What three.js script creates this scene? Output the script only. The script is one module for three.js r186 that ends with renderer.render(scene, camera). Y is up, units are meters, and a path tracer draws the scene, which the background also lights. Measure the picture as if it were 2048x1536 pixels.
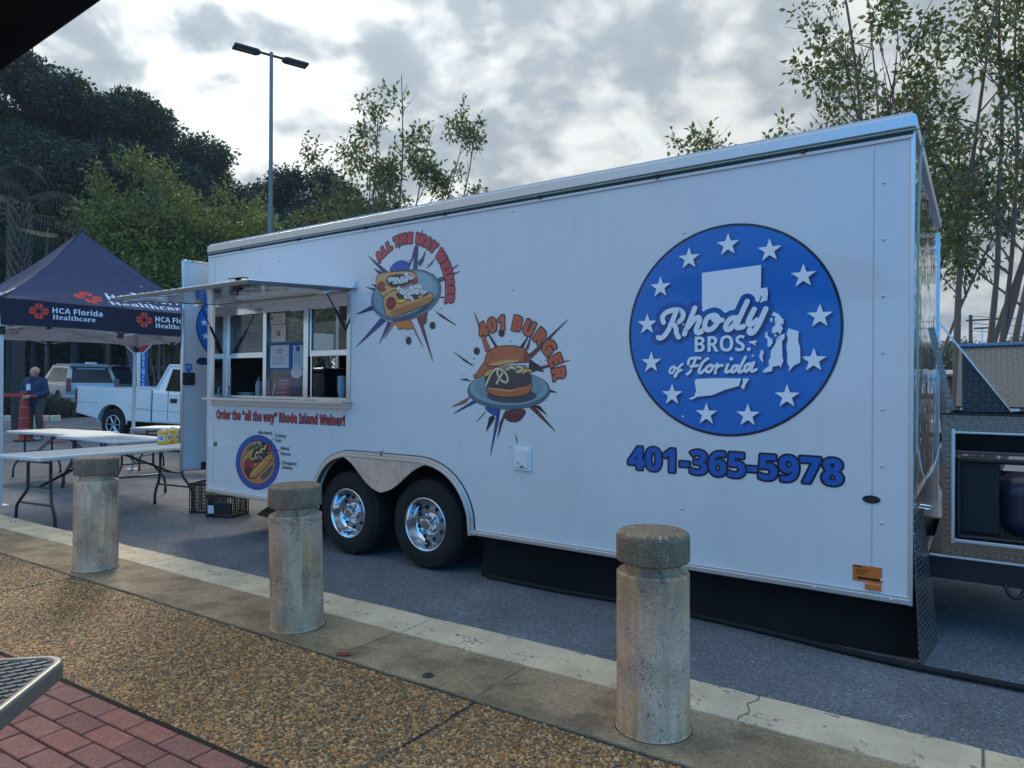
import * as THREE from 'three';
import { RoundedBoxGeometry } from 'three/addons/geometries/RoundedBoxGeometry.js';
import { mergeGeometries, toCreasedNormals } from 'three/addons/utils/BufferGeometryUtils.js';

// ---------------------------------------------------------------- camera
const scene = new THREE.Scene();
const FOCAL = 1374, EYE = new THREE.Vector3(6.3989, 1.3799, 3.9665);
const camera = new THREE.PerspectiveCamera(2 * Math.atan(768 / FOCAL) * 180 / Math.PI, 4 / 3, 0.05, 2000);
camera.position.copy(EYE);
camera.rotation.set(0.0103, 0.5986, 0.0013, 'YXZ');
camera.updateMatrixWorld(true);

// ---------------------------------------------------------------- renderer, sky, sun
const renderer = new THREE.WebGLRenderer({ antialias: true });
renderer.toneMapping = THREE.LinearToneMapping;
renderer.toneMappingExposure = 1.24;
renderer.shadowMap.enabled = true;

const SUN = new THREE.Vector3(-0.845, 0.62, -0.50).normalize();

function mulberry(a) { return () => { a |= 0; a = a + 0x6D2B79F5 | 0; let t = Math.imul(a ^ a >>> 15, 1 | a); t = t + Math.imul(t ^ t >>> 7, 61 | t) ^ t; return ((t ^ t >>> 14) >>> 0) / 4294967296; }; }
const rnd = mulberry(401);
const rr = (a, b) => a + (b - a) * rnd();
const pick = (l) => l[Math.floor(rnd() * l.length)];
const clamp = (x, a = 0, b = 1) => Math.min(b, Math.max(a, x));
const mixn = (a, b, t) => a + (b - a) * t;
const sstep = (a, b, x) => { const t = clamp((x - a) / (b - a)); return t * t * (3 - 2 * t); };
const HASH = new Float32Array(65536); { const h = mulberry(77); for (let i = 0; i < 65536; i++) HASH[i] = h(); }
// value noise on a lattice; period p wraps it so that textures tile
function vnoise(x, y, p = 0, s = 0) {
  let xi = Math.floor(x), yi = Math.floor(y); const fx = x - xi, fy = y - yi;
  let x1 = xi + 1, y1 = yi + 1;
  if (p) { xi = ((xi % p) + p) % p; x1 = ((x1 % p) + p) % p; yi = ((yi % p) + p) % p; y1 = ((y1 % p) + p) % p; }
  const H = (a, b) => HASH[(Math.imul(a, 73) + Math.imul(b, 6151) + s * 1009) & 65535];
  const u = fx * fx * (3 - 2 * fx), v = fy * fy * (3 - 2 * fy);
  return mixn(mixn(H(xi, yi), H(x1, yi), u), mixn(H(xi, y1), H(x1, y1), u), v);
}
function fbm(x, y, oct, p = 0, s = 0) { let a = 0.5, t = 0, n = 0; for (let i = 0; i < oct; i++) { t += a * vnoise(x, y, p, s + i); n += a; x *= 2; y *= 2; p *= 2; a *= 0.5; } return t / n; }

function makeSky() {
  const W = 4096, H = 2048, data = new Float32Array(W * H * 4);
  for (let j = 0; j < H; j++) {
    const el = ((j + 0.5) / H - 0.5) * Math.PI, y = Math.sin(el), c = Math.cos(el);
    for (let i = 0; i < W; i++) {
      const k = (j * W + i) * 4; data[k + 3] = 1;
      if (y < -0.02) { data[k] = 0.16; data[k + 1] = 0.165; data[k + 2] = 0.17; continue; }
      const az = ((i + 0.5) / W - 0.5) * 2 * Math.PI, dx = Math.cos(az) * c, dz = Math.sin(az) * c;
      const cs = dx * SUN.x + y * SUN.y + dz * SUN.z, glow = Math.pow(clamp(cs * 0.5 + 0.5), 9), core = Math.pow(clamp(cs), 40);
      const yy = Math.max(y, 0);
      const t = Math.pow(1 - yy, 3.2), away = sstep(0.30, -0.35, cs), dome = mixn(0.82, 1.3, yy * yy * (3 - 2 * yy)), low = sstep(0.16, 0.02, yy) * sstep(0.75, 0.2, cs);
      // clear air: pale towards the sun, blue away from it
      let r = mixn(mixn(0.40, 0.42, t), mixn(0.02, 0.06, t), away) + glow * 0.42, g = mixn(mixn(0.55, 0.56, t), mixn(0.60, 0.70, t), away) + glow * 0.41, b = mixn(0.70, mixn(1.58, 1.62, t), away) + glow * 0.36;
      // one deck of thin broken stratocumulus, seen in perspective: bright where thin, grey where deep
      const q = 1 / (yy + 0.30), px = dx * q * 1.5 + 7.3, pz = dz * q * 1.5 + 3.1;
      const wx = fbm(px * 2.2 + 11, pz * 2.2, 3, 0, 40) - 0.5, wz = fbm(px * 2.2, pz * 2.2 + 19, 3, 0, 50) - 0.5;
      const n = fbm(px * 7.5 + wx * 1.1, pz * 7.5 + wz * 1.1, 6, 0, 3), n2 = fbm(px * 2 + wx * 0.7 + 31, pz * 2 + 8, 4, 0, 21), m = n * 0.70 + n2 * 0.30;
      const den = (1 - 0.85 * away) * (1 - 0.55 * low) * sstep(0.14 + 0.2 * away, 0.34 + 0.2 * away, m) * sstep(-0.02, 0.04, y), k3 = 0.35 * sstep(0.30, 0.46, m) + 0.65 * sstep(0.40, 0.60, m) * (0.80 + 0.20 * sstep(0.5, 0.7, m));
      const lit = 0.63 + glow * 0.36 + core * 0.4, dk = 0.355 + glow * 0.11;
      const cr = mixn(lit * 0.97, dk * 0.86, k3), cg = mixn(lit, dk, k3), cb = mixn(lit * 0.99, dk * 1.13, k3);
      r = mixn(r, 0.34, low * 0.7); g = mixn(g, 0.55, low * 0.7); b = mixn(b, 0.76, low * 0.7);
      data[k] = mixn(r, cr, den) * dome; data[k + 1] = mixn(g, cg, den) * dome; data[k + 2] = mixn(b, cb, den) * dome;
    }
  }
  const tx = new THREE.DataTexture(data, W, H, THREE.RGBAFormat, THREE.FloatType);
  tx.mapping = THREE.EquirectangularReflectionMapping; tx.magFilter = THREE.LinearFilter; tx.minFilter = THREE.LinearFilter; tx.needsUpdate = true;
  return tx;
}
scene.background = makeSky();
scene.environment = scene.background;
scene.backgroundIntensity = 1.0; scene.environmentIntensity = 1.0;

const sun = new THREE.DirectionalLight(new THREE.Color(1.0, 0.93, 0.82), 1.5);
sun.position.copy(SUN).multiplyScalar(60); sun.castShadow = true; sun.shadow.radius = 20;
Object.assign(sun.shadow.camera, { left: -35, right: 20, top: 25, bottom: -25, near: 1, far: 150 });
sun.shadow.mapSize.set(2048, 2048);
scene.add(sun);
scene.fog = new THREE.FogExp2(new THREE.Color(0.62, 0.70, 0.78), 0.0008);

// ---------------------------------------------------------------- measuring helpers
const RIGHT = new THREE.Vector3(), UPV = new THREE.Vector3(), BACK = new THREE.Vector3(); camera.matrixWorld.extractBasis(RIGHT, UPV, BACK);
const V = (x, y, z) => new THREE.Vector3(x, y, z);
const ray = (u, v) => RIGHT.clone().multiplyScalar((u - 1024) / FOCAL).addScaledVector(UPV, (768 - v) / FOCAL).sub(BACK);
const at = (u, v, Z) => EYE.clone().addScaledVector(ray(u, v), Z);                       // a point a known depth away
const rise = (x) => { const s = Math.max(0, -x - 5); return 0.036 * s * s / (s + 3) * (s < 60 ? 1 : 60 / s); };  // the car park climbs gently beyond the tent
const onRise = (p) => V(p.x, rise(p.x), p.z);
const TILT = -0.0094, PIV = [2.6, 0.3];                                                    // the trailer stands slightly nose down
function wall(u, v, z = 0) {                                                               // (x, y) in the trailer's own axes on the plane z
  const d = ray(u, v), t = (z - EYE.z) / d.z, x = EYE.x + t * d.x - PIV[0], y = EYE.y + t * d.y - PIV[1], c = Math.cos(-TILT), s = Math.sin(-TILT);
  return [PIV[0] + x * c - y * s, PIV[1] + x * s + y * c];
}

// ---------------------------------------------------------------- naming, parts
const used = {};
function numbered(n) { const k = used[n] = (used[n] ?? -1) + 1; return k ? n + '_' + String(k).padStart(3, '0') : n; }
function tag(o, label, category, group, kind) { if (label) o.userData.label = label; if (category) o.userData.category = category; if (group) o.userData.group = group; if (kind) o.userData.kind = kind; return o; }
function thing(name, label, category, pos = [0, 0, 0], turn = 0, group) {
  const o = new THREE.Group(); o.name = numbered(name); scene.add(o); o.position.set(...(pos.isVector3 ? pos.toArray() : pos)); o.rotation.y = turn;
  return tag(o, label, category, group);
}
function join(list) {
  const gs = (Array.isArray(list) ? list : [list]).map((g) => {
    const q = g.index ? g.toNonIndexed() : g.clone();
    for (const k of Object.keys(q.attributes)) if (!['position', 'normal', 'uv'].includes(k)) q.deleteAttribute(k);
    if (!q.attributes.normal) q.computeVertexNormals();
    if (!q.attributes.uv) q.setAttribute('uv', new THREE.BufferAttribute(new Float32Array(q.attributes.position.count * 2), 2));
    q.morphAttributes = {};
    return q;
  });
  return gs.length === 1 ? gs[0] : mergeGeometries(gs, false);
}
function metric(g, k = 1) {                                                                // uv in metres by the dominant axis of every triangle
  if (g.index) g = g.toNonIndexed();
  const p = g.attributes.position, uv = new Float32Array(p.count * 2), a = V(), b = V(), c = V();
  for (let i = 0; i < p.count; i += 3) {
    a.fromBufferAttribute(p, i); b.fromBufferAttribute(p, i + 1); c.fromBufferAttribute(p, i + 2);
    const n = b.clone().sub(a).cross(c.clone().sub(a)), ax = Math.abs(n.x), ay = Math.abs(n.y), az = Math.abs(n.z);
    [a, b, c].forEach((q, j) => { const w = ay >= ax && ay >= az ? [q.x, q.z] : ax >= az ? [q.z, q.y] : [q.x, q.y]; uv[(i + j) * 2] = w[0] * k; uv[(i + j) * 2 + 1] = w[1] * k; });
  }
  g.setAttribute('uv', new THREE.BufferAttribute(uv, 2)); return g;
}
function part(name, geo, mat, parent, label, uvm) {
  let g = join(geo); if (uvm) g = metric(g, uvm === true ? 1 : uvm);
  const m = new THREE.Mesh(g, mat); m.name = parent === scene ? numbered(name) : name; m.castShadow = m.receiveShadow = true; parent.add(m);
  if (label) m.userData.label = label; return m;
}
function box(w, h, d, x = 0, y = 0, z = 0, rx = 0, ry = 0, rz = 0) { const g = new THREE.BoxGeometry(w, h, d); place(g, x, y, z, rx, ry, rz); return g; }
function rbox(w, h, d, r, x = 0, y = 0, z = 0, rx = 0, ry = 0, rz = 0, s = 2) { const g = new RoundedBoxGeometry(w, h, d, s, Math.min(r, w / 2.01, h / 2.01, d / 2.01)); place(g, x, y, z, rx, ry, rz); return g; }
function place(g, x, y, z, rx = 0, ry = 0, rz = 0) { g.applyMatrix4(new THREE.Matrix4().compose(V(x, y, z), new THREE.Quaternion().setFromEuler(new THREE.Euler(rx, ry, rz)), V(1, 1, 1))); return g; }
function rod(a, b, r0, r1 = r0, seg = 8) {
  a = a.isVector3 ? a : V(...a); b = b.isVector3 ? b : V(...b);
  const d = b.clone().sub(a), g = new THREE.CylinderGeometry(r1, r0, d.length(), seg, 1);
  g.applyMatrix4(new THREE.Matrix4().compose(a.clone().add(b).multiplyScalar(0.5), new THREE.Quaternion().setFromUnitVectors(V(0, 1, 0), d.normalize()), V(1, 1, 1))); return g;
}
function beam(a, b, w, h) {                                                                // square bar between two points
  a = a.isVector3 ? a : V(...a); b = b.isVector3 ? b : V(...b);
  const d = b.clone().sub(a), g = new THREE.BoxGeometry(w, d.length(), h);
  g.applyMatrix4(new THREE.Matrix4().compose(a.clone().add(b).multiplyScalar(0.5), new THREE.Quaternion().setFromUnitVectors(V(0, 1, 0), d.normalize()), V(1, 1, 1))); return g;
}
function tube(pts, r, seg = 8, n = 0, tension = 0.5) { const c = new THREE.CatmullRomCurve3(pts.map((p) => p.isVector3 ? p : V(...p)), false, 'catmullrom', tension); return new THREE.TubeGeometry(c, n || pts.length * 5, r, seg, false); }
function lathe(prof, seg = 32) { return new THREE.LatheGeometry(prof.map((p) => new THREE.Vector2(p[0], p[1])), seg); }
function poly(pts) { const s = new THREE.Shape(); pts.forEach((p, i) => i ? s.lineTo(p[0], p[1]) : s.moveTo(p[0], p[1])); s.closePath(); return s; }
function slab(shape, depth, bevel = 0, seg = 12) { const g = new THREE.ExtrudeGeometry(shape, { depth: depth - 2 * bevel, bevelEnabled: bevel > 0, bevelSize: bevel, bevelThickness: bevel, bevelOffset: -bevel, bevelSegments: 2, curveSegments: seg }); g.translate(0, 0, bevel); return g; }
function quad(a, b, c, d) {                                                                // a..d counter-clockwise
  const g = new THREE.BufferGeometry(), l = [a, b, c, a, c, d].map((p) => p.isVector3 ? p.toArray() : p).flat();
  g.setAttribute('position', new THREE.Float32BufferAttribute(l, 3)); g.setAttribute('uv', new THREE.Float32BufferAttribute([0, 0, 1, 0, 1, 1, 0, 0, 1, 1, 0, 1], 2)); g.computeVertexNormals(); return g;
}
function thick(a, b, c, d, t) {                                                            // a quad with thickness t behind it
  const P = [a, b, c, d].map((p) => p.isVector3 ? p : V(...p)), n = P[1].clone().sub(P[0]).cross(P[3].clone().sub(P[0])).normalize().multiplyScalar(-t), Q = P.map((p) => p.clone().add(n));
  return join([quad(...P), quad(Q[3], Q[2], Q[1], Q[0]), quad(P[0], Q[0], Q[1], P[1]), quad(P[1], Q[1], Q[2], P[2]), quad(P[2], Q[2], Q[3], P[3]), quad(P[3], Q[3], Q[0], P[0])]);
}

// ---------------------------------------------------------------- textures and materials
function dataTex(n, fn, srgb = true) {
  const d = new Uint8Array(n * n * 4);
  for (let y = 0; y < n; y++) for (let x = 0; x < n; x++) { const c = fn(x / n, y / n), k = (y * n + x) * 4; for (let j = 0; j < 3; j++) { const l = clamp(Array.isArray(c) ? c[j] : c); d[k + j] = 255 * (srgb ? (l <= 0.0031308 ? 12.92 * l : 1.055 * Math.pow(l, 1 / 2.4) - 0.055) : l); } d[k + 3] = 255; }
  const t = new THREE.DataTexture(d, n, n, THREE.RGBAFormat); t.wrapS = t.wrapT = THREE.RepeatWrapping; t.magFilter = THREE.LinearFilter; t.minFilter = THREE.LinearMipmapLinearFilter; t.generateMipmaps = true;
  if (srgb) t.colorSpace = THREE.SRGBColorSpace; t.needsUpdate = true; return t;
}
const rep = (t, k) => { const c = t.clone(); c.repeat.set(k, k); c.needsUpdate = true; return c; };
const std = (c, rough = 0.6, metal = 0, extra = {}) => new THREE.MeshStandardMaterial({ color: new THREE.Color().setRGB(...(Array.isArray(c) ? c : [c, c, c])), roughness: rough, metalness: metal, ...extra });
const phys = (c, rough = 0.4, extra = {}) => new THREE.MeshPhysicalMaterial({ color: new THREE.Color().setRGB(...(Array.isArray(c) ? c : [c, c, c])), roughness: rough, ...extra });
const tint = (c, k) => c.map((x) => x * k);

const grain = dataTex(256, (x, y) => 0.5 + 0.5 * (fbm(x * 32, y * 32, 3, 32, 2) - 0.5) + 0.25 * (vnoise(x * 128, y * 128, 128, 9) - 0.5), false);
const asphaltTex = dataTex(1024, (x, y) => { const f = vnoise(x * 512, y * 512, 512, 3), m = vnoise(x * 256, y * 256, 256, 4), l = fbm(x * 6, y * 6, 5, 6, 8); const v = 0.215 * (0.62 + 0.75 * l) * (0.42 + 0.5 * f + 0.62 * m * m) + (m > 0.9 && f > 0.4 ? 0.08 : 0); return [v * 0.98, v, v * 1.06]; });
const asphaltBump = dataTex(1024, (x, y) => 0.5 * vnoise(x * 512, y * 512, 512, 3) + 0.35 * vnoise(x * 256, y * 256, 256, 4) + 0.15 * fbm(x * 32, y * 32, 2, 32, 5), false);
const concreteTex = dataTex(1024, (x, y) => { const l = fbm(x * 5, y * 5, 6, 5, 12), s = fbm(x * 14, y * 3, 4, 0, 0) * 0; const f = vnoise(x * 400, y * 400, 400, 6), w = sstep(0.45, 0.7, fbm(x * 9, y * 9, 4, 9, 31)); let v = 0.30 * (0.5 + 0.9 * l) * (0.75 + 0.5 * f) * (0.8 + 0.4 * vnoise(x * 130, y * 130, 130, 16)) * (1 - 0.32 * w) + s; if (vnoise(x * 256, y * 256, 256, 15) > 0.93) v *= 1.5; return [v * 1.42, v * 0.99, v * 0.56]; });
const concreteBump = dataTex(512, (x, y) => 0.6 * vnoise(x * 200, y * 200, 200, 6) + 0.4 * fbm(x * 24, y * 24, 3, 24, 7), false);
const bollardTex = dataTex(1024, (x, y) => { const l = fbm(x * 4, y * 4, 5, 4, 61), f = vnoise(x * 300, y * 300, 300, 62), st = fbm(x * 24, y * 2, 4, 0, 63), pit = vnoise(x * 150, y * 110, 0, 64) * (0.6 + 0.6 * vnoise(x * 14, y * 14, 14, 66)); let v = 0.44 * (0.42 + 0.95 * l) * (0.82 + 0.36 * f) * (0.86 + 0.28 * vnoise(x * 110, y * 110, 110, 69)) * (0.72 + 0.5 * st); if (pit > 0.82) v *= 0.5; const o = sstep(0.55, 0.75, fbm(x * 3, y * 3, 3, 3, 68)) * 0.16; return [v * (1.6 + o), v * 1.04, v * (0.66 - o)]; });
const bollardBump = dataTex(1024, (x, y) => { const pit = vnoise(x * 150, y * 110, 0, 64) * (0.6 + 0.6 * vnoise(x * 14, y * 14, 14, 66)); return (pit > 0.82 ? 0.2 : 0.75) + 0.2 * vnoise(x * 300, y * 300, 300, 62) ; }, false);
const stippleTex = dataTex(512, (x, y) => { const f = vnoise(x * 150, y * 150, 150, 71), l = fbm(x * 6, y * 6, 4, 6, 72), v = 0.20 * (0.55 + 0.9 * f) * (0.6 + 0.8 * l); return f > 0.86 ? [0.6, 0.5, 0.34] : [v * 1.45, v * 1.05, v * 0.64]; });
const stippleBump = dataTex(512, (x, y) => vnoise(x * 150, y * 150, 150, 71), false);
const kerbTex = dataTex(1024, (x, y) => { const l = fbm(x * 8, y * 8, 5, 8, 81), chip = 0.6 * fbm(x * 60, y * 60, 4, 60, 82) + 0.4 * fbm(x * 12, y * 12, 3, 12, 85), f = vnoise(x * 350, y * 350, 350, 83); let c = [0.80, 0.62, 0.40].map((q) => q * (0.66 + 0.5 * l) * (0.90 + 0.2 * f)); const k = 0.75 * sstep(0.64, 0.72, chip + 0.16 * (l - 0.5)); const g = 0.17 * (0.7 + 0.5 * f); c = c.map((q, j) => mixn(q, g * [1.05, 0.98, 0.85][j], k)); const d = sstep(0.6, 0.78, fbm(x * 3, y * 3, 4, 3, 84)); return c.map((q, j) => q * (1 - d * [0.25, 0.32, 0.45][j])); });
const brickTex = dataTex(512, (x, y) => { const f = vnoise(x * 200, y * 200, 200, 91), l = fbm(x * 10, y * 10, 4, 10, 92), v = 0.6 + 0.5 * l + 0.35 * (f - 0.5); return f > 0.90 ? [0.75, 0.52, 0.40] : [0.36 * v, 0.145 * v, 0.115 * v]; });
// raised tread of checker plate: lozenges in two directions
function treadH(x, y) {
  const cell = (px, py, dir) => { const fx = px - Math.floor(px) - 0.5, fy = py - Math.floor(py) - 0.5, a = (fx + dir * fy) * 0.7071, b = (fx - dir * fy) * 0.7071, d = (a / 0.44) ** 2 + (b / 0.13) ** 2; return d < 1 ? Math.sqrt(1 - d) : 0; };
  const i = Math.floor(x) + Math.floor(y); return cell(x, y, i & 1 ? 1 : -1);
}
const treadBump = dataTex(512, (x, y) => treadH(x * 8, y * 8), false);
const treadCol = dataTex(512, (x, y) => 0.40 + 0.6 * treadH(x * 8, y * 8));
const waveBump = dataTex(512, (x, y) => fbm(x * 4, y * 4, 4, 4, 101), false);
const brushTex = dataTex(512, (x, y) => 0.5 + 0.35 * (vnoise(x * 256, y * 6, 0, 7) - 0.5) + 0.3 * (fbm(x * 8, y * 8, 3, 8, 17) - 0.5), false);
const clothTex = dataTex(512, (x, y) => 0.5 + 0.3 * (fbm(x * 8, y * 8, 4, 8, 111) - 0.5) + 0.3 * (((Math.floor(x * 256) + Math.floor(y * 256)) & 1) - 0.5), false);

const grimeTex = dataTex(1024, (x, y) => { const st = fbm(x * 60, y * 4, 4, 0, 121), l = fbm(x * 5, y * 5, 5, 5, 122), sp = vnoise(x * 260, y * 260, 260, 123); const d = 0.05 * sstep(0.5, 0.8, st) * l + 0.05 * sstep(0.5, 0.8, l) + (sp > 0.965 ? 0.10 : 0); return [1 - d, 1 - d * 1.05, 1 - d * 1.2]; });
const M = {
  white: phys(0.75, 0.3, { map: rep(grimeTex, 0.3), clearcoat: 0.7, clearcoatRoughness: 0.06, roughnessMap: rep(waveBump, 0.5), bumpMap: rep(waveBump, 0.6), bumpScale: 0.004 }),
  whiteTrim: phys(0.72, 0.3, { clearcoat: 0.3 }),
  alu: std([0.78, 0.79, 0.80], 0.28, 1, { roughnessMap: brushTex }),
  aluTrim: std([0.74, 0.74, 0.74], 0.42, 1),
  polished: std([0.86, 0.87, 0.88], 0.045, 1, { bumpMap: rep(waveBump, 1.2), bumpScale: 0.012 }),
  brushed: std([0.62, 0.61, 0.59], 0.3, 1, { roughnessMap: brushTex }),
  chrome: std([0.88, 0.89, 0.9], 0.04, 1),
  tread: std([0.70, 0.64, 0.57], 0.22, 1, { map: rep(treadCol, 4.2), bumpMap: rep(treadBump, 4.2), bumpScale: 0.014 }),
  treadDull: std([0.46, 0.45, 0.44], 0.32, 1, { map: rep(treadCol, 4.2), bumpMap: rep(treadBump, 4.2), bumpScale: 0.02 }),
  black: std(0.012, 0.55), blackSteel: std(0.016, 0.4), rubber: std([0.009, 0.009, 0.0095], 0.8, 0, { bumpMap: grain, bumpScale: 0.001 }),
  skirt: std(0.006, 0.95), rimGrey: std([0.30, 0.315, 0.34], 0.38, 0.55), dark: std(0.006, 0.9),
  glass: phys([0.80, 0.86, 0.86], 0.02, { transmission: 1, thickness: 0, ior: 1.5 }),
  tintGlass: phys([0.10, 0.12, 0.12], 0.03, { transmission: 0, clearcoat: 1, clearcoatRoughness: 0.02 }),
  carGlass: phys([0.006, 0.008, 0.009], 0.08, { specularIntensity: 0.35 }),
  concrete: std(1, 0.88, 0, { map: rep(concreteTex, 0.8), bumpMap: rep(concreteBump, 2), bumpScale: 0.004 }),
  asphalt: std(1, 0.82, 0, { map: rep(asphaltTex, 0.42), bumpMap: rep(asphaltBump, 0.42), bumpScale: 0.014 }),
  bollard: std(1, 0.85, 0, { map: rep(bollardTex, 1.5), bumpMap: rep(bollardBump, 1.5), bumpScale: 0.004 }),
  stipple: std(1, 0.9, 0, { map: rep(stippleTex, 3), bumpMap: rep(stippleBump, 3), bumpScale: 0.006 }),
  kerb: std(1, 0.8, 0, { map: rep(kerbTex, 0.9), bumpMap: rep(concreteBump, 2), bumpScale: 0.004 }),
  joint: std([0.03, 0.028, 0.022], 0.95),
};
// ---------------------------------------------------------------- ground
const KERB_K = -0.0128, kz = (z0, x) => z0 + KERB_K * x;
{ // the road and car park: one sheet, flat near the camera, climbing gently to the left, out to the horizon
  const xs = [], zs = []; for (let x = -600; x < -40; x += 40) xs.push(x); for (let x = -40; x < -4; x += 1.5) xs.push(x); for (const x of [-4, 0, 8, 20, 60, 150, 300, 600]) xs.push(x);
  for (const z of [-600, -300, -150, -80, -40, -20, -10, 0, 10, 40, 100, 300, 600]) zs.push(z);
  const pos = [], uv = [], idx = [];
  zs.forEach((z) => xs.forEach((x) => { pos.push(x, rise(x), z); uv.push(x, z); }));
  for (let j = 0; j < zs.length - 1; j++) for (let i = 0; i < xs.length - 1; i++) { const a = j * xs.length + i; idx.push(a, a + xs.length, a + 1, a + 1, a + xs.length, a + xs.length + 1); }
  const g = new THREE.BufferGeometry(); g.setAttribute('position', new THREE.Float32BufferAttribute(pos, 3)); g.setAttribute('uv', new THREE.Float32BufferAttribute(uv, 2)); g.setIndex(idx); g.computeVertexNormals();
  tag(part('road', g, M.asphalt, scene), 'blue grey asphalt road and car park under the trailer', null, null, 'structure');
}
{ // worn white kerb, stone by stone
  const k = new THREE.Group(); k.name = 'kerb'; scene.add(k); tag(k, 'kerb with worn white paint between road and walkway', null, null, 'structure');
  const xs = [-14, -11.2, -8.6, -6.3, -3.8, -1.2, 1.37, 3.885, 6.4, 8.9, 11.4];
  for (let i = 0; i < xs.length - 1; i++) {
    const a = xs[i] + 0.004, b = xs[i + 1] - 0.004, n = Math.max(2, Math.round((b - a) / 0.035)), s = new THREE.Shape(); // road edge is ragged where asphalt laps the stone
    s.moveTo(a, -kz(1.362, a)); s.lineTo(b, -kz(1.362, b));
    for (let j = n; j >= 0; j--) { const x = a + (b - a) * j / n; s.lineTo(x, -(kz(1.088, x) + 0.022 * (fbm(x * 2.2, 0.3, 4, 0, 5) - 0.5) + (j % n ? 0.008 * (vnoise(x * 21, 2, 0, 7) - 0.5) : 0))); }
    const g = new THREE.ExtrudeGeometry(s, { depth: 0.26, bevelEnabled: true, bevelSize: 0.008, bevelThickness: 0.008, bevelOffset: -0.008, bevelSegments: 2 });
    g.rotateX(-Math.PI / 2); g.translate(0, -0.15, 0);
    part('kerb_stone', g, M.kerb, k, null, true);
  }
  // crack across the stone by the near bollard
  const c = []; for (let j = 0; j <= 22; j++) c.push([5.625 + 0.012 * Math.sin(j * 0.55) + 0.006 * HASH[j * 31] + 0.004 * (j % 2), 0.1193, 1.025 + j * 0.0119]);
  part('crack', tube(c, 0.0016, 4), M.joint, k);
}
{ // stained concrete strip with joints, then exposed aggregate panels, then brick
  const w = new THREE.Group(); w.name = 'sidewalk'; scene.add(w); tag(w, 'stained grey concrete walkway strip beside the white kerb', null, null, 'structure');
  const xs = [-14, -9, -4, 1.34, 3.865, 4.672, 7.2, 10, 14];
  for (let i = 0; i < xs.length - 1; i++) {
    const a = xs[i] + 0.003, b = xs[i + 1] - 0.003, s = poly([[a, -kz(1.775, a)], [b, -kz(1.775, b)], [b, -kz(1.372, b)], [a, -kz(1.372, a)]]);
    const g = new THREE.ExtrudeGeometry(s, { depth: 0.2, bevelEnabled: true, bevelSize: 0.006, bevelThickness: 0.006, bevelOffset: -0.006, bevelSegments: 2 }); g.rotateX(-Math.PI / 2); g.translate(0, -0.088 + 0.001 * (i % 2), 0);
    part('concrete_slab', g, M.concrete, w, null, true);
  }
  part('joint_bed', [box(30, 0.15, 0.7, 0, 0.032, 1.55)], M.joint, w);
  const ag = new THREE.Group(); ag.name = 'plaza'; scene.add(ag); tag(ag, 'tan exposed aggregate paving with pebbles between walkway and brick', null, null, 'structure');
  const aggTex = dataTex(512, (x, y) => { const f = vnoise(x * 110, y * 110, 110, 5), h = vnoise(x * 110 + 3, y * 110, 110, 6), l = fbm(x * 6, y * 6, 3, 6, 7), v = 0.10 * (0.5 + f) * (0.7 + 0.6 * l); return [v * (1.25 + 0.5 * h), v, v * (0.75 - 0.25 * h)]; });
  const aggM = std(1, 0.85, 0, { map: rep(aggTex, 1.0), bumpMap: rep(asphaltBump, 0.4), bumpScale: 0.02 });
  const px = [-14, -5.4, -2.03, 1.322, 4.69, 8.06, 12];
  for (let i = 0; i < px.length - 1; i++) { const a = px[i] + 0.006, b = px[i + 1] - 0.006; const s = poly([[a, -5.5], [b, -5.5], [b, -kz(1.79, b)], [a, -kz(1.79, a)]]); const g = new THREE.ExtrudeGeometry(s, { depth: 0.2, bevelEnabled: false }); g.rotateX(-Math.PI / 2); g.translate(0, -0.089, 0); part('aggregate_panel', g, aggM, ag, null, true); }
  // pebbles set in the cement, thousands of them
  const paverLine = (x) => 2.592 - 0.0447 * (x - 3.067);
  const base = [new THREE.IcosahedronGeometry(1, 1), new THREE.IcosahedronGeometry(1, 1), new THREE.IcosahedronGeometry(1, 1)];
  base.forEach((g, k) => { const p = g.attributes.position; for (let i = 0; i < p.count; i++) { const x = p.getX(i), y = p.getY(i), z = p.getZ(i), f = 0.86 + 0.32 * vnoise(x * 1.3 + 5 + k * 9, z * 1.3 + y * 1.7 + 9, 0, k); p.setXYZ(i, x * f, y * f, z * f); } g.computeVertexNormals(); });
  const cols = [[0.36, 0.21, 0.085], [0.36, 0.25, 0.13], [0.22, 0.14, 0.075], [0.42, 0.33, 0.21], [0.17, 0.125, 0.085], [0.27, 0.215, 0.15], [0.44, 0.24, 0.075], [0.13, 0.10, 0.07], [0.46, 0.37, 0.25]];
  const pm = std(1, 0.62), list = [[], [], []], m4 = new THREE.Matrix4(), q = new THREE.Quaternion();
  const step = 0.0112;
  for (let x = -3.6; x < 7.4; x += step) for (let z = 1.70; z < 3.2; z += step) {
    const X = x + rr(-0.5, 0.5) * step, Z = z + rr(-0.5, 0.5) * step;
    if (Z < kz(1.795, X) || Z > paverLine(X) - 0.018 || (X > 5.2 && Z > 2.62)) continue;
    if (X < 0 && rnd() > 0.45) continue;
    if (Math.abs(X - 4.69 + 0.012 * Math.sin(Z * 9)) < 0.012 || Math.abs(X - 1.322) < 0.011) continue;
    list[Math.floor(rnd() * 3)].push([X, Z]);
  }
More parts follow.
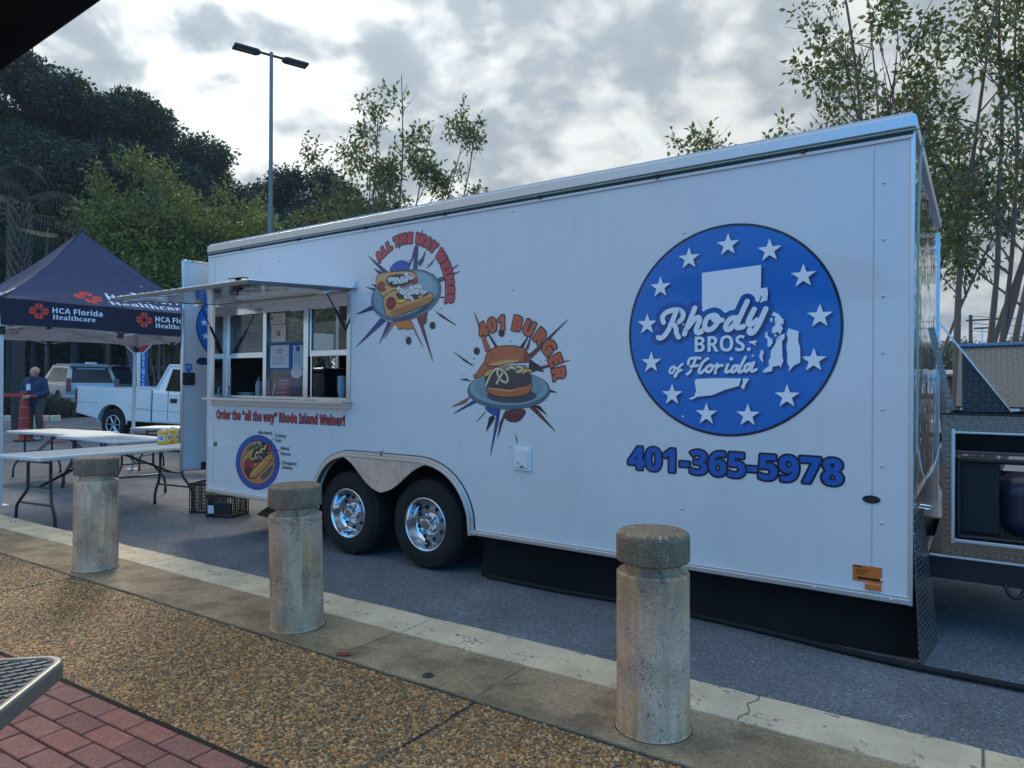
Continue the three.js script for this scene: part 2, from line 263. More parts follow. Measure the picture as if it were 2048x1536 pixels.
  list.forEach((l, k) => {
    const im = new THREE.InstancedMesh(base[k], pm, l.length); im.name = 'pebbles'; im.receiveShadow = im.castShadow = true; im.userData.kind = 'stuff';
    l.forEach(([X, Z], i) => {
      const s = rr(0.0040, 0.0078) * (rnd() < 0.08 ? 1.45 : 1); q.setFromEuler(new THREE.Euler(rr(-0.3, 0.3), rr(0, 6.3), rr(-0.3, 0.3)));
      m4.compose(V(X, 0.1105 + rr(-0.0015, 0.0015), Z), q, V(s * rr(0.9, 1.35), s * rr(0.55, 0.8), s * rr(0.8, 1.05))); im.setMatrixAt(i, m4);
      const c = pick(cols), b = rr(0.7, 1.25) * (0.72 + 0.5 * fbm(X * 1.1, Z * 1.1, 3, 0, 44)); im.setColorAt(i, new THREE.Color().setRGB(c[0] * b * 1.36, c[1] * b * 1.0, c[2] * b * 0.64));
    });
    ag.add(im);
  });
  // red clay pavers in running bond
  const bp = new THREE.Group(); bp.name = 'brick_paving'; scene.add(bp); tag(bp, 'red brick pavers in running bond at lower left', null, null, 'structure');
  bp.position.set(3.067, 0, 2.592); bp.rotation.y = 0.0447;
  part('moss_joint', box(9, 0.012, 0.022, 1.0, 0.1135, -0.004), std([0.035, 0.032, 0.02], 1, 0, { bumpMap: rep(asphaltBump, 3), bumpScale: 0.01 }), bp, null, true);
  part('sand_bed', box(9, 0.09, 3, 1.0, 0.068, 1.52), M.joint, bp);
  const variants = [0, 1, 2, 3].map((k) => { const g = metric(join(rbox(0.1945, 0.06, 0.0945, 0.007))); const uv = g.attributes.uv; for (let i = 0; i < uv.count; i++) uv.setXY(i, uv.getX(i) + k * 0.37, uv.getY(i) + k * 0.61); return g; });
  const bm = [[1, 1, 1], [0.82, 0.8, 0.82], [1.12, 1.0, 0.95], [0.92, 0.98, 1.02]].map((c) => std(c, 0.8, 0, { map: rep(brickTex, 2.2), bumpMap: rep(asphaltBump, 2.5), bumpScale: 0.003 }));
  const far = []; let n = 0;
  for (let r = 0; r < 22; r++) for (let c = -12; c < 26; c++) {
    const x = c * 0.2 + (r % 2 ? 0.1 : 0), z = 0.055 + r * 0.1, y = 0.093 + rr(-0.0015, 0.0015), near = x > -0.7 && x < 1.75 && z < 1.25;
    if (near && n < 300) { const b = part('brick', variants[0], pick(bm), bp); b.geometry = pick(variants); b.position.set(x + rr(-0.001, 0.001), y, z); b.rotation.set(rr(-0.006, 0.006), rr(-0.008, 0.008), rr(-0.006, 0.006)); n++; }
    else far.push([x, y, z]);
  }
  const im = new THREE.InstancedMesh(variants[1], bm[0], far.length); im.name = 'bricks'; im.userData.kind = 'stuff'; far.forEach((p, i) => im.setMatrixAt(i, new THREE.Matrix4().setPosition(...p))); bp.add(im);
}
{ // painted bay lines far left, and the planted island behind the man
  const paint = std([0.55, 0.55, 0.52], 0.7); const g = [];
  const p = (u, Z) => onRise(at(u, 800, Z));
  for (const [u0, z0, u1, z1] of [[0, 20.6, 205, 20.2], [20, 23, 150, 22.6]]) { const a = p(u0, z0), b = p(u1, z1), d = b.clone().sub(a).normalize(), nrm = V(-d.z, 0, d.x).multiplyScalar(0.06); const up = V(0, 0.012, 0); g.push(quad(a.clone().sub(nrm).add(up), b.clone().sub(nrm).add(up), b.clone().add(nrm).add(up), a.clone().add(nrm).add(up))); }
  tag(part('bay_marking', g, paint, scene), 'faded white parking lines on the asphalt at far left', null, null, 'structure');
}
// ---------------------------------------------------------------- food trailer
const L = 6.1, YB = 0.345, YT = 2.795, W = 2.59;
const T = thing('food_trailer', 'long white food trailer with blue round star logo and open serving window', 'food trailer');
T.rotation.z = TILT; { const c = Math.cos(TILT), s = Math.sin(TILT); T.position.set(PIV[0] - (PIV[0] * c - PIV[1] * s), PIV[1] - (PIV[0] * s + PIV[1] * c), 0); }
const WX0 = 0.095, WX1 = 2.032, WY0 = 1.245, WY1 = 2.205;
{
  // near side wall with the serving hatch and the wheel arch cut out
  const s = new THREE.Shape(); s.moveTo(0, YB); s.lineTo(1.625, YB); s.lineTo(1.64, 0.5); s.bezierCurveTo(1.70, 0.72, 1.86, 0.83, 2.10, 0.835); s.lineTo(2.80, 0.835); s.bezierCurveTo(3.08, 0.83, 3.25, 0.70, 3.315, 0.48); s.lineTo(3.33, YB); s.lineTo(L, YB); s.lineTo(L, YT); s.lineTo(0, YT); s.closePath();
  const h = new THREE.Path(); h.moveTo(WX0, WY0); h.lineTo(WX1, WY0); h.lineTo(WX1, WY1); h.lineTo(WX0, WY1); h.closePath(); s.holes.push(h);
  const g = new THREE.ExtrudeGeometry(s, { depth: 0.05, bevelEnabled: false, curveSegments: 24 }); g.translate(0, 0, -0.05);
  part('side_wall', g, M.white, T, null, true);
  part('far_wall', box(L - 0.1, YT - YB, 0.05, L / 2, (YT + YB) / 2, -W + 0.025), M.white, T);
  part('roof', box(L, 0.04, W, L / 2, YT + 0.004, -W / 2), M.whiteTrim, T);
  part('floor', [box(1.5, 0.08, W - 0.1, 0.8, 0.43, -W / 2), box(L - 3.44, 0.08, W - 0.1, (L + 3.38) / 2, 0.43, -W / 2), box(1.9, 0.08, W - 0.65, 2.48, 0.43, -0.3 - W / 2)], M.blackSteel, T);
  part('rear_wall', [box(0.05, YT - YB, 0.62, 0.027, (YT + YB) / 2, -0.36), box(0.05, YT - YB, 0.9, 0.027, (YT + YB) / 2, -2.09), box(0.05, 0.3, 1.0, 0.027, 2.62, -1.15)], M.white, T);
  part('front_wall', box(0.04, YT - YB - 0.01, W - 0.004, L - 0.022, (YT + YB) / 2, -W / 2), M.polished, T);
  // vertical seams and screws
  const sc = []; for (const [x, y0] of [[5.975, 0.45], [0.045, 0.5], [3.68, 1.0], [4.92, 0.7], [1.1, 0.9]]) for (let y = y0; y < 2.66; y += (x > 5.9 || x < 0.1 ? 0.29 : 0.55)) { if (y > 1.2 && y < 2.25 && x < 2.05 && x > 0.08) continue; sc.push(place(new THREE.SphereGeometry(0.008, 8, 4, 0, 6.3, 0, 1.57), x, y, 0.0005, 1.57)); }
  for (let x = 3.5; x < 6.05; x += 0.36) sc.push(place(new THREE.SphereGeometry(0.007, 8, 4, 0, 6.3, 0, 1.57), x, 0.362, 0.0155, 1.57));
  tag(part('screws', sc, M.aluTrim, T), null, null, null, 'stuff');
  { const sm = std([0.5, 0.52, 0.55], 0.6); part('seam', box(0.005, 2.25, 0.0016, 5.93, 1.53, 0.0007), sm, T);  part('seam', box(0.005, 2.3, 0.0016, 0.107, 1.53, 0.0007), sm, T); }
  // roof rail, dark strip painted as the shadow gap, light rope and the lower trims
  part('roof_rail', [rbox(L + 0.03, 0.068, 0.05, 0.008, L / 2, 2.768, -0.006), rbox(0.05, 0.068, W, 0.008, L - 0.006, 2.768, -W / 2)], std([0.60, 0.62, 0.65], 0.34, 1), T);
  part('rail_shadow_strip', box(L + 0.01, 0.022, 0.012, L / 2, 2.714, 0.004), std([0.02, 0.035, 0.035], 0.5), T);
  part('trim_strip', rbox(L + 0.01, 0.018, 0.012, 0.003, L / 2, 2.693, 0.005), M.whiteTrim, T);
  const rope = phys([0.34, 0.5, 0.44], 0.3, { transmission: 0.3, thickness: 0.01 });
  part('light_rope', [tube([[0, 2.7235, 0.014], [2, 2.7235, 0.016], [4, 2.7235, 0.014], [6.06, 2.7235, 0.016], [6.13, 2.71, 0.005], [6.145, 2.66, -0.03], [6.135, 2.56, -0.012], [6.128, 2.2, 0.004], [6.128, 1.5, 0.004], [6.128, 1.1, 0.004]], 0.0065, 6, 90, 0.3)], rope, T);
  for (let x = 0.55; x < 6.1; x += 0.84) part('clip', place(new THREE.CylinderGeometry(0.009, 0.012, 0.022, 8), x, 2.709, 0.02), M.black, T);
  part('corner_trim', [rbox(0.022, YT - YB - 0.07, 0.022, 0.006, L + 0.003, (YT + YB) / 2 - 0.04, -0.004), rbox(0.022, YT - YB - 0.07, 0.022, 0.006, -0.003, (YT + YB) / 2 - 0.04, -0.006), rbox(0.025, YT - YB - 0.1, 0.025, 0.006, L, (YT + YB) / 2 - 0.04, -W)], M.aluTrim, T);
  part('bottom_rail', [rbox(L - 3.33, 0.03, 0.024, 0.005, (L + 3.335) / 2, 0.36, 0.004), box(L - 3.33, 0.009, 0.014, (L + 3.335) / 2, 0.3785, 0.007)], M.aluTrim, T);
  part('bottom_rail', [rbox(1.62, 0.03, 0.024, 0.005, 0.812, 0.36, 0.004), box(1.62, 0.009, 0.014, 0.812, 0.3785, 0.007)], M.aluTrim, T);
  // fender: bright arch and the teardrop between the wheels
  const arch = (o) => { const c = new THREE.Path(); c.moveTo(1.625 - o, YB - 0.005); c.lineTo(1.64 - o, 0.5 + o * 0.2); c.bezierCurveTo(1.70 - o, 0.72 + o * 0.7, 1.86 - o * 0.5, 0.835 + o, 2.10, 0.835 + o); c.lineTo(2.80, 0.835 + o); c.bezierCurveTo(3.08 + o * 0.5, 0.835 + o, 3.25 + o, 0.70 + o * 0.6, 3.315 + o, 0.48 + o * 0.2); c.lineTo(3.33 + o, YB - 0.005); return c.getPoints(20); };
  const band = (o0, o1, z0, z1) => { const s = new THREE.Shape(), A = arch(o1), B = arch(o0); A.forEach((p, i) => i ? s.lineTo(p.x, p.y) : s.moveTo(p.x, p.y)); B.reverse().forEach((p) => s.lineTo(p.x, p.y)); s.closePath(); const g = slab(s, z1 - z0, 0.003); g.translate(0, 0, z0); return g; };
  part('fender_trim', [band(-0.004, 0.018, -0.02, 0.03), band(0.0195, 0.042, -0.012, 0.012)], M.aluTrim, T);
  part('fender_gasket', band(0.043, 0.049, -0.004, 0.008), M.black, T);
  const td = new THREE.Shape(); td.moveTo(1.95, 0.828); td.bezierCurveTo(2.16, 0.80, 2.20, 0.60, 2.425, 0.565); td.bezierCurveTo(2.66, 0.60, 2.70, 0.79, 2.95, 0.828); td.closePath();
  const tg = slab(td, 0.012, 0.003, 24); tg.translate(0, 0, 0.004); part('fender_skirt', tg, std([0.88, 0.88, 0.87], 0.5, 0.85, { roughnessMap: brushTex }), T, null, 1.5);
  part('wheel_well', [box(1.76, 0.02, 0.45, 2.48, 0.86, -0.28), box(1.76, 0.62, 0.02, 2.48, 0.55, -0.5), box(0.02, 0.55, 0.42, 1.60, 0.58, -0.27), box(0.02, 0.55, 0.42, 3.36, 0.58, -0.27)], M.dark, T);
  // skirts that close the space under the floor
  const sk = new THREE.PlaneGeometry(2.82, 0.37, 60, 8); { const p = sk.attributes.position; for (let i = 0; i < p.count; i++) { const y = p.getY(i), b = 0.5 - y / 0.37; p.setZ(i, b * (0.05 + 0.05 * Math.sin(p.getX(i) * 2.3) + 0.012 * Math.sin(p.getX(i) * 11))); } sk.computeVertexNormals(); sk.translate(4.73, 0.185, -0.2); }
  part('ground_skirt', sk, M.skirt, T);
  part('far_skirt', [box(L, 0.44, 0.02, L / 2, 0.22, -W + 0.08), box(0.02, 0.44, 1.9, 0.5, 0.22, -1.55)], M.skirt, T);
  // small fittings on the side
  part('access_door', [slab(poly([[3.712, 0.842], [3.852, 0.842], [3.852, 1.002], [3.712, 1.002]]), 0.014, 0.004), (() => { const g = rbox(0.105, 0.125, 0.008, 0.008); place(g, 3.78, 0.925, 0.018); return g; })()], phys(0.8, 0.25, { clearcoat: 0.6 }), T);
  part('access_latch', [rbox(0.03, 0.014, 0.006, 0.003, 3.785, 0.872, 0.025), place(new THREE.CylinderGeometry(0.005, 0.005, 0.006, 10), 3.755, 0.895, 0.024, 1.57)], std([0.18, 0.18, 0.19], 0.4), T);
  for (const [x, y] of [[0.139, 0.836], [2.428, 0.872]]) { const b = part('marker_lamp', [place(lathe([[0, 0.014], [0.012, 0.013], [0.026, 0.008], [0.03, 0]], 20), x, y, 0, 1.57)], std([0.25, 0.25, 0.26], 0.3, 0.8), T); part('lens', place(new THREE.SphereGeometry(0.013, 12, 8), x, y, 0.008), phys([0.08, 0.03, 0.02], 0.2, { clearcoat: 1 }), b); }
  part('maker_badge', (() => { const g = new THREE.CylinderGeometry(0.04, 0.042, 0.006, 24); g.scale(1, 1, 0.5); place(g, 5.927, 0.856, 0.003, 1.57); return g; })(), M.black, T);
  part('side_reflector', rbox(0.075, 0.034, 0.01, 0.004, 5.938, 0.409, 0.006), phys([0.75, 0.16, 0.02], 0.25, { clearcoat: 1 }), T);
}
{ // wheels
  const tyre = lathe([[0.195, -0.105], [0.225, -0.112], [0.30, -0.108], [0.338, -0.09], [0.349, -0.065], [0.351, 0], [0.349, 0.065], [0.338, 0.09], [0.30, 0.108], [0.262, 0.1105], [0.258, 0.112], [0.225, 0.112], [0.2, 0.104], [0.195, 0.08]], 56);
  const rib = [0.31, 0.315, 0.28].map((r) => lathe([[r - 0.004, 0.105], [r, 0.1095], [r + 0.004, 0.106]], 56));
  const rim = lathe([[0.21, 0.098], [0.209, 0.108], [0.202, 0.112], [0.196, 0.108], [0.188, 0.085], [0.178, 0.055], [0.165, 0.03], [0.15, 0.018]], 56);
  const dish = lathe([[0.166, 0.03], [0.156, 0.014], [0.148, 0.012], [0.138, 0.024], [0.12, 0.034], [0.096, 0.036], [0.085, 0.03], [0.08, 0.03]], 56);
  const hole = (i) => { const a = i / 8 * 6.283 + 0.2, g = new THREE.CylinderGeometry(0.016, 0.016, 0.006, 14); g.applyMatrix4(new THREE.Matrix4().makeTranslation(0.124 * Math.cos(a), 0.036, 0.124 * Math.sin(a))); return g; };
  const hub = lathe([[0.092, 0.028], [0.09, 0.042], [0.072, 0.05], [0.05, 0.052], [0.046, 0.09], [0.043, 0.1], [0.036, 0.104], [0, 0.105]], 40);
  const lug = lathe([[0.0135, 0], [0.0135, 0.02], [0.011, 0.03], [0, 0.034]], 12);
  for (const [x, y] of [[1.993, 0.3445], [2.855, 0.3525]]) {
    const w = new THREE.Group(); w.name = 'wheel'; T.add(w); w.position.set(x, y, -0.145); w.rotation.set(Math.PI / 2, 0, 0); w.rotateY(x * 2.1);
    part('tyre', [tyre, ...rib], M.rubber, w); part('rim', rim, std([0.82, 0.83, 0.85], 0.12, 1), w); part('wheel_disc', dish, M.rimGrey, w);
    for (let i = 0; i < 8; i++) part('vent_hole', hole(i), M.dark, w);
    part('hub_cap', hub, std([0.55, 0.56, 0.58], 0.2, 0.9), w);
    for (let i = 0; i < 6; i++) { const a = i / 6 * 6.283; const l = part('lug_nut', lug, M.chrome, w); l.position.set(0.07 * Math.cos(a), 0.046, 0.07 * Math.sin(a)); }
    part('hub_emblem', place(new THREE.CylinderGeometry(0.03, 0.03, 0.003, 20), 0, 0.106, 0), std([0.32, 0.27, 0.18], 0.4, 0.7), w);
  }
  part('axle', [rod([1.993, 0.345, -2.3], [1.993, 0.345, -0.2], 0.04), rod([2.855, 0.35, -2.3], [2.855, 0.35, -0.2], 0.04)], M.blackSteel, T);
}
{ // serving window, set back in a steel-lined opening
  const zf = -0.14, fr = M.alu, X = (u, v = 710) => wall(u, v, zf)[0], Y = (u, v) => wall(u, v, zf)[1];
  const y0 = Y(580, 793), y1 = Y(580, 622), ym = Y(495, 711);
  part('window_surround', [box(0.02, WY1 - WY0, 0.16, WX0 + 0.011, (WY0 + WY1) / 2, -0.073), box(0.02, WY1 - WY0, 0.16, WX1 - 0.011, (WY0 + WY1) / 2, -0.073), box(WX1 - WX0 - 0.042, 0.02, 0.15, (WX0 + WX1) / 2, WY1 - 0.011, -0.073), box(WX1 - WX0 - 0.042, 0.02, 0.15, (WX0 + WX1) / 2, WY0 + 0.011, -0.073)], M.brushed, T, null, 2);
  part('opening_trim', [rbox(0.03, WY1 - WY0 + 0.05, 0.012, 0.003, WX0 - 0.012, (WY0 + WY1) / 2, 0.006), rbox(0.03, WY1 - WY0 + 0.05, 0.012, 0.003, WX1 + 0.012, (WY0 + WY1) / 2, 0.006), rbox(WX1 - WX0 - 0.008, 0.035, 0.012, 0.003, (WX0 + WX1) / 2, WY0 - 0.012, 0.006)], M.brushed, T, null, 2);
  const secs = [[458, 533], [535, 613], [620, 697]].map(([a, b]) => [X(a), X(b)]);
  const full = [WX0 + 0.021, WX1 - 0.021];
  part('window_frame', [box(full[1] - full[0], WY1 - 0.022 - y1, 0.045, (full[0] + full[1]) / 2, (WY1 - 0.022 + y1) / 2, zf), box(full[1] - full[0], y0 - WY0 - 0.022, 0.045, (full[0] + full[1]) / 2, (y0 + WY0 + 0.022) / 2, zf),
    rbox(0.05, y1 - y0, 0.05, 0.004, secs[0][1] + 0.012, (y0 + y1) / 2, zf + 0.008), rbox(0.062, y1 - y0, 0.05, 0.004, (secs[1][1] + secs[2][0]) / 2, (y0 + y1) / 2, zf + 0.008), rbox(0.035, y1 - y0, 0.05, 0.004, full[0] + 0.018, (y0 + y1) / 2, zf + 0.008), rbox(0.035, y1 - y0, 0.05, 0.004, full[1] - 0.018, (y0 + y1) / 2, zf + 0.008)], fr, T, null, 2);
  for (const k of [0, 2]) {
    const [a, b] = k ? [secs[2][0] + 0.015, full[1] - 0.036] : [full[0] + 0.036, secs[0][1] - 0.014];
    part('sliding_sash', [rbox(b - a, 0.055, 0.03, 0.004, (a + b) / 2, ym, zf + 0.004), rbox(0.022, y1 - ym, 0.03, 0.003, a + 0.011, (y1 + ym) / 2, zf + 0.004), rbox(0.022, y1 - ym, 0.03, 0.003, b - 0.011, (y1 + ym) / 2, zf + 0.004)], fr, T, null, 2);
    part('window_pane', box(b - a - 0.044, y1 - ym - 0.03, 0.005, (a + b) / 2, (y1 + ym) / 2 + 0.012, zf), M.glass, T);
  }
  part('window_pane', box(secs[1][1] - secs[0][1] - 0.06, y1 - y0, 0.005, (secs[0][1] + secs[1][1]) / 2, (y0 + y1) / 2, zf), M.glass, T);
  part('insect_screen_frame', rbox(0.02, ym - y0, 0.02, 0.003, secs[2][0] + 0.04, (ym + y0) / 2, zf + 0.01), fr, T, null, 2);
  part('insect_screen_frame', rbox(0.02, ym - y0, 0.02, 0.003, full[0] + 0.05, (ym + y0) / 2, zf + 0.004), fr, T, null, 2);
  part('pull_handle', tube([[0.19, 1.30, -0.118], [0.19, 1.31, -0.09], [0.19, 1.385, -0.09], [0.19, 1.395, -0.118]], 0.006, 8, 20, 0.2), M.chrome, T);
  // serving shelf
  part('serving_shelf', [rbox(2.0, 0.013, 0.20, 0.004, 1.09, 1.284, 0.02), rbox(2.0, 0.02, 0.010, 0.003, 1.09, 1.279, 0.118)], M.aluTrim, T);
  // hatch door lifted on two gas struts
  const hx0 = 0.12, hx1 = 2.05, hz = 0.97, hyA = 2.222, hyB = 2.158;
  const hd = new THREE.Group(); hd.name = 'hatch_door'; T.add(hd);
  const ang = Math.atan2(hyA - hyB, hz - 0.012), len = Math.hypot(hyA - hyB, hz - 0.012);
  hd.position.set((hx0 + hx1) / 2, hyA, 0.012); hd.rotation.x = ang;
  part('hatch_skin', rbox(hx1 - hx0, 0.008, len, 0.003, 0, 0.012, len / 2), M.whiteTrim, hd);
  part('hatch_underside', box(hx1 - hx0 - 0.03, 0.004, len - 0.03, 0, -0.012, len / 2), std([0.74, 0.73, 0.71], 0.12, 1, { bumpMap: rep(waveBump, 1), bumpScale: 0.006 }), hd, null, 1.2);
  part('hatch_rim', [rbox(hx1 - hx0, 0.03, 0.014, 0.003, 0, -0.003, len - 0.004), rbox(0.014, 0.03, len, 0.003, (hx1 - hx0) / 2 - 0.007, -0.003, len / 2), rbox(0.014, 0.03, len, 0.003, -(hx1 - hx0) / 2 + 0.007, -0.003, len / 2)], std([0.20, 0.20, 0.20], 0.35, 0.9), hd);
  const ribs = []; for (let i = 0; i < 16; i++) ribs.push(rbox(0.05, 0.008, len - 0.02, 0.003, -(hx1 - hx0) / 2 + 0.06 + i * 0.12, 0.018, len / 2)); ribs.forEach((q) => part('hatch_rib', q, M.aluTrim, hd));
  part('hatch_latch', [rbox(0.16, 0.01, 0.07, 0.004, 0.77, 0.04, len - 0.05), rod([0.77, 0.02, len - 0.05], [0.77, 0.04, len - 0.05], 0.02), rbox(0.07, 0.02, 0.05, 0.005, 0.72, -0.03, len - 0.08), rod([0.72, -0.04, len - 0.08], [0.72, -0.08, len - 0.07], 0.007)], M.blackSteel, hd);
  for (const k of [0.87, -0.90]) part('strut_bracket', rbox(0.09, 0.03, 0.05, 0.004, k, -0.03, 0.21), M.alu, hd);
  for (const [x, yy, zz] of [[WX1 - 0.035, 1.87, -0.01], [WX0 + 0.035, 1.73, -0.07]]) { const a = [x, hyA - 0.055, x > 1 ? 0.21 : 0.16], b = [x, yy, zz], m = V(...a).lerp(V(...b), 0.42); const st = part('gas_strut', rod(m, b, 0.0125), M.black, T); part('strut_rod', rod(a, m, 0.0055), M.blackSteel, st); }
  part('drip_rail', [thick([0.14, 2.235, 0.004], [2.127, 2.235, 0.004], [2.127, 2.285, 0.004], [0.14, 2.285, 0.004], 0.003), thick([0.14, 2.225, 0.05], [2.127, 2.225, 0.05], [2.127, 2.236, 0.004], [0.14, 2.236, 0.004], 0.003), thick([2.124, 2.225, 0.05], [2.127, 2.225, 0.0], [2.127, 2.285, 0.0], [2.124, 2.285, 0.01], 0.003)], M.whiteTrim, T);
  // things one sees through the panes: lining, worktop, shelf and hood
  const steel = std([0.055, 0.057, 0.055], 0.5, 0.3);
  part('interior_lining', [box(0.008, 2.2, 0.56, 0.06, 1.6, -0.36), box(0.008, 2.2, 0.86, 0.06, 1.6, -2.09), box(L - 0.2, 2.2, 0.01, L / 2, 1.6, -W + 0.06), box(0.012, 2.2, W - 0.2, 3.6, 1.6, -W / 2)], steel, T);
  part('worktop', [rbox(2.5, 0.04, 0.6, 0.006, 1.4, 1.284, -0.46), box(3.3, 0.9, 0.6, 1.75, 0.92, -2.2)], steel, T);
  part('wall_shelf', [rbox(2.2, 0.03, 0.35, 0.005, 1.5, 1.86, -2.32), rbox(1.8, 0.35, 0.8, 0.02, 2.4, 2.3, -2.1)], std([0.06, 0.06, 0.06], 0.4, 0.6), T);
}
{ // rear door folded out, ajar; its outer face shows part of the round logo
  const d = new THREE.Group(); d.name = 'rear_door'; T.add(d); d.userData.label = 'open rear door with part of the star logo';
  const tip = V(-0.362, 0, 0.075), hinge = V(-0.03, 0, -1.02), len = tip.distanceTo(hinge), ang = Math.atan2(-(tip.z - hinge.z), tip.x - hinge.x);
  d.position.copy(hinge); d.rotation.y = ang; const b = 0.53, t = 2.69, h = t - b;
  // local: x from hinge to tip, +z or -z towards the camera
  part('door_panel', rbox(len - 0.03, h - 0.03, 0.035, 0.004, len / 2, (b + t) / 2, 0), std([0.60, 0.60, 0.60], 0.35, 0.15, { bumpMap: waveBump, bumpScale: 0.004 }), d);
  part('door_edge', [rbox(0.022, h, 0.046, 0.004, len - 0.011, (b + t) / 2, 0), rbox(len, 0.02, 0.044, 0.004, len / 2, t - 0.01, 0), rbox(len, 0.02, 0.044, 0.004, len / 2, b + 0.01, 0)], M.brushed, d);
  T.userData.doorGroup = undefined; d.updateMatrixWorld(true);
  var DOOR = { d, len, b, t, ang };
}
{ // bright front: checker plate stone guard, flap, and the generator box on the tongue
  const x = L + 0.004;
  part('stone_guard', box(0.012, 0.5, W - 0.02, x, 0.60, -W / 2), M.tread, T, null, true);
  part('checker_flap', thick([L + 0.016, 0.80, -0.012], [L + 0.05, 0.015, 0.006], [L + 0.105, 0.015, -0.50], [L + 0.03, 0.80, -0.40], 0.006), M.treadDull, T, null, true);
  part('grab_loop', tube([[L + 0.02, 0.80, -0.25], [L + 0.07, 0.795, -0.25], [L + 0.075, 0.795, -0.36], [L + 0.02, 0.80, -0.36]], 0.006, 6, 16, 0.2), M.chrome, T);
  part('tongue', [box(1.5, 0.13, 0.08, L + 0.73, 0.425, -0.66), box(1.5, 0.13, 0.08, L + 0.73, 0.425, -1.95), box(0.08, 0.13, 1.3, L + 0.09, 0.425, -1.3), beam([L + 1.2, 0.425, -0.66], [L + 2.4, 0.425, -1.3], 0.13, 0.08), beam([L + 1.2, 0.425, -1.95], [L + 2.4, 0.425, -1.3], 0.13, 0.08), tube([[L + 0.40, 0.37, -0.62], [L + 0.43, 0.32, -0.6], [L + 0.47, 0.32, -0.6], [L + 0.49, 0.37, -0.62]], 0.012, 6, 16)], M.blackSteel, T);
  const bx0 = 6.212, bx1 = 7.35, by0 = 0.51, by1 = 1.285, z0 = -0.6, z1 = -2.0, wx0 = 6.262, wx1 = 7.25, wy0 = 0.585, wy1 = 1.19;
  const gb = new THREE.Group(); gb.name = 'generator_box'; T.add(gb);
  const f = poly([[bx0, by0], [bx1, by0], [bx1, by1], [bx0, by1]]), hole = new THREE.Path(); hole.moveTo(wx0, wy0); hole.lineTo(wx1, wy0); hole.lineTo(wx1, wy1); hole.lineTo(wx0, wy1); hole.closePath(); f.holes.push(hole);
  const fg = slab(f, 0.01, 0); fg.translate(0, 0, z0 - 0.01);
  part('box_front', fg, M.tread, gb, null, true);
  part('box_sides', [box(0.01, by1 - by0, z0 - z1 - 0.02, bx0 + 0.005, (by0 + by1) / 2, (z0 + z1) / 2 - 0.005), box(0.01, by1 - by0, z0 - z1 - 0.02, bx1 - 0.005, (by0 + by1) / 2, (z0 + z1) / 2 - 0.005), box(bx1 - bx0, 0.01, z0 - z1, (bx0 + bx1) / 2, by0 - 0.006, (z0 + z1) / 2)], M.tread, gb, null, true);
  part('box_back', [box(bx1 - bx0, 0.30, 0.01, (bx0 + bx1) / 2, 1.13, z1), box(bx1 - bx0, 0.34, 0.01, (bx0 + bx1) / 2, 0.69, z1)], M.black, gb);
  part('window_trim', [rbox(0.018, wy1 - wy0 + 0.03, 0.016, 0.003, wx0 + 0.002, (wy0 + wy1) / 2, z0 + 0.006), rbox(0.018, wy1 - wy0 + 0.03, 0.016, 0.003, wx1 - 0.002, (wy0 + wy1) / 2, z0 + 0.006), rbox(wx1 - wx0, 0.018, 0.016, 0.003, (wx0 + wx1) / 2, wy0 + 0.002, z0 + 0.006), rbox(wx1 - wx0, 0.012, 0.012, 0.003, (wx0 + wx1) / 2, wy1 - 0.002, z0 + 0.004)], M.aluTrim, gb);
  part('box_lip', rbox(bx1 - bx0 + 0.02, 0.012, 0.03, 0.003, (bx0 + bx1) / 2, by1 + 0.004, z0 - 0.005), M.black, gb);
  part('bottom_strip', rbox(bx1 - bx0 + 0.06, 0.012, 0.03, 0.003, (bx0 + bx1) / 2 - 0.03, by0 - 0.018, z0 - 0.002), M.aluTrim, gb);
  // lid propped open behind, with a triangular cheek and a strut
  const ly = by1 + 0.02;
  part('lid', thick([bx0 + 0.05, ly + 0.02, -1.15], [bx1 + 0.25, ly + 0.02, -1.15], [bx1 + 0.25, ly + 0.44, -1.75], [bx0 + 0.05, ly + 0.42, -1.75], 0.012), M.treadDull, gb, null, true);
  part('lid_rail', rbox(1.4, 0.022, 0.03, 0.004, bx0 + 0.74, ly + 0.44, -1.755, 0, 0, 0.014), std([0.22, 0.28, 0.38], 0.45, 0.6), gb);  // blue base colour paints in the sky reflected along the lid edge
  const W2 = (u, v) => { const q = wall(u, v, -0.66); return [q[0], q[1]]; };
  const tri = poly([W2(2024, 824), W2(1924, 700), W2(1924, 824)].map((p) => p)); const tg = slab(tri, 0.008, 0); tg.translate(0, 0, -0.668);
  part('lid_cheek', tg, std([0.075, 0.078, 0.075], 0.5, 0.6, { bumpMap: rep(treadBump, 4.2), bumpScale: 0.01 }), gb, null, true);
  const q0 = W2(2024, 824), q1 = W2(1869, 634); part('cheek_edge', beam([q0[0], q0[1], -0.655], [q1[0], q1[1], -0.655], 0.009, 0.012), M.brushed, gb);
  const s0 = wall(1862, 655, -0.9), s1 = wall(1903, 821, -0.9); part('lid_arm', beam([s0[0], s0[1], -0.9], [s1[0], s1[1], -0.9], 0.035, 0.006), M.tread, gb, null, true);
  const e0 = wall(1978, 777, -0.7), e1 = wall(2000, 769, -0.9); part('lid_strut', rod([e0[0], e0[1], -0.7], [e1[0], e1[1], -0.95], 0.006), M.chrome, gb);
  part('wiring_loop', tube([[L + 0.02, 1.22, -0.02], [L + 0.05, 1.0, -0.05], [L + 0.075, 0.99, -0.12], [L + 0.09, 1.03, -0.3], [L + 0.1, 1.1, -0.55], [L + 0.11, 1.13, -0.62]], 0.0035, 6, 30), phys([0.55, 0.58, 0.6], 0.3), T);
}
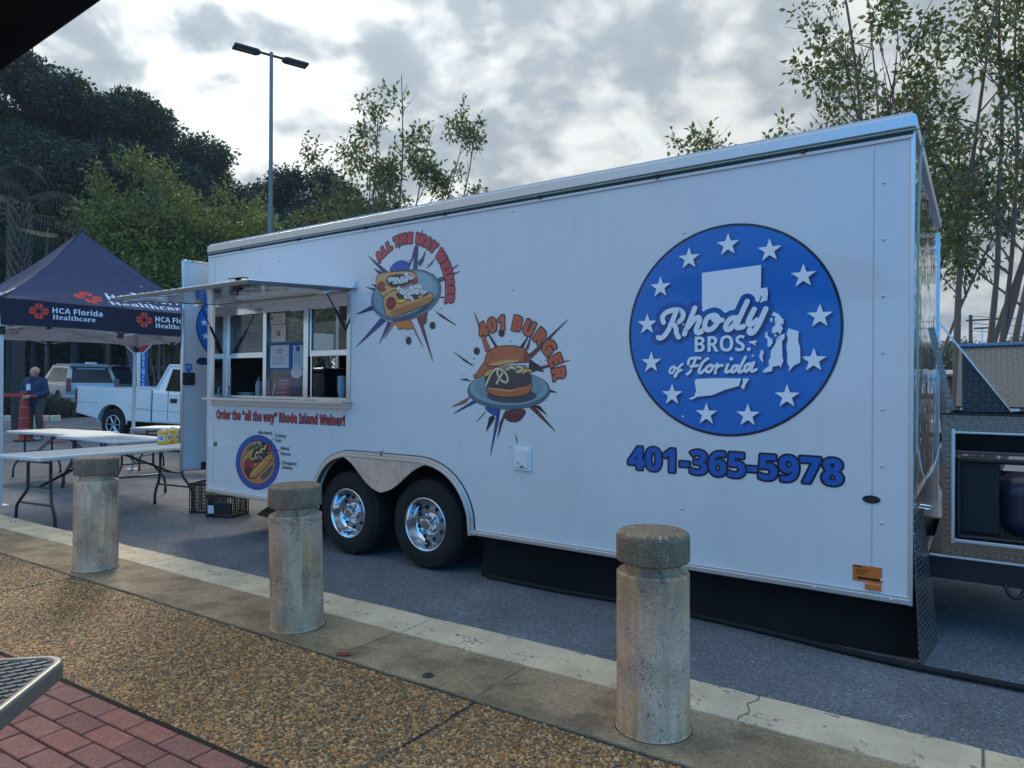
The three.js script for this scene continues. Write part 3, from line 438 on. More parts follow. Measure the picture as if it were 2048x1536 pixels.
// generator inside the box
{
  const g = thing('generator', 'dark blue portable generator inside the checker plate box on the tongue', 'generator', [6.75, 0.53, -1.1]);
  part('tank', rbox(0.5, 0.34, 0.5, 0.1, -0.02, 0.2, 0.1, 0, 0, 0, 4), phys([0.006, 0.010, 0.032], 0.45, { clearcoat: 0.3 }), g);
  part('muffler_box', rbox(0.2, 0.42, 0.42, 0.02, -0.36, 0.24, 0.1), M.black, g);
  part('frame', [rod([-0.46, 0.02, 0.36], [0.5, 0.02, 0.36], 0.016), rod([-0.46, 0.46, 0.36], [0.5, 0.46, 0.36], 0.016), rod([-0.46, 0.02, 0.36], [-0.46, 0.46, 0.36], 0.016), rod([-0.46, 0.46, 0.36], [-0.46, 0.46, -0.2], 0.016)], M.blackSteel, g);
  part('cross_bar', rbox(1.0, 0.018, 0.02, 0.004, 0, 0.505, 0.40), std([0.1, 0.1, 0.11], 0.35, 0.7), g);
  part('warning_label', box(0.055, 0.028, 0.003, -0.02, 0.505, 0.412), std([0.75, 0.5, 0.03], 0.5), g);
  part('maker_plate', [place(new THREE.TorusGeometry(0.018, 0.003, 6, 20), -0.1, 0.24, 0.352), box(0.1, 0.008, 0.004, -0.09, 0.205, 0.352)], M.alu, g);
  part('recoil_cover', place(lathe([[0, 0.03], [0.1, 0.025], [0.13, 0]], 24), -0.02, 0.2, 0.345, 1.57), phys([0.01, 0.018, 0.075], 0.4), g);
}
// ---------------------------------------------------------------- vinyl graphics on the trailer
function canvasOf(w, h) { const c = document.createElement('canvas'); c.width = Math.round(w); c.height = Math.round(h); return c; }
function canvasTex(c) { const t = new THREE.CanvasTexture(c); t.colorSpace = THREE.SRGBColorSpace; t.anisotropy = 8; t.magFilter = THREE.LinearFilter; t.minFilter = THREE.LinearMipmapLinearFilter; return t; }
// a sheet on the side wall between two corners in metres; draw() gets the context and a function from survey marks to pixels
function decal(name, x0, y0, x1, y1, ppm, draw, o = {}) {
  const c = canvasOf((x1 - x0) * ppm, (y1 - y0) * ppm), ctx = c.getContext('2d'); ctx.lineJoin = ctx.lineCap = 'round';
  const z = o.z ?? 0; const P = (u, v) => { const [x, y] = wall(u, v, z); return [(x - x0) * ppm, (y1 - y) * ppm]; };
  draw(ctx, P, c, (x, y) => [(x - x0) * ppm, (y1 - y) * ppm]);
  const m = part(name, place(new THREE.PlaneGeometry(x1 - x0, y1 - y0), (x0 + x1) / 2, (y0 + y1) / 2, z + (o.lift ?? 0.0025)), phys(1, o.rough ?? 0.3, { map: canvasTex(c), transparent: !o.solid, clearcoat: o.solid ? 0 : 0.5, clearcoatRoughness: 0.06 }), o.parent ?? T, o.label);
  m.castShadow = false; return m;
}
const crop = (P, ox, oy, s) => (x, y) => P(ox + x / s, oy + y / s);
function path(ctx, pts, K, smooth) {
  const q = pts.map((p) => K(p[0], p[1])); ctx.beginPath();
  if (!smooth) q.forEach((p, i) => i ? ctx.lineTo(...p) : ctx.moveTo(...p));
  else { const n = q.length; const mid = (a, b) => [(a[0] + b[0]) / 2, (a[1] + b[1]) / 2]; ctx.moveTo(...mid(q[n - 1], q[0])); for (let i = 0; i < n; i++) ctx.quadraticCurveTo(...q[i], ...mid(q[i], q[(i + 1) % n])); }
  ctx.closePath();
}
function blob(ctx, K, pts, fill, line = '#14161c', lw = 3, smooth = true) { path(ctx, pts, K, smooth); if (fill) { ctx.fillStyle = fill; ctx.fill(); } if (line) { ctx.strokeStyle = line; ctx.lineWidth = lw; ctx.stroke(); } }
function spike(ctx, K, l, fill, lw = 3) { l.forEach((p) => blob(ctx, K, p, fill, '#10131a', lw, false)); }
function line(ctx, K, pts, col, lw) { const q = pts.map((p) => K(p[0], p[1])); ctx.beginPath(); ctx.moveTo(...q[0]); if (q.length === 2) ctx.lineTo(...q[1]); else { for (let i = 1; i < q.length - 1; i++) { const e = i === q.length - 2 ? q[i + 1] : [(q[i][0] + q[i + 1][0]) / 2, (q[i][1] + q[i + 1][1]) / 2]; ctx.quadraticCurveTo(...q[i], ...e); } } ctx.strokeStyle = col; ctx.lineWidth = lw; ctx.stroke(); }
function ring(cx, cy, rx, ry, rot = 0, n = 40) { const l = []; for (let i = 0; i < n; i++) { const a = i / n * 6.2832, x = rx * Math.cos(a), y = ry * Math.sin(a); l.push([cx + x * Math.cos(rot) - y * Math.sin(rot), cy + x * Math.sin(rot) + y * Math.cos(rot)]); } return l; }
function dots(ctx, K, cx, cy, r0, r1, n, seed, sq = 1) { const h = mulberry(seed); for (let i = 0; i < n; i++) { const a = h() * 6.283, r = r0 + (r1 - r0) * h(), s = 2 + 4 * h() * h(); const p = K(cx + r * Math.cos(a) * sq, cy + r * Math.sin(a)); ctx.beginPath(); ctx.arc(p[0], p[1], s * 0.75, 0, 7); ctx.fillStyle = '#1a2230'; ctx.fill(); } }
function arcText(ctx, str, cx, cy, r, a0, a1, size, fill, edge, lw, fat, Q, ppm) {  // letters stand on a circle, from angle a0 down to a1 (degrees)
  ctx.font = 'bold ' + size + 'px sans-serif'; ctx.textAlign = 'center'; ctx.textBaseline = 'middle';
  const ws = [...str].map((ch) => ctx.measureText(ch).width * (ch === ' ' ? 0.9 : 1)), tot = ws.reduce((a, b) => a + b, 0) - ws[0] / 2 - ws[ws.length - 1] / 2; let acc = 0;
  for (const pass of [0, 1]) { acc = 0; [...str].forEach((ch, i) => { const a = (a0 + (a1 - a0) * acc / tot) * Math.PI / 180; acc += (ws[i] + (ws[i + 1] ?? 0)) / 2; const p = Q(cx + r * Math.cos(a), cy + r * Math.sin(a)); ctx.save(); ctx.translate(...p); ctx.rotate(Math.PI / 2 - a); ctx.lineWidth = pass ? fat : fat + lw; ctx.strokeStyle = pass ? fill : edge; ctx.strokeText(ch, 0, 0); if (pass) { ctx.fillStyle = fill; ctx.fillText(ch, 0, 0); } ctx.restore(); }); }
}
function fitText(ctx, str, x0, x1, yBase, size, font, fill, edge, lw, fat = 0) {
  ctx.font = font.replace('#', size); ctx.textAlign = 'left'; ctx.textBaseline = 'alphabetic'; const w = ctx.measureText(str).width; ctx.save(); ctx.translate(x0, yBase); ctx.scale((x1 - x0) / w, 1);
  if (edge) { ctx.strokeStyle = edge; ctx.lineWidth = lw + fat; ctx.strokeText(str, 0, 0); } if (fat) { ctx.strokeStyle = fill; ctx.lineWidth = fat; ctx.strokeText(str, 0, 0); } ctx.fillStyle = fill; ctx.fillText(str, 0, 0); ctx.restore();
}
function star(ctx, x, y, r, fill) { ctx.beginPath(); for (let i = 0; i < 10; i++) { const a = -Math.PI / 2 + i * Math.PI / 5, q = i & 1 ? r * 0.4 : r; ctx[i ? 'lineTo' : 'moveTo'](x + q * Math.cos(a), y + q * Math.sin(a)); } ctx.closePath(); ctx.fillStyle = fill; ctx.fill(); }

const SCRIPT = { // centre lines of the hand lettering
  rhody: [[[192, 640], [172, 600], [200, 545], [270, 515], [350, 508], [398, 545], [385, 605], [330, 645], [262, 662]], [[322, 520], [290, 610], [240, 725], [195, 785], [150, 808], [138, 792]], [[285, 655], [325, 690], [318, 750], [345, 790]],
    [[512, 492], [470, 600], [405, 758]], [[440, 690], [500, 610], [552, 580], [565, 620], [530, 690], [522, 740], [565, 752], [610, 700]], [[705, 565], [650, 575], [612, 640], [615, 705], [665, 722], [730, 670], [758, 600], [720, 560], [690, 590], [725, 630], [790, 615]],
    [[965, 600], [905, 580], [845, 630], [822, 695], [850, 722], [905, 680], [950, 610]], [[1048, 425], [985, 560], [935, 670], [950, 705], [1010, 680]], [[1120, 505], [1075, 590], [1052, 650], [1085, 672], [1150, 615]], [[1238, 500], [1190, 610], [1140, 710], [1095, 755], [1060, 738], [1075, 715]]],
  florida: [[[445, 1065], [445, 1020], [490, 1000], [565, 1005]], [[520, 1010], [490, 1090], [455, 1165], [432, 1168]], [[470, 1090], [540, 1080]], [[645, 1010], [600, 1030], [560, 1110], [550, 1155], [580, 1160], [615, 1120]], [[680, 1075], [640, 1085], [620, 1130], [650, 1155], [690, 1120], [695, 1085], [720, 1085]], [[740, 1065], [735, 1110], [720, 1158]], [[735, 1105], [765, 1070], [795, 1080]], [[850, 1070], [825, 1130], [830, 1158], [870, 1135]], [[955, 1085], [915, 1075], [885, 1125], [895, 1155], [935, 1130], [960, 1085]], [[1030, 995], [985, 1080], [955, 1140], [975, 1155], [1010, 1130]], [[1090, 1065], [1045, 1060], [1015, 1115], [1030, 1150], [1065, 1120], [1092, 1065]], [[1115, 1050], [1085, 1120], [1095, 1150], [1140, 1120]]],
  of: [[[300, 1090], [265, 1100], [250, 1150], [275, 1165], [305, 1130], [300, 1095], [330, 1110]], [[385, 1065], [350, 1090], [330, 1150], [315, 1200], [300, 1190], [330, 1150], [375, 1125]]],
};
decal('round_logo', 4.555, 1.13, 5.805, 2.385, 820, (ctx, P, c, Q) => {
  const [cx, cy] = Q(5.18, 1.7565), r = 0.612 * 820;
  ctx.beginPath(); ctx.arc(cx, cy, r, 0, 7); ctx.fillStyle = '#0a1330'; ctx.fill(); ctx.beginPath(); ctx.arc(cx, cy, r - 12, 0, 7); ctx.fillStyle = '#0a6cc2'; ctx.fill();
  const K = crop(P, 1290, 520, 5.121), white = '#f3f5f8';
  const sh = (on, dx = 9, dy = 10) => { ctx.shadowColor = on ? 'rgba(2,12,40,0.75)' : 'transparent'; ctx.shadowBlur = on ? 12 : 0; ctx.shadowOffsetX = on ? dx : 0; ctx.shadowOffsetY = on ? dy : 0; };
  sh(true);
  for (let i = 0; i < 13; i++) { const a = (90 + i * 360 / 13) * Math.PI / 180, p = Q(5.182 + 0.497 * Math.cos(a), 1.7526 + 0.497 * Math.sin(a)); star(ctx, p[0], p[1], 0.068 * 820, white); }
  // the state's outline in pieces
  const pieces = [[[585, 132], [1192, 50], [1188, 292], [1252, 280], [1262, 340], [1250, 425], [1195, 452], [1178, 438], [1200, 370], [1188, 368], [1168, 430], [1120, 450], [1050, 480], [900, 540], [640, 570], [585, 525]],
    [[1305, 525], [1365, 550], [1420, 610], [1418, 665], [1390, 650], [1412, 700], [1385, 765], [1360, 735], [1320, 755], [1300, 740], [1305, 695], [1340, 660], [1320, 640], [1335, 575], [1300, 570]], [[1285, 585], [1312, 605], [1300, 640], [1280, 620]],
    [[1250, 730], [1262, 780], [1305, 810], [1310, 850], [1280, 890], [1255, 885], [1255, 810], [1228, 790], [1235, 745]], [[1470, 700], [1575, 730], [1570, 830], [1590, 900], [1592, 1050], [1530, 1080], [1470, 1142], [1480, 1095], [1455, 1050], [1460, 980], [1450, 890], [1462, 800], [1450, 760]],
    [[1430, 750], [1432, 800], [1405, 830], [1410, 1000], [1420, 1030], [1390, 1105], [1375, 1080], [1310, 1095], [1300, 1140], [1215, 1155], [1210, 1130], [1270, 1085], [1268, 1020], [1285, 1010], [1290, 930], [1345, 840], [1350, 790]],
    [[1205, 915], [1218, 950], [1205, 990], [1215, 1050], [1195, 1040], [1170, 990], [1185, 930]], [[1065, 830], [1140, 822], [1150, 845], [1125, 850], [1145, 885], [1105, 860], [1070, 850]], [[1090, 985], [1105, 962], [1120, 992]],
    [[520, 1220], [700, 1210], [985, 1212], [965, 1290], [820, 1330], [690, 1385], [540, 1400], [480, 1430], [445, 1420], [505, 1395], [525, 1340], [510, 1250]], [[1003, 1215], [1070, 1212], [1025, 1290], [1018, 1328], [980, 1300], [1002, 1265]]];
  pieces.forEach((p) => blob(ctx, K, p, white, null, 0, false)); blob(ctx, K, ring(1338, 772, 12, 12), white, null);
  sh(false);
  const strokes = (l, col, lw) => l.forEach((s) => line(ctx, K, s, col, lw));
  strokes(SCRIPT.rhody, '#08509e', 74); sh(true, 7, 9); strokes(SCRIPT.rhody, white, 25); strokes(SCRIPT.florida, white, 14); strokes(SCRIPT.of, white, 12); blob(ctx, K, ring(885, 1012, 20, 20), white, null);
  ctx.fillStyle = white; const a = K(492, 950), b = K(1095, 925); fitText(ctx, 'BROS.', a[0], b[0], a[1] - 4, 104, 'bold #px sans-serif', white); sh(false);
}, { label: 'round blue logo with thirteen white stars' });
decal('phone_number', 4.54, 0.885, 5.83, 1.085, 800, (ctx, P, c) => { const y = (1.085 - 0.917) * 800; fitText(ctx, '401-365-5978', 26, 1006, y, 150, 'bold #px sans-serif', '#0a5cb4', '#0b1020', 17, 5); });
decal('order_line', 0.13, 1.045, 2.02, 1.19, 800, (ctx) => fitText(ctx, 'Order the "all the way" Rhode Island Weiner!', 16, 1494, 86, 92, 'bold #px sans-serif', '#c01f2c', '#171425', 8, 1.2));

function splash(ctx, K, spikes, blue, teal) { for (const [pts, col] of spikes) blob(ctx, K, pts, col, '#10131a', 3, false); }
decal('weiner_graphic', 2.08, 1.56, 3.24, 2.68, 760, (ctx, P, c, Q) => {
  const K = crop(P, 680, 440, 4.8), bl = '#1c3c86', te = '#2b5570', or = '#e0803a', ma = '#8a3a3c', bk = '#1a2230';
  splash(ctx, K, [[[[275, 345], [460, 495], [420, 510]], bl], [[[330, 468], [400, 500], [385, 530]], bl], [[[255, 645], [345, 660], [340, 684]], bl], [[[303, 615], [352, 625], [345, 648]], bl], [[[160, 905], [312, 818], [318, 862]], bl], [[[160, 1215], [395, 940], [445, 968]], bl], [[[378, 1190], [462, 970], [495, 985]], bl], [[[428, 1135], [500, 980], [535, 985]], or], [[[895, 1360], [738, 930], [800, 1005]], ma], [[[800, 1225], [660, 955], [722, 1045]], or], [[[1115, 1010], [985, 915], [922, 880], [975, 930]], bk], [[[795, 90], [785, 130], [790, 130]], bk], [[[722, 250], [752, 250], [742, 470], [704, 475]], te], [[[720, 250], [716, 330], [660, 475], [648, 450], [690, 370]], bl], [[[825, 295], [800, 400], [768, 440], [745, 410], [785, 370]], te], [[[910, 372], [880, 425], [832, 466]], te], [[[1140, 430], [1078, 475], [1085, 460]], bl], [[[1152, 492], [945, 605], [930, 565]], te], [[[1012, 740], [958, 738], [985, 752]], te], [[[575, 240], [570, 280], [580, 250]], bk]]);
  blob(ctx, K, [[470, 505], [500, 430], [575, 385], [640, 395], [672, 425], [655, 490]], '#1458b0'); blob(ctx, K, [[515, 975], [550, 1020], [565, 1060], [600, 1040], [660, 1050], [710, 1045], [690, 950]], or); blob(ctx, K, [[735, 930], [850, 870], [830, 940], [835, 990], [790, 1012], [770, 985]], ma);
  dots(ctx, K, 640, 720, 300, 400, 90, 5); blob(ctx, K, ring(890, 1012, 27, 33), '#26303f'); blob(ctx, K, ring(660, 1158, 26, 37), '#26303f');
  blob(ctx, K, ring(637, 722, 345, 236, -0.32), '#5f7a86', '#42555f', 3); blob(ctx, K, ring(630, 712, 318, 212, -0.32), '#86a3ad', null); blob(ctx, K, ring(690, 650, 210, 130, -0.3), '#94b0b8', null);
  blob(ctx, K, [[450, 960], [700, 900], [900, 770], [930, 700], [905, 800], [720, 940], [560, 985]], '#40525c', null);
  const bun = '#d9a368', bunD = '#c07c4a', dog = '#a8423d', meat = '#3a2a28';
  blob(ctx, K, [[345, 620], [350, 540], [400, 505], [560, 490], [690, 488], [740, 520], [742, 600], [560, 660], [470, 745], [400, 735], [372, 680]], bun, '#1a1412', 5); blob(ctx, K, ring(405, 640, 38, 48, -0.2), dog, '#1a1412', 4); blob(ctx, K, ring(722, 590, 28, 36), dog, '#1a1412', 3);
  blob(ctx, K, [[430, 560], [520, 520], [680, 530], [730, 580], [600, 640], [480, 650]], meat, '#1a1412', 3); blob(ctx, K, [[425, 630], [470, 640], [460, 660], [430, 655]], '#e7c74e', '#1a1412', 2);
  const curd = (l, s) => { const h = mulberry(s); for (const [x, y] of l) for (let i = 0; i < 9; i++) blob(ctx, K, ring(x + 30 * (h() - 0.5), y + 30 * (h() - 0.5), 11 + 6 * h(), 9 + 6 * h(), h() * 3, 10), '#f4f5ef', '#5c6470', 1.3); for (const [x, y] of l) for (let i = 0; i < 4; i++) { const p = K(x + 40 * (h() - 0.5), y + 34 * (h() - 0.5)); ctx.fillStyle = '#2a3038'; ctx.fillRect(p[0], p[1], 3, 3); } };
  curd([[480, 575], [510, 560], [545, 572], [580, 585], [600, 560], [640, 530], [665, 545], [690, 555], [640, 575], [610, 590], [530, 595]], 3);
  blob(ctx, K, [[412, 790], [420, 730], [500, 680], [560, 665], [640, 700], [870, 688], [905, 735], [870, 800], [640, 890], [500, 942], [440, 915], [425, 850]], bun, '#1a1412', 5); blob(ctx, K, [[470, 880], [640, 820], [880, 725], [895, 745], [860, 800], [640, 885], [505, 935]], bunD, null); blob(ctx, K, ring(492, 800, 42, 60, 0.1), dog, '#1a1412', 4);
  blob(ctx, K, [[530, 720], [570, 690], [700, 690], [850, 690], [840, 730], [700, 770], [590, 770]], meat, '#1a1412', 3); blob(ctx, K, [[528, 790], [545, 755], [640, 760], [640, 780], [580, 805]], '#ecc93f', '#1a1412', 3); blob(ctx, K, [[740, 745], [770, 720], [810, 725], [780, 748]], '#ecc93f', '#1a1412', 2);
  curd([[565, 660], [595, 680], [620, 700], [660, 690], [690, 655], [740, 635], [765, 645], [700, 690], [740, 690], [790, 690], [815, 700], [660, 720], [685, 750], [640, 735]], 4);
  arcText(ctx, 'ALL THE WAY WEINER', 2.672, 2.128, 0.446, 131, -7, 76, '#c8484e', '#2a1830', 11, 11, Q);
}, { label: 'two hot dogs on a plate under red arched lettering' });
decal('burger_graphic', 3.12, 0.90, 4.19, 1.98, 760, (ctx, P, c, Q) => {
  const K = crop(P, 880, 600, 4.8), bl = '#1d4a9e', ma = '#6e3436', bk = '#1c2026', or = '#c8643a';
  splash(ctx, K, [[[[332, 120], [490, 480], [440, 500]], or], [[[400, 210], [548, 440], [530, 450]], bk], [[[0, 130], [155, 240], [70, 190]], bk], [[[135, 500], [328, 632], [240, 590]], bk], [[[198, 765], [300, 778], [250, 755]], bk], [[[120, 1025], [290, 930], [250, 985]], or], [[[132, 1090], [330, 960], [345, 985]], bl], [[[350, 1172], [438, 1072], [420, 1100]], bk], [[[445, 1262], [475, 1130], [520, 1105], [525, 1140]], bk], [[[485, 1490], [545, 1100], [578, 1050], [555, 1200]], bl], [[[555, 1325], [575, 1180], [640, 1050], [620, 1120]], ma], [[[1108, 1260], [850, 1020], [900, 1010]], ma], [[[1028, 1105], [900, 1010], [960, 1020]], bk], [[[1122, 886], [1050, 862], [1055, 885]], bk], [[[1248, 578], [890, 690], [920, 650]], ma], [[[1225, 190], [880, 560], [860, 520]], ma], [[[850, 345], [800, 460], [770, 450]], bk], [[[880, 330], [850, 470], [820, 480]], ma], [[[1000, 690], [960, 640], [900, 670]], bk], [[[742, 1378], [726, 1295], [738, 1325]], bk]]);
  blob(ctx, K, [[330, 750], [380, 650], [430, 590], [470, 480], [560, 620], [480, 800]], or); blob(ctx, K, [[420, 1020], [580, 1040], [575, 1100], [520, 1110], [460, 1070]], bl); blob(ctx, K, [[620, 1060], [840, 1040], [800, 1130], [730, 1180], [650, 1160], [610, 1120]], ma); blob(ctx, K, [[860, 560], [900, 600], [980, 640], [900, 690], [850, 700]], '#231d20');
  dots(ctx, K, 660, 760, 330, 460, 90, 8); blob(ctx, K, ring(355, 490, 27, 34), '#232b33'); blob(ctx, K, ring(592, 315, 28, 38), '#232b33'); blob(ctx, K, ring(340, 730, 18, 20), or);
  blob(ctx, K, ring(662, 868, 395, 182, 0.0), '#566c77', '#34424b', 3); blob(ctx, K, ring(662, 852, 378, 160), '#8ba4ac', '#52656f', 2); blob(ctx, K, ring(662, 835, 330, 130), '#7c959d', '#60757e', 2); blob(ctx, K, ring(690, 920, 240, 70), '#3e4c52', null);
  const bun = '#c4683a', lite = '#dba257';
  blob(ctx, K, [[440, 850], [500, 800], [800, 800], [885, 790], [885, 860], [840, 910], [700, 938], [560, 930], [465, 900]], bun, '#1a1210', 5); blob(ctx, K, [[448, 850], [600, 870], [680, 880], [760, 855], [880, 790], [820, 840], [690, 862], [520, 845]], lite, null);
  blob(ctx, K, [[425, 760], [480, 690], [860, 690], [882, 740], [880, 800], [820, 830], [740, 835], [700, 862], [600, 850], [450, 830]], '#4a343a', '#1a1210', 4);
  blob(ctx, K, [[410, 725], [470, 650], [880, 650], [890, 700], [830, 690], [800, 722], [760, 680], [560, 670], [460, 740]], '#e6ad3c', '#1a1210', 4); blob(ctx, K, [[560, 640], [820, 620], [850, 650], [640, 680]], '#d98058', '#1a1210', 2);
  for (const s of [[[440, 820], [500, 680], [560, 650], [640, 700], [660, 790], [600, 790], [540, 700], [560, 660]], [[640, 670], [680, 630], [720, 660]], [[740, 640], [800, 640], [780, 690], [740, 690]], [[600, 700], [545, 800]]]) { line(ctx, K, s, '#1a1210', 19); line(ctx, K, s, '#d8cf9f', 13); }
  blob(ctx, K, [[430, 600], [440, 520], [520, 450], [680, 432], [820, 460], [872, 560], [865, 600], [700, 600], [560, 640], [460, 640]], bun, '#1a1210', 5); blob(ctx, K, [[450, 620], [600, 575], [770, 570], [740, 600], [560, 632]], lite, null); blob(ctx, K, [[800, 470], [860, 540], [862, 595], [790, 590], [810, 540]], '#9a3c34', null);
  line(ctx, K, [[515, 520], [495, 570]], '#2a1a14', 4); line(ctx, K, [[730, 470], [748, 500]], '#2a1a14', 4);
  arcText(ctx, '401 BURGER', 3.6178, 1.4199, 0.452, 115, 12, 100, '#d0603a', '#2b1b22', 12, 10, Q);
}, { label: 'burger on a plate under orange arched lettering' });
decal('hot_dog_graphic', 0.47, 0.42, 1.50, 1.03, 760, (ctx, P) => {
  const K = crop(P, 400, 800, 5.12);
  blob(ctx, K, ring(592, 640, 223, 279), '#1450a0', '#0e1626', 4); blob(ctx, K, ring(592, 640, 178, 222), '#d08052', '#0e1626', 3); blob(ctx, K, [[600, 800], [760, 640], [745, 720], [670, 820]], '#2e5a50', null); blob(ctx, K, [[470, 500], [590, 430], [600, 460], [480, 530]], '#2e5a50', null);
  blob(ctx, K, [[430, 640], [450, 560], [560, 480], [640, 440], [600, 560], [500, 700], [460, 720]], '#c0924e', '#17110f', 5); blob(ctx, K, ring(705, 490, 34, 44), '#9a3038', '#17110f', 4); blob(ctx, K, ring(505, 655, 48, 56), '#a8303a', '#17110f', 4); blob(ctx, K, [[440, 690], [560, 690], [600, 800], [500, 810], [470, 760]], '#5a2b2a', '#17110f', 3);
  blob(ctx, K, [[520, 590], [560, 500], [620, 430], [690, 440], [700, 490], [690, 570], [600, 640], [560, 650]], '#3a2624', '#17110f', 4);
  const mu = [[510, 585], [540, 620], [570, 590], [570, 540], [620, 540], [625, 500], [670, 500], [680, 460]]; line(ctx, K, mu, '#17110f', 16); line(ctx, K, mu, '#e6c66a', 10); const h = mulberry(6); for (let i = 0; i < 22; i++) blob(ctx, K, ring(560 + 110 * h(), 440 + 170 * h(), 6, 6), '#f2efe2', null);
  blob(ctx, K, [[500, 790], [520, 730], [600, 650], [700, 550], [745, 545], [750, 590], [690, 680], [580, 790], [530, 808]], '#c98a45', '#17110f', 6); line(ctx, K, [[530, 760], [620, 670], [700, 590]], '#e3b878', 7);
  for (const l of [[[652, 370], [640, 450]], [[760, 392], [690, 460]], [[818, 517], [700, 525]], [[828, 655], [640, 600]]]) line(ctx, K, l, '#10131a', 4);
  ctx.fillStyle = '#14182a';
  for (const [s, x0, x1, y] of [['Mustard', 597, 742, 345], ['Celery', 770, 885, 378], ['Salt', 768, 832, 428], ['Meat', 825, 917, 507], ['Sauce', 825, 930, 562], ['Chopped', 836, 990, 655], ['Onions', 836, 952, 702]]) { const a = K(x0, y), b = K(x1, y); fitText(ctx, s, a[0], b[0], a[1], 31, '#px sans-serif', '#14182a', '#14182a', 1.6); }
}, { label: 'oval hot dog emblem with named toppings' });
decal('dealer_sticker', 5.842, 0.428, 5.978, 0.512, 900, (ctx, P, c) => { ctx.fillStyle = '#d8722a'; ctx.fillRect(0, 0, c.width, c.height); ctx.fillStyle = '#3a2010'; ctx.fillRect(4, 5, 36, 6); ctx.fillRect(20, 54, 96, 12); for (let i = 0; i < 4; i++) ctx.fillRect(12, 20 + i * 7, 58 - i * 8, 3); }, { solid: true, lift: 0.0018 });
{ // notices inside the middle pane
  const z = -0.133, paper = (name, u0, v0, u1, v1, draw, bg) => { const [x0, y1] = wall(u0, v0, z), [x1] = wall(u1, v0, z), [, y0] = wall(u0, v1, z); return decal(name, x0, y0, x1, y1, 900, (ctx, P, c) => { ctx.fillStyle = bg; ctx.fillRect(0, 0, c.width, c.height); draw(ctx, c.width, c.height); }, { solid: true, z, lift: 0, rough: 0.7 }); };
  const rows = (ctx, w, y0, y1, n, col = '#555') => { ctx.fillStyle = col; for (let i = 0; i < n; i++) ctx.fillRect(w * 0.12, y0 + (y1 - y0) * i / n, w * (0.76 - 0.2 * ((i * 7) % 3) / 2), 2); };
  paper('certificate', 541, 628, 571, 649, (c, w, h) => { rows(c, w, h * 0.25, h * 0.9, 5); c.fillStyle = '#222'; c.fillRect(w * 0.06, h * 0.3, w * 0.08, h * 0.3); }, '#e9e6dc');
  paper('certificate', 543, 651, 572, 684, (c, w, h) => { rows(c, w, h * 0.15, h * 0.9, 6); c.fillStyle = '#b98a6a'; c.fillRect(w * 0.38, h * 0.35, w * 0.24, h * 0.3); }, '#e9e6dc');
  paper('blue_backing', 539, 687, 611, 739, (c, w, h) => { c.fillStyle = '#185a9c'; c.fillRect(0, h * 0.9, w * 0.5, 3); }, '#1c66ae').position.z -= 0.002;
  paper('advisory_notice', 541, 691, 578, 736, (c, w, h) => { c.fillStyle = '#222'; c.font = 'bold ' + Math.round(h * 0.085) + 'px sans-serif'; c.textAlign = 'center'; c.fillText('CONSUMER', w / 2, h * 0.26); c.fillText('ADVISORY', w / 2, h * 0.38); rows(c, w, h * 0.48, h * 0.9, 8); }, '#dfe3e6');
  paper('blue_form', 586, 691, 606, 736, (c, w, h) => { c.fillStyle = '#2b62a4'; c.beginPath(); c.arc(w / 2, h * 0.15, w * 0.2, 0, 7); c.fill(); rows(c, w, h * 0.35, h * 0.92, 10, '#7a90a0'); }, '#bcd3d8');
  const ov = (() => { const [x, y] = wall(594, 745, z); const g = new THREE.CylinderGeometry(0.085, 0.085, 0.003, 28); g.scale(1, 1, 0.62); return place(g, x, y, z + 0.002, 1.57); })(); part('oval_sticker', ov, std([0.72, 0.66, 0.62], 0.6), T);
}
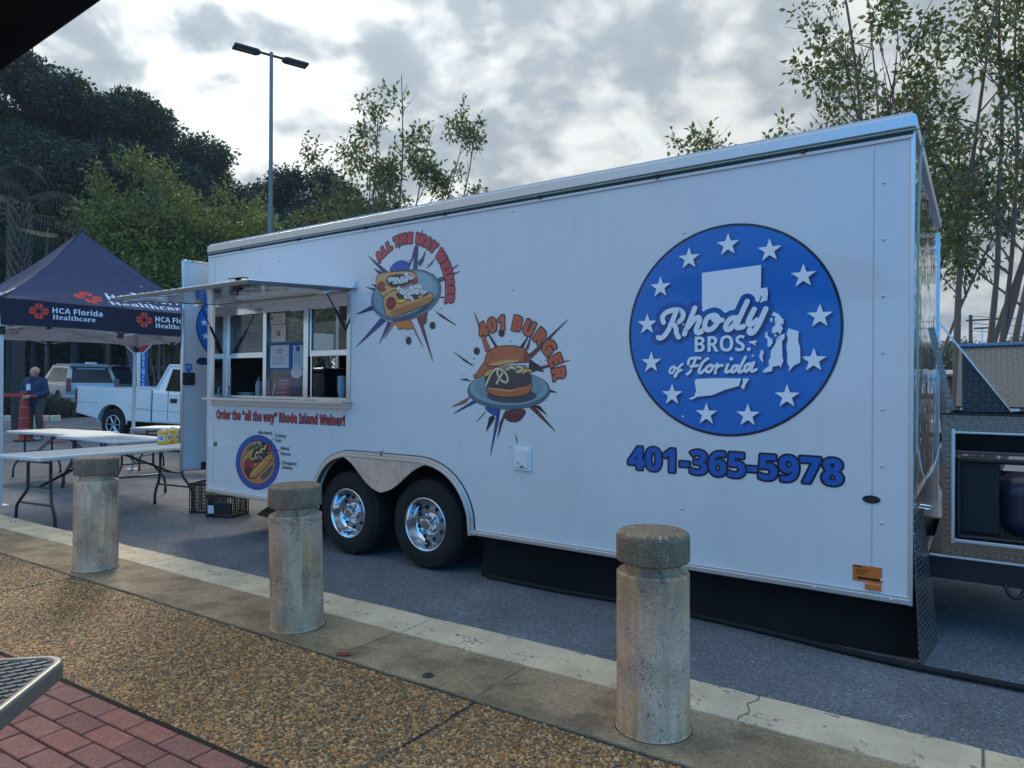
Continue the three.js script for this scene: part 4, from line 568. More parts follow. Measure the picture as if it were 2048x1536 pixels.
{ // marks on the open rear door
  const { d, len, b, t, ang } = DOOR; const nz = 1; const sideSign = Math.cos(ang + Math.PI / 2) >= 0 ? 1 : 1;
  // outer face normal in world: choose the side that looks at the camera
  const n = V(0, 0, 1).applyQuaternion(new THREE.Quaternion().setFromEuler(new THREE.Euler(0, ang, 0))), s = n.dot(EYE.clone().sub(d.position)) > 0 ? 1 : -1;
  const mk = (name, w, h, lx, ly, draw, ppm = 520) => { const c = canvasOf(w * ppm, h * ppm), ctx = c.getContext('2d'); ctx.lineJoin = 'round'; draw(ctx, c.width, c.height); const g = new THREE.PlaneGeometry(w, h); if (s < 0) g.rotateY(Math.PI); const m = part(name, place(g, lx, ly, s * 0.0205), phys(1, 0.35, { map: canvasTex(c), transparent: true }), d); m.castShadow = false; };
  const seen = (u, v) => { // survey mark to (along the door, height)
    const q = new THREE.Quaternion().setFromEuler(new THREE.Euler(0, ang, 0)), N = n.clone(), p0 = d.position, r = ray(u, v), k = p0.clone().sub(EYE).dot(N) / r.dot(N), p = EYE.clone().addScaledVector(r, k).sub(p0).applyQuaternion(q.invert()); return [p.x, p.y]; };
  const L0 = seen(392, 650), L1 = seen(420, 618), yT = seen(405, 612)[1], yB = seen(418, 704)[1], rad = 0.36;
  const cx = L0[0] - rad, cy = (yT + yB) / 2;
  mk('door_logo', 0.76, 0.76, cx, cy, (x, w, h) => { x.beginPath(); x.arc(w / 2, h / 2, w * 0.49, 0, 7); x.fillStyle = '#0a1330'; x.fill(); x.beginPath(); x.arc(w / 2, h / 2, w * 0.475, 0, 7); x.fillStyle = '#0a6cc2'; x.fill(); for (let i = 0; i < 13; i++) { const a = -Math.PI / 2 + i * 6.2832 / 13; star(x, w / 2 + w * 0.39 * Math.cos(a), h / 2 + w * 0.39 * Math.sin(a), w * 0.055, '#f3f5f8'); } x.font = 'italic bold ' + w * 0.2 + 'px serif'; x.fillStyle = '#f3f5f8'; x.textAlign = 'center'; x.fillText('Rhody', w / 2, h * 0.5); x.font = 'bold ' + w * 0.1 + 'px sans-serif'; x.fillText('BROS.', w / 2, h * 0.62); });
  const ph = seen(390, 727); mk('door_phone_number', 0.7, 0.1, ph[0] - 0.35, ph[1], (x, w, h) => fitText(x, '401-365-5978', 6, w - 6, h * 0.78, h * 0.74, 'bold #px sans-serif', '#0e3a78', '#0b1020', 8, 4));
  const sd = seen(375, 742); mk('shield_sticker', 0.075, 0.105, sd[0], sd[1], (x, w, h) => { x.beginPath(); x.moveTo(w * 0.05, h * 0.12); x.lineTo(w * 0.5, 0); x.lineTo(w * 0.95, h * 0.12); x.lineTo(w * 0.92, h * 0.6); x.lineTo(w * 0.5, h); x.lineTo(w * 0.08, h * 0.6); x.closePath(); x.fillStyle = '#2468b4'; x.fill(); x.fillStyle = '#cfe0f2'; x.fillRect(w * 0.25, h * 0.25, w * 0.5, h * 0.08); x.fillRect(w * 0.25, h * 0.45, w * 0.5, h * 0.05); });
  const lk = seen(375, 763); part('door_lock', [rbox(0.115, 0.13, 0.03, 0.014, lk[0], lk[1], s * 0.03, 0, 0, 0, 3), rbox(0.06, 0.03, 0.02, 0.006, lk[0], lk[1] + 0.02, s * 0.048)], M.black, d);
  const hg = seen(406, 936); part('door_holder', [rbox(0.06, 0.08, 0.03, 0.008, hg[0], hg[1], s * 0.03), rod([hg[0], hg[1] + 0.03, s * 0.03], [hg[0] - 0.05, hg[1] - 0.02, s * 0.05], 0.012)], M.blackSteel, d);
}
// ---------------------------------------------------------------- bollards
{
  const r = 0.136;
  const b = thing('bollard', 'concrete bollard nearest the camera in front of the trailer nose', 'bollard', [5.372, 0.119, 1.515], 0, 'concrete bollards along the kerb');
  const cyl = (prof) => { const g = lathe(prof, 48).toNonIndexed(), uv = g.attributes.uv, p = g.attributes.position; for (let i = 0; i < uv.count; i++) uv.setXY(i, uv.getX(i) * 0.9, p.getY(i) + Math.hypot(p.getX(i), p.getZ(i)) * 0.7); return g; };
  part('shaft', cyl([[r + 0.006, 0], [r + 0.004, 0.006], [r, 0.012], [r - 0.001, 0.5], [r, 0.578], [r - 0.004, 0.584], [0.104, 0.586], [0.102, 0.595]]), M.bollard, b);
  part('neck', cyl([[0.102, 0.58], [0.102, 0.64]]), M.bollard, b);
  part('cap', cyl([[0.098, 0.622], [r - 0.004, 0.624], [r + 0.001, 0.63], [r + 0.001, 0.715], [r - 0.004, 0.728], [r - 0.016, 0.736], [0, 0.742]]), M.stipple, b);
  part('base_stain', lathe([[r - 0.005, 0.004], [r + 0.008, 0.0018], [r + 0.012, -0.005]], 40), std([0.07, 0.06, 0.045], 1), b);
  const spots = [[3.352, 1.548, 'middle concrete bollard, before the oval hot dog emblem and trailer wheels', 1.03, 1.1, 0.022], [1.19, 1.585, 'leftmost concrete bollard, standing in front of the folding tables', 1.07, 2.3, -0.004]];
  for (const [x, z, lab, k, t, tilt] of spots) { const c = b.clone(); const swap = new Map(); c.traverse((q) => { if (!q.isMesh || !q.material.map) return; if (!swap.has(q.material)) { const n = q.material.clone(); n.map = n.map.clone(); n.map.offset.set(t * 0.31, t * 0.47); n.bumpMap = n.bumpMap.clone(); n.bumpMap.offset.copy(n.map.offset); swap.set(q.material, n); } q.material = swap.get(q.material); }); c.name = numbered('bollard'); c.userData.label = lab; c.position.set(x, 0.119, z); c.rotation.set(0, t, tilt); c.scale.set(1 + (k - 1) * 0.5, k, 1 + (k - 1) * 0.5); scene.add(c); }
}
// ---------------------------------------------------------------- small things on the ground
{
  const lf = thing('fallen_leaf', 'small dry red leaf at the edge of the walkway strip', 'leaf', [3.888, 0.127, 1.70], 0.5);
  const s = new THREE.Shape(); s.moveTo(-0.045, 0); s.quadraticCurveTo(0, 0.03, 0.04, 0.0); s.quadraticCurveTo(0, -0.028, -0.045, 0); const g = new THREE.ExtrudeGeometry(s, { depth: 0.001, bevelEnabled: false }); g.rotateX(-1.35);
  part('blade', g, std([0.26, 0.028, 0.02], 0.6), lf); part('stalk', rod([0.04, 0, 0], [0.075, 0.006, -0.004], 0.0015, 0.001, 5), std([0.12, 0.03, 0.02], 0.7), lf);
  const dr = thing('drain_disc', 'small dark metal disc set in the walkway strip', 'metal disc', [4.372, 0.119, 1.651]);
  part('disc', lathe([[0, 0.002], [0.011, 0.003], [0.022, 0.003], [0.026, 0]], 24), std([0.05, 0.05, 0.045], 0.6, 0.5), dr); part('rim', place(new THREE.TorusGeometry(0.022, 0.003, 6, 24), 0, 0.003, 0, 1.57), std([0.09, 0.09, 0.08], 0.5, 0.6), dr);
  const h = part('hose', tube([[3.4, 0.02, -0.12], [4.0, 0.02, -0.1], [4.65, 0.02, -0.14], [5.4, 0.02, -0.07], [5.85, 0.02, 0.0], [6.14, 0.021, 0.03], [6.4, 0.021, 0.03], [6.75, 0.021, 0.05], [7.4, 0.021, 0.2], [8.6, 0.021, 0.1]], 0.017, 8, 120), M.rubber, scene); tag(h, 'thick black hose along the asphalt beside the trailer skirt', 'hose');
  const db = []; const hh = mulberry(12); for (let i = 0; i < 26; i++) { const x = 4.30 + 0.11 * hh(), z = 0.99 + 0.07 * hh(); db.push(rod([x, 0.006, z], [x + 0.03 * (hh() - 0.5), 0.01, z + 0.03 * (hh() - 0.5)], 0.002, 0.001, 4)); } tag(part('leaf_litter', db, std([0.12, 0.06, 0.03], 0.9), scene), 'brown leaf crumbs on the asphalt edge of the kerb', 'leaf litter', null, 'stuff');
}
// ---------------------------------------------------------------- mesh patio table and the umbrella over it
{
  const A = at(111, 1306, 1).sub(EYE), gnd = (u, v, h) => { const d = ray(u, v); return EYE.clone().addScaledVector(d, (h - EYE.y) / d.y); };
  const c0 = gnd(126, 1312, 0.74), e1 = gnd(0, 1319, 0.74).sub(c0).setY(0).normalize();
  const ex = e1, ez = V(-e1.z, 0, e1.x); const S = 1.04; if (ez.dot(gnd(0, 1460, 0.74).sub(c0)) < 0) ez.multiplyScalar(-1);
  const mid = c0.clone().addScaledVector(ex, S / 2 - 0.015).addScaledVector(ez, S / 2 - 0.015);
  const t = thing('patio_table', 'dark metal patio table with mesh top at lower left corner', 'table', [mid.x, 0.12, mid.z], Math.atan2(-ex.z, ex.x));
  const iron = std([0.18, 0.16, 0.125], 0.42, 0.1, { bumpMap: grain, bumpScale: 0.0008 }); const h = 0.62, R = 0.06, a = S / 2;
  const rim = []; { const loop = []; for (const [sx, sz, a0] of [[1, 1, 0], [-1, 1, 90], [-1, -1, 180], [1, -1, 270]]) for (let i = 0; i <= 6; i++) { const q = (a0 + 15 * i) * Math.PI / 180; loop.push(V(sx * (a - R) + R * Math.cos(q), h - 0.012, sz * (a - R) + R * Math.sin(q))); } const c = new THREE.CatmullRomCurve3(loop, true, 'catmullrom', 0.3); const g = new THREE.TubeGeometry(c, 140, 0.0155, 10, true); rim.push(g); const g2 = g.clone(); g2.translate(0, -0.022, 0); rim.push(g2); }
  { const ringOf = (q, rad) => { const s = new THREE.Shape(); s.moveTo(-q + rad, -q); s.lineTo(q - rad, -q); s.absarc(q - rad, -q + rad, rad, -Math.PI / 2, 0); s.lineTo(q, q - rad); s.absarc(q - rad, q - rad, rad, 0, Math.PI / 2); s.lineTo(-q + rad, q); s.absarc(-q + rad, q - rad, rad, Math.PI / 2, Math.PI); s.lineTo(-q, -q + rad); s.absarc(-q + rad, -q + rad, rad, Math.PI, Math.PI * 1.5); return s; }; const o = ringOf(a, R), hole = new THREE.Path(ringOf(a - 0.024, R - 0.02).getPoints(10)); o.holes.push(hole); const g = new THREE.ExtrudeGeometry(o, { depth: 0.026, bevelEnabled: true, bevelSize: 0.009, bevelThickness: 0.009, bevelOffset: -0.009, bevelSegments: 4, curveSegments: 12 }); g.rotateX(Math.PI / 2); g.translate(0, h - 0.009, 0); part('rim', g, iron, t); }
  const web = []; const st = 0.027; for (let i = -38; i <= 38; i++) { const o = i * st; for (const s of [1, -1]) { // two families of flat strips crossing make the diamonds
      const m = 0.45, k = a - 0.012; let p = []; const f = (x) => s * m * x + o; let x0 = -k, x1 = k; if (f(x0) < -k || f(x0) > k) x0 = null; const xs = [-k, k, (-k - o) / (s * m), (k - o) / (s * m)].filter((x) => Math.abs(x) <= k + 1e-6 && Math.abs(f(x)) <= k + 1e-6).sort((p, q) => p - q); if (xs.length < 2) continue; x0 = xs[0]; x1 = xs[xs.length - 1]; if (x1 - x0 < 0.02) continue;
      web.push(beam([x0, h - 0.006, f(x0)], [x1, h - 0.006, f(x1)], 0.006, 0.005)); } }
  tag(part('mesh_top', web, iron, t), null, null, null, 'stuff');
  part('pedestal', [rod([0, 0.02, 0], [0, h - 0.02, 0], 0.035, 0.035, 16), beam([-0.42, h - 0.03, 0], [0.42, h - 0.03, 0], 0.02, 0.03), beam([0, h - 0.03, -0.42], [0, h - 0.03, 0.42], 0.02, 0.03)], iron, t);
  for (const [x, z] of [[1, 1], [1, -1], [-1, 1], [-1, -1]]) part('leg', tube([[0.25 * x, h - 0.03, 0.25 * z], [0.22 * x, 0.42, 0.22 * z], [0.25 * x, 0.18, 0.25 * z], [0.35 * x, 0.02, 0.35 * z]], 0.024, 10, 30), std([0.03, 0.028, 0.025], 0.5), t);
  // square canvas umbrella: only its near edge enters the frame
  const uc = V(4.62, 0.12, 4.05), u = thing('patio_umbrella', 'dark canvas umbrella whose edge crosses the upper left corner', 'umbrella', uc, -0.02);
  const cv = std([0.012, 0.013, 0.016], 0.95, 0, { bumpMap: rep(clothTex, 3), bumpScale: 0.001 }), H = 2.455, E = 0.99, top = [0, H + 0.42, 0], cs = [[-E, H, -E], [E, H, -E], [E, H, E], [-E, H, E]];
  const can = []; for (let i = 0; i < 4; i++) { const p = V(...cs[i]), q = V(...cs[(i + 1) % 4]), o = V(...top); const tri = new THREE.BufferGeometry(); const l = [], d = V(0, 0.004, 0); for (const y of [0, 1]) { const w = y ? d : V(); const T3 = y ? [p, q, o] : [p, o, q]; T3.forEach((k) => l.push(...k.clone().sub(w).toArray())); } tri.setAttribute('position', new THREE.Float32BufferAttribute(l, 3)); tri.computeVertexNormals(); can.push(tri); }
  part('canopy', can, cv, u, null, true);
  for (let i = 0; i < 4; i++) { const p = cs[i], q = cs[(i + 1) % 4]; part('valance', thick([p[0], p[1] - 0.12, p[2]], [q[0], q[1] - 0.12, q[2]], [q[0], q[1] + 0.003, q[2]], [p[0], p[1] + 0.003, p[2]], 0.004), cv, u, null, true); part('rib', rod([0, H + 0.38, 0], [p[0] * 0.98, p[1] - 0.01, p[2] * 0.98], 0.01), M.blackSteel, u); }
  part('pole', rod([0, 0, 0], [0, H + 0.45, 0], 0.02, 0.02, 12), M.blackSteel, u); part('base', lathe([[0, 0.07], [0.06, 0.07], [0.2, 0.04], [0.24, 0]], 24), M.blackSteel, u);
}
// ---------------------------------------------------------------- folding tables
{
  const top = std([0.66, 0.68, 0.67], 0.45, 0, { bumpMap: rep(grain, 2), bumpScale: 0.0008 }), leg = std([0.045, 0.047, 0.052], 0.38, 0.5);
  const t = thing('folding_table', 'pale grey folding table with one end reaching the kerb, yellow jugs on it', 'folding table', [-1.47, 0, 0.22], 0, 'white plastic folding tables');
  const Lh = 0.93, Wh = 0.378, H = 0.742;
  part('tabletop', [rbox(Lh * 2, 0.045, Wh * 2, 0.018, 0, H - 0.0225, 0, 0, 0, 0, 3)], top, t, null, true);
  for (const s of [-1, 1]) {
    const X = s * (Lh - 0.2);
    for (const k of [-1, 1]) { const w = k * 0.20; const l = part('leg', tube([[X, H - 0.04, w], [X, H - 0.28, w], [X, H - 0.36, w * 1.04], [X + s * 0.03, H - 0.46, w * 1.35], [X + s * 0.04, H - 0.53, w * 1.6], [X + s * 0.035, H - 0.62, w * 1.72], [X + s * 0.035, 0.03, w * 1.74]], 0.0155, 8, 40, 0.4), leg, t); part('foot_cap', rod([X + s * 0.035, 0, w * 1.74], [X + s * 0.035, 0.05, w * 1.74], 0.019, 0.018, 10), M.black, l); }
    part('crossbar', [rod([X + s * 0.033, 0.25, -0.29], [X + s * 0.033, 0.25, 0.29], 0.012), rod([X, H - 0.08, -0.2], [X, H - 0.08, 0.2], 0.011)], leg, t);
    part('brace', [rod([X, H - 0.33, 0.02], [s * 0.12, H - 0.06, 0.02], 0.009), rod([X, H - 0.33, -0.02], [s * 0.12, H - 0.06, -0.02], 0.009), rod([X, H - 0.33, -0.2], [X, H - 0.33, 0.2], 0.009)], leg, t);
  }
  t.rotation.y = Math.PI / 2 + 0.115; // long side runs away from the kerb
  const put = (x, z, ry, lab) => { const c = t.clone(); c.name = numbered('folding_table'); c.userData.label = lab; c.position.set(x, rise(x), z); c.rotation.set(0, ry, 0); scene.add(c); return c; };
  put(-3.55, -0.80, -0.05, 'white folding table right behind the one that reaches the kerb');
  put(-5.46, -0.95, 0.06, 'white folding table at far left edge under the canopy tent');
  put(-5.08, -2.88, 0.5, 'white folding table half hidden behind the open rear door');
  // yellow jugs
  const ym = phys([0.62, 0.42, 0.01], 0.3, { clearcoat: 0.4 });
  for (const [x, z, lab] of [[-1.60, -0.44, 'yellow condiment jug with white label on the grey table, nearer the kerb'], [-1.70, -0.60, 'yellow condiment jug behind the first one, partly behind the open door']]) {
    const j = thing('condiment_jug', lab, 'jug', [x, H, z], 0.6, 'yellow jugs on the grey folding table');
    part('jug_body', [rbox(0.12, 0.17, 0.12, 0.025, 0, 0.085, 0, 0, 0, 0, 4)], ym, j); part('jug_cap', [lathe([[0, 0.2], [0.024, 0.2], [0.028, 0.172], [0.04, 0.165]], 16), tube([[0.03, 0.175, 0], [0.055, 0.18, 0], [0.058, 0.12, 0]], 0.009, 6, 16)], std([0.75, 0.73, 0.66], 0.4), j); part('jug_label', [box(0.08, 0.07, 0.002, 0, 0.08, 0.0605), box(0.002, 0.07, 0.08, 0.0605, 0.08, 0)], std([0.55, 0.62, 0.72], 0.5), j); part('label_mark', [place(new THREE.TorusGeometry(0.018, 0.005, 6, 16), 0, 0.08, 0.0625), place(new THREE.TorusGeometry(0.018, 0.005, 6, 16), 0.0625, 0.08, 0, 0, 1.57)], std([0.05, 0.05, 0.2], 0.5), j);
  }
}
// ---------------------------------------------------------------- crates and a carton under the tail of the trailer
{
  const mk = (lab, x, z, w, h, d, turn) => { const c = thing('plastic_crate', lab, 'crate', [x, 0, z], turn, 'black plastic crates under the tail'); const bars = [];
    for (const s of [-1, 1]) { for (let i = 0; i <= 9; i++) bars.push(box(0.008, h, 0.008, -w / 2 + w * i / 9, h / 2, s * d / 2)); for (let i = 0; i <= 9; i++) bars.push(box(0.008, h, 0.008, s * w / 2, h / 2, -d / 2 + d * i / 9)); }
    const y = []; for (let i = 0; i <= 8; i++) for (const s of [-1, 1]) { const t = i % 8 ? 0.008 : 0.03; bars.push(box(w, t, 0.009, 0, h * i / 8 * 0.95 + 0.012, s * d / 2)); bars.push(box(0.009, t, d, s * w / 2, h * i / 8 * 0.95 + 0.012, 0)); }
    part('crate_grid', bars, M.black, c); part('crate_floor', box(w, 0.012, d, 0, 0.01, 0), M.black, c); return c; };
  mk('tall black mesh crate beside the table leg at the trailer tail', -0.93, -0.60, 0.26, 0.33, 0.34, 0.5);
  const c = mk('low black crate with a white label under the trailer corner', -0.50, -0.56, 0.31, 0.235, 0.32, 0.41); part('crate_label', box(0.07, 0.085, 0.003, -0.09, 0.09, 0.172), std([0.7, 0.74, 0.8], 0.5), c); part('crate_end', box(0.2, 0.13, 0.012, 0.05, 0.1, 0.165), M.black, c);
  const b = thing('cardboard_box', 'open brown cardboard box in the dark under the trailer', 'box', [0.78, 0, -0.5], -0.2); const cd = std([0.13, 0.085, 0.05], 0.85);
  part('carton', [box(0.5, 0.2, 0.006, 0, 0.1, 0.18), box(0.5, 0.2, 0.006, 0, 0.1, -0.18), box(0.006, 0.2, 0.37, -0.25, 0.1, 0), box(0.006, 0.2, 0.37, 0.25, 0.1, 0), box(0.5, 0.006, 0.36, 0, 0.005, 0)], cd, b); part('flap', [box(0.5, 0.005, 0.15, 0, 0.19, 0.25, 0.5), box(0.15, 0.005, 0.36, -0.31, 0.18, 0, 0, 0, 0.5)], cd, b);
}
// ---------------------------------------------------------------- things behind the serving window
{
  const z = -0.4, pt = (u, v, zz) => { const [x, y] = wall(u, v, zz); return V(x, y, zz); };
  const cnt = 1.305;
  const put = (name, lab, cat, u, zz, turn = 0) => { const p = pt(u, 780, zz); return thing(name, lab, cat, [p.x, cnt, p.z], turn); };
  const cup = put('paper_cup_stack', 'stack of white paper cups behind the right window opening', 'cup stack', 685, -0.42); for (let i = 0; i < 5; i++) part('cup', lathe([[0, i * 0.03], [0.028, i * 0.03], [0.042, i * 0.03 + 0.09], [0.044, i * 0.03 + 0.094], [0.04, i * 0.03 + 0.09]], 20), std([0.72, 0.74, 0.78], 0.5), cup);
  const reg = put('card_terminal', 'dark point of sale terminal behind the left window opening', 'terminal', 508, -0.62, 0.3); part('screen', rbox(0.3, 0.2, 0.02, 0.008, 0, 0.25, 0, -0.3), std([0.06, 0.07, 0.09], 0.2), reg); part('stand', [rbox(0.1, 0.2, 0.08, 0.01, 0, 0.1, -0.03), rbox(0.22, 0.02, 0.2, 0.006, 0, 0.01, 0)], M.black, reg); part('screen_edge', box(0.3, 0.01, 0.022, 0, 0.35, -0.03, -0.3), std([0.2, 0.4, 0.5], 0.3), reg);
  const tray = put('paper_tray', 'white paper food tray on the counter behind the left window', 'food tray', 497, -0.3, 0.2); part('tray', (() => { const g = lathe([[0, 0.004], [0.06, 0.004], [0.1, 0.06], [0.102, 0.06], [0.062, 0]], 4); g.rotateY(0.785); return g; })(), std([0.75, 0.74, 0.7], 0.6), tray);
  const pc = put('caution_card', 'red and white precaution card leaning behind the middle pane', 'card', 562, -0.20, 0.0); { const c = canvasOf(256, 192), x = c.getContext('2d'); x.fillStyle = '#e8304a'; x.fillRect(0, 0, 256, 192); x.fillStyle = '#fff'; x.font = 'bold 26px sans-serif'; x.fillText('WARNING', 84, 40); x.font = 'bold 24px sans-serif'; x.fillText('PRECAUTION', 74, 150); for (let i = 0; i < 5; i++) x.fillRect(86, 56 + i * 13, 140 - 18 * (i % 3), 4); x.fillRect(30, 60, 24, 90); x.beginPath(); x.moveTo(20, 130); x.lineTo(64, 130); x.lineTo(42, 175); x.fill(); const g = new THREE.PlaneGeometry(0.27, 0.2); g.rotateX(-0.25); g.translate(0, 0.105, 0); part('card', g, std(1, 0.5, 0, { map: canvasTex(c) }), pc); part('card_back', place(new THREE.BoxGeometry(0.27, 0.2, 0.004), 0, 0.105, -0.004, -0.25), std(0.5, 0.7), pc); }
  for (const [u, c, zz] of [[470, [0.5, 0.06, 0.04], -0.34], [480, [0.6, 0.42, 0.03], -0.36], [519, [0.5, 0.5, 0.48], -0.32]]) { const q = put('squeeze_bottle', (c[1] > 0.45 ? 'white' : c[1] > 0.3 ? 'yellow' : 'red') + ' squeeze bottle on the counter behind the left window opening', 'bottle', u, zz); part('bottle_body', lathe([[0, 0], [0.032, 0], [0.034, 0.01], [0.034, 0.14], [0.025, 0.16]], 18), std(c, 0.4), q); part('nozzle', lathe([[0.026, 0.158], [0.026, 0.172], [0.008, 0.18], [0.003, 0.22], [0, 0.22]], 14), std(tint(c, 0.9), 0.4), q); }
  for (const [u, w, hh, c, lab] of [[480, 0.32, 0.22, [0.32, 0.22, 0.13], 'brown carton on the inner wall shelf behind the left pane'], [640, 0.26, 0.28, [0.5, 0.5, 0.5], 'pale carton on the inner wall shelf behind the right pane'], [560, 0.34, 0.16, [0.12, 0.2, 0.34], 'blue carton on the inner wall shelf behind the middle pane']]) { const p = pt(u, 690, -2.3), q = thing('carton', lab, 'carton', [p.x, 1.872, -2.31]); part('carton_body', rbox(w, hh, 0.26, 0.006, 0, hh / 2, 0), std(c, 0.8), q); part('tape', box(0.05, 0.003, 0.262, 0, hh + 0.001, 0), std([0.5, 0.42, 0.3], 0.4), q); }
  const bag = put('blue_bag', 'blue bag standing behind the red precaution card', 'bag', 598, -0.55); part('bag', rbox(0.22, 0.26, 0.14, 0.06, 0, 0.13, 0, 0, 0.2, 0.1, 4), std([0.02, 0.03, 0.22], 0.5), bag);
  const warm = put('food_warmer', 'dark steel food warmer behind the right window opening', 'food warmer', 648, -0.66); part('warmer_body', rbox(0.36, 0.26, 0.3, 0.02, 0, 0.13, 0), std([0.06, 0.06, 0.065], 0.3, 0.5), warm); part('warmer_lid', rbox(0.34, 0.04, 0.3, 0.02, 0, 0.28, 0), std([0.2, 0.2, 0.2], 0.3, 0.8), warm); part('warmer_handle', rod([-0.06, 0.12, 0.16], [0.06, 0.12, 0.16], 0.008), M.chrome, warm);
  const pd = ray(500, 672), pk = (0.09 - EYE.x) / pd.x, pp = EYE.clone().addScaledVector(pd, pk), art = thing('blue_poster', 'blue and white poster on the inner end wall behind the left upper pane', 'poster', pp, Math.PI / 2); const w = 0.34, h = 0.36; { const c = canvasOf(256, 256), x = c.getContext('2d'); x.fillStyle = '#86b0d4'; x.fillRect(0, 0, 256, 256); x.strokeStyle = '#f4f8fa'; x.lineWidth = 14; x.strokeRect(30, 90, 190, 140); x.beginPath(); x.moveTo(60, 120); x.quadraticCurveTo(200, 160, 80, 210); x.stroke(); x.fillStyle = '#4a78a8'; x.fillRect(20, 20, 210, 40); part('print', new THREE.PlaneGeometry(w, h), std(1, 0.6, 0, { map: canvasTex(c) }), art); part('backing', box(w, h, 0.01, 0, 0, -0.008), std(0.3, 0.7), art); }
}
// ---------------------------------------------------------------- canopy tent
{
  const right = V(RIGHT.x, 0, RIGHT.z).normalize(), fwd = V(-BACK.x, 0, -BACK.z).normalize(); const cam = (X, Z) => V(EYE.x, 0, EYE.z).addScaledVector(right, X).addScaledVector(fwd, Z);
  const Zn = 8.2, S = 2.69, ph = 52 * Math.PI / 180, c = Math.cos(ph), s = Math.sin(ph);
  const N = cam(-0.747 * Zn, Zn), R = cam(-0.742 * Zn + S * c, Zn + S * s), B = cam(-0.742 * Zn + S * (c - s), Zn + S * (s + c)), Lc = cam(-0.742 * Zn - S * s, Zn + S * c);
  const ctr = N.clone().add(B).multiplyScalar(0.5); const t = thing('canopy_tent', 'navy pop-up canopy tent with orange cross logo and white lettering', 'tent', ctr);
  const lo = (p, y) => V(p.x - ctr.x, y, p.z - ctr.z); const cor = [N, R, B, Lc]; const yv = 2.49, yb = 2.165, yp = 3.74;
  const navy = std([0.028, 0.034, 0.085], 0.8, 0, { bumpMap: rep(clothTex, 1), bumpScale: 0.001, side: THREE.DoubleSide }), inner = std([0.74, 0.76, 0.86], 0.85);
  // roof: four sagging faces, an inner pale lining just below
  const face = (a, b, dy, n = 30) => { const pos = [], uv = [], idx = []; const P = (u, w) => { const e = lo(a, yv).lerp(lo(b, yv), u), q = e.clone().lerp(V(0, yp, 0), w); const ridge = Math.abs(u - 0.5) * 2; q.y -= (0.50 * w * (1 - w)) * (0.75 + 0.25 * ridge * 0) + 0.055 * (1 - ridge * ridge) * Math.sin(Math.PI * Math.min(1, w * 1.6)) ; q.y += dy + 0.011 * Math.sin(u * 41 + 5 * w) * (1 - w) * w * 3 + 0.008 * Math.sin(u * 17 - w * 23) * (1 - w); return q; };
    for (let j = 0; j <= n; j++) for (let i = 0; i <= n; i++) { const p = P(i / n, j / n); pos.push(p.x, p.y, p.z); const w = j / n, u = 0.5 + (i / n - 0.5) * (1 - w); uv.push(u, w); } for (let j = 0; j < n; j++) for (let i = 0; i < n; i++) { const k = j * (n + 1) + i; idx.push(k, k + 1, k + n + 1, k + 1, k + n + 2, k + n + 1); }
    const g = new THREE.BufferGeometry(); g.setAttribute('position', new THREE.Float32BufferAttribute(pos, 3)); g.setAttribute('uv', new THREE.Float32BufferAttribute(uv, 2)); g.setIndex(idx); g.computeVertexNormals(); return g; };
  const cross = (x, cx, cy, r, col, k = 1) => { for (let i = 0; i < 4; i++) for (const m of [-1, 1]) { x.save(); x.translate(cx, cy); x.scale(1, k); x.rotate(i * Math.PI / 2); x.scale(1, m); x.beginPath(); x.moveTo(r * 0.20, r * 0.05); x.quadraticCurveTo(r * 0.6, r * 0.05, r, r * 0.05); x.quadraticCurveTo(r * 1.0, r * 0.42, r * 0.62, r * 0.45); x.lineTo(r * 0.42, r * 0.36); x.closePath(); x.fillStyle = col; x.fill(); x.restore(); } };
  const print = (x, X, Y, h, mirror, dim = 1) => { x.save(); x.translate(X, Y); if (mirror) x.scale(-1, 1); cross(x, h * 0.55, -h * 0.42, h * 0.62, dim < 1 ? '#c9a49c' : '#e8482c'); x.fillStyle = dim < 1 ? '#e8e8ee' : '#eef1f8'; x.font = 'bold ' + h * 0.62 + 'px sans-serif'; x.fillText('HCA Florida', h * 1.35, -h * 0.36); x.font = 'bold ' + h * 0.52 + 'px serif'; x.fillText('Healthcare', h * 1.4, h * 0.14); x.restore(); };
  const roofTex = () => { const cv = canvasOf(1024, 512), x = cv.getContext('2d'); x.fillStyle = '#393f5c'; x.fillRect(0, 0, 1024, 512); cross(x, 395, 420, 66, '#ea4a2c', 0.75); x.fillStyle = '#eef1f8'; x.save(); x.translate(480, 418); x.scale(1, 0.8); x.font = 'bold 84px sans-serif'; x.fillText('HCA Florida', 0, 0); x.font = 'bold 72px serif'; x.fillText('Healthcare', 0, 70); x.restore(); return canvasTex(cv); };
  const rt = roofTex(); const roofM = std(1, 0.8, 0, { map: rt, side: THREE.DoubleSide, bumpMap: rep(clothTex, 3), bumpScale: 0.001 });
  roofM.color.setRGB(1, 1, 1);
  for (let i = 0; i < 4; i++) { const f = part('roof_panel', face(cor[i], cor[(i + 1) % 4], 0), roofM, t); }
  for (let i = 0; i < 4; i++) part('lining', face(cor[i], cor[(i + 1) % 4], -0.02, 8), inner, t);
  for (let i = 0; i < 4; i++) { const p = []; for (let k = 0; k <= 10; k++) { const w = k / 10, e = lo(cor[i], yv).lerp(V(0, yp, 0), w); e.y -= 0.5 * w * (1 - w) - 0.004; p.push(e); } part('ridge_seam', tube(p, 0.011, 6, 30), std([0.012, 0.014, 0.035], 0.8), t); }
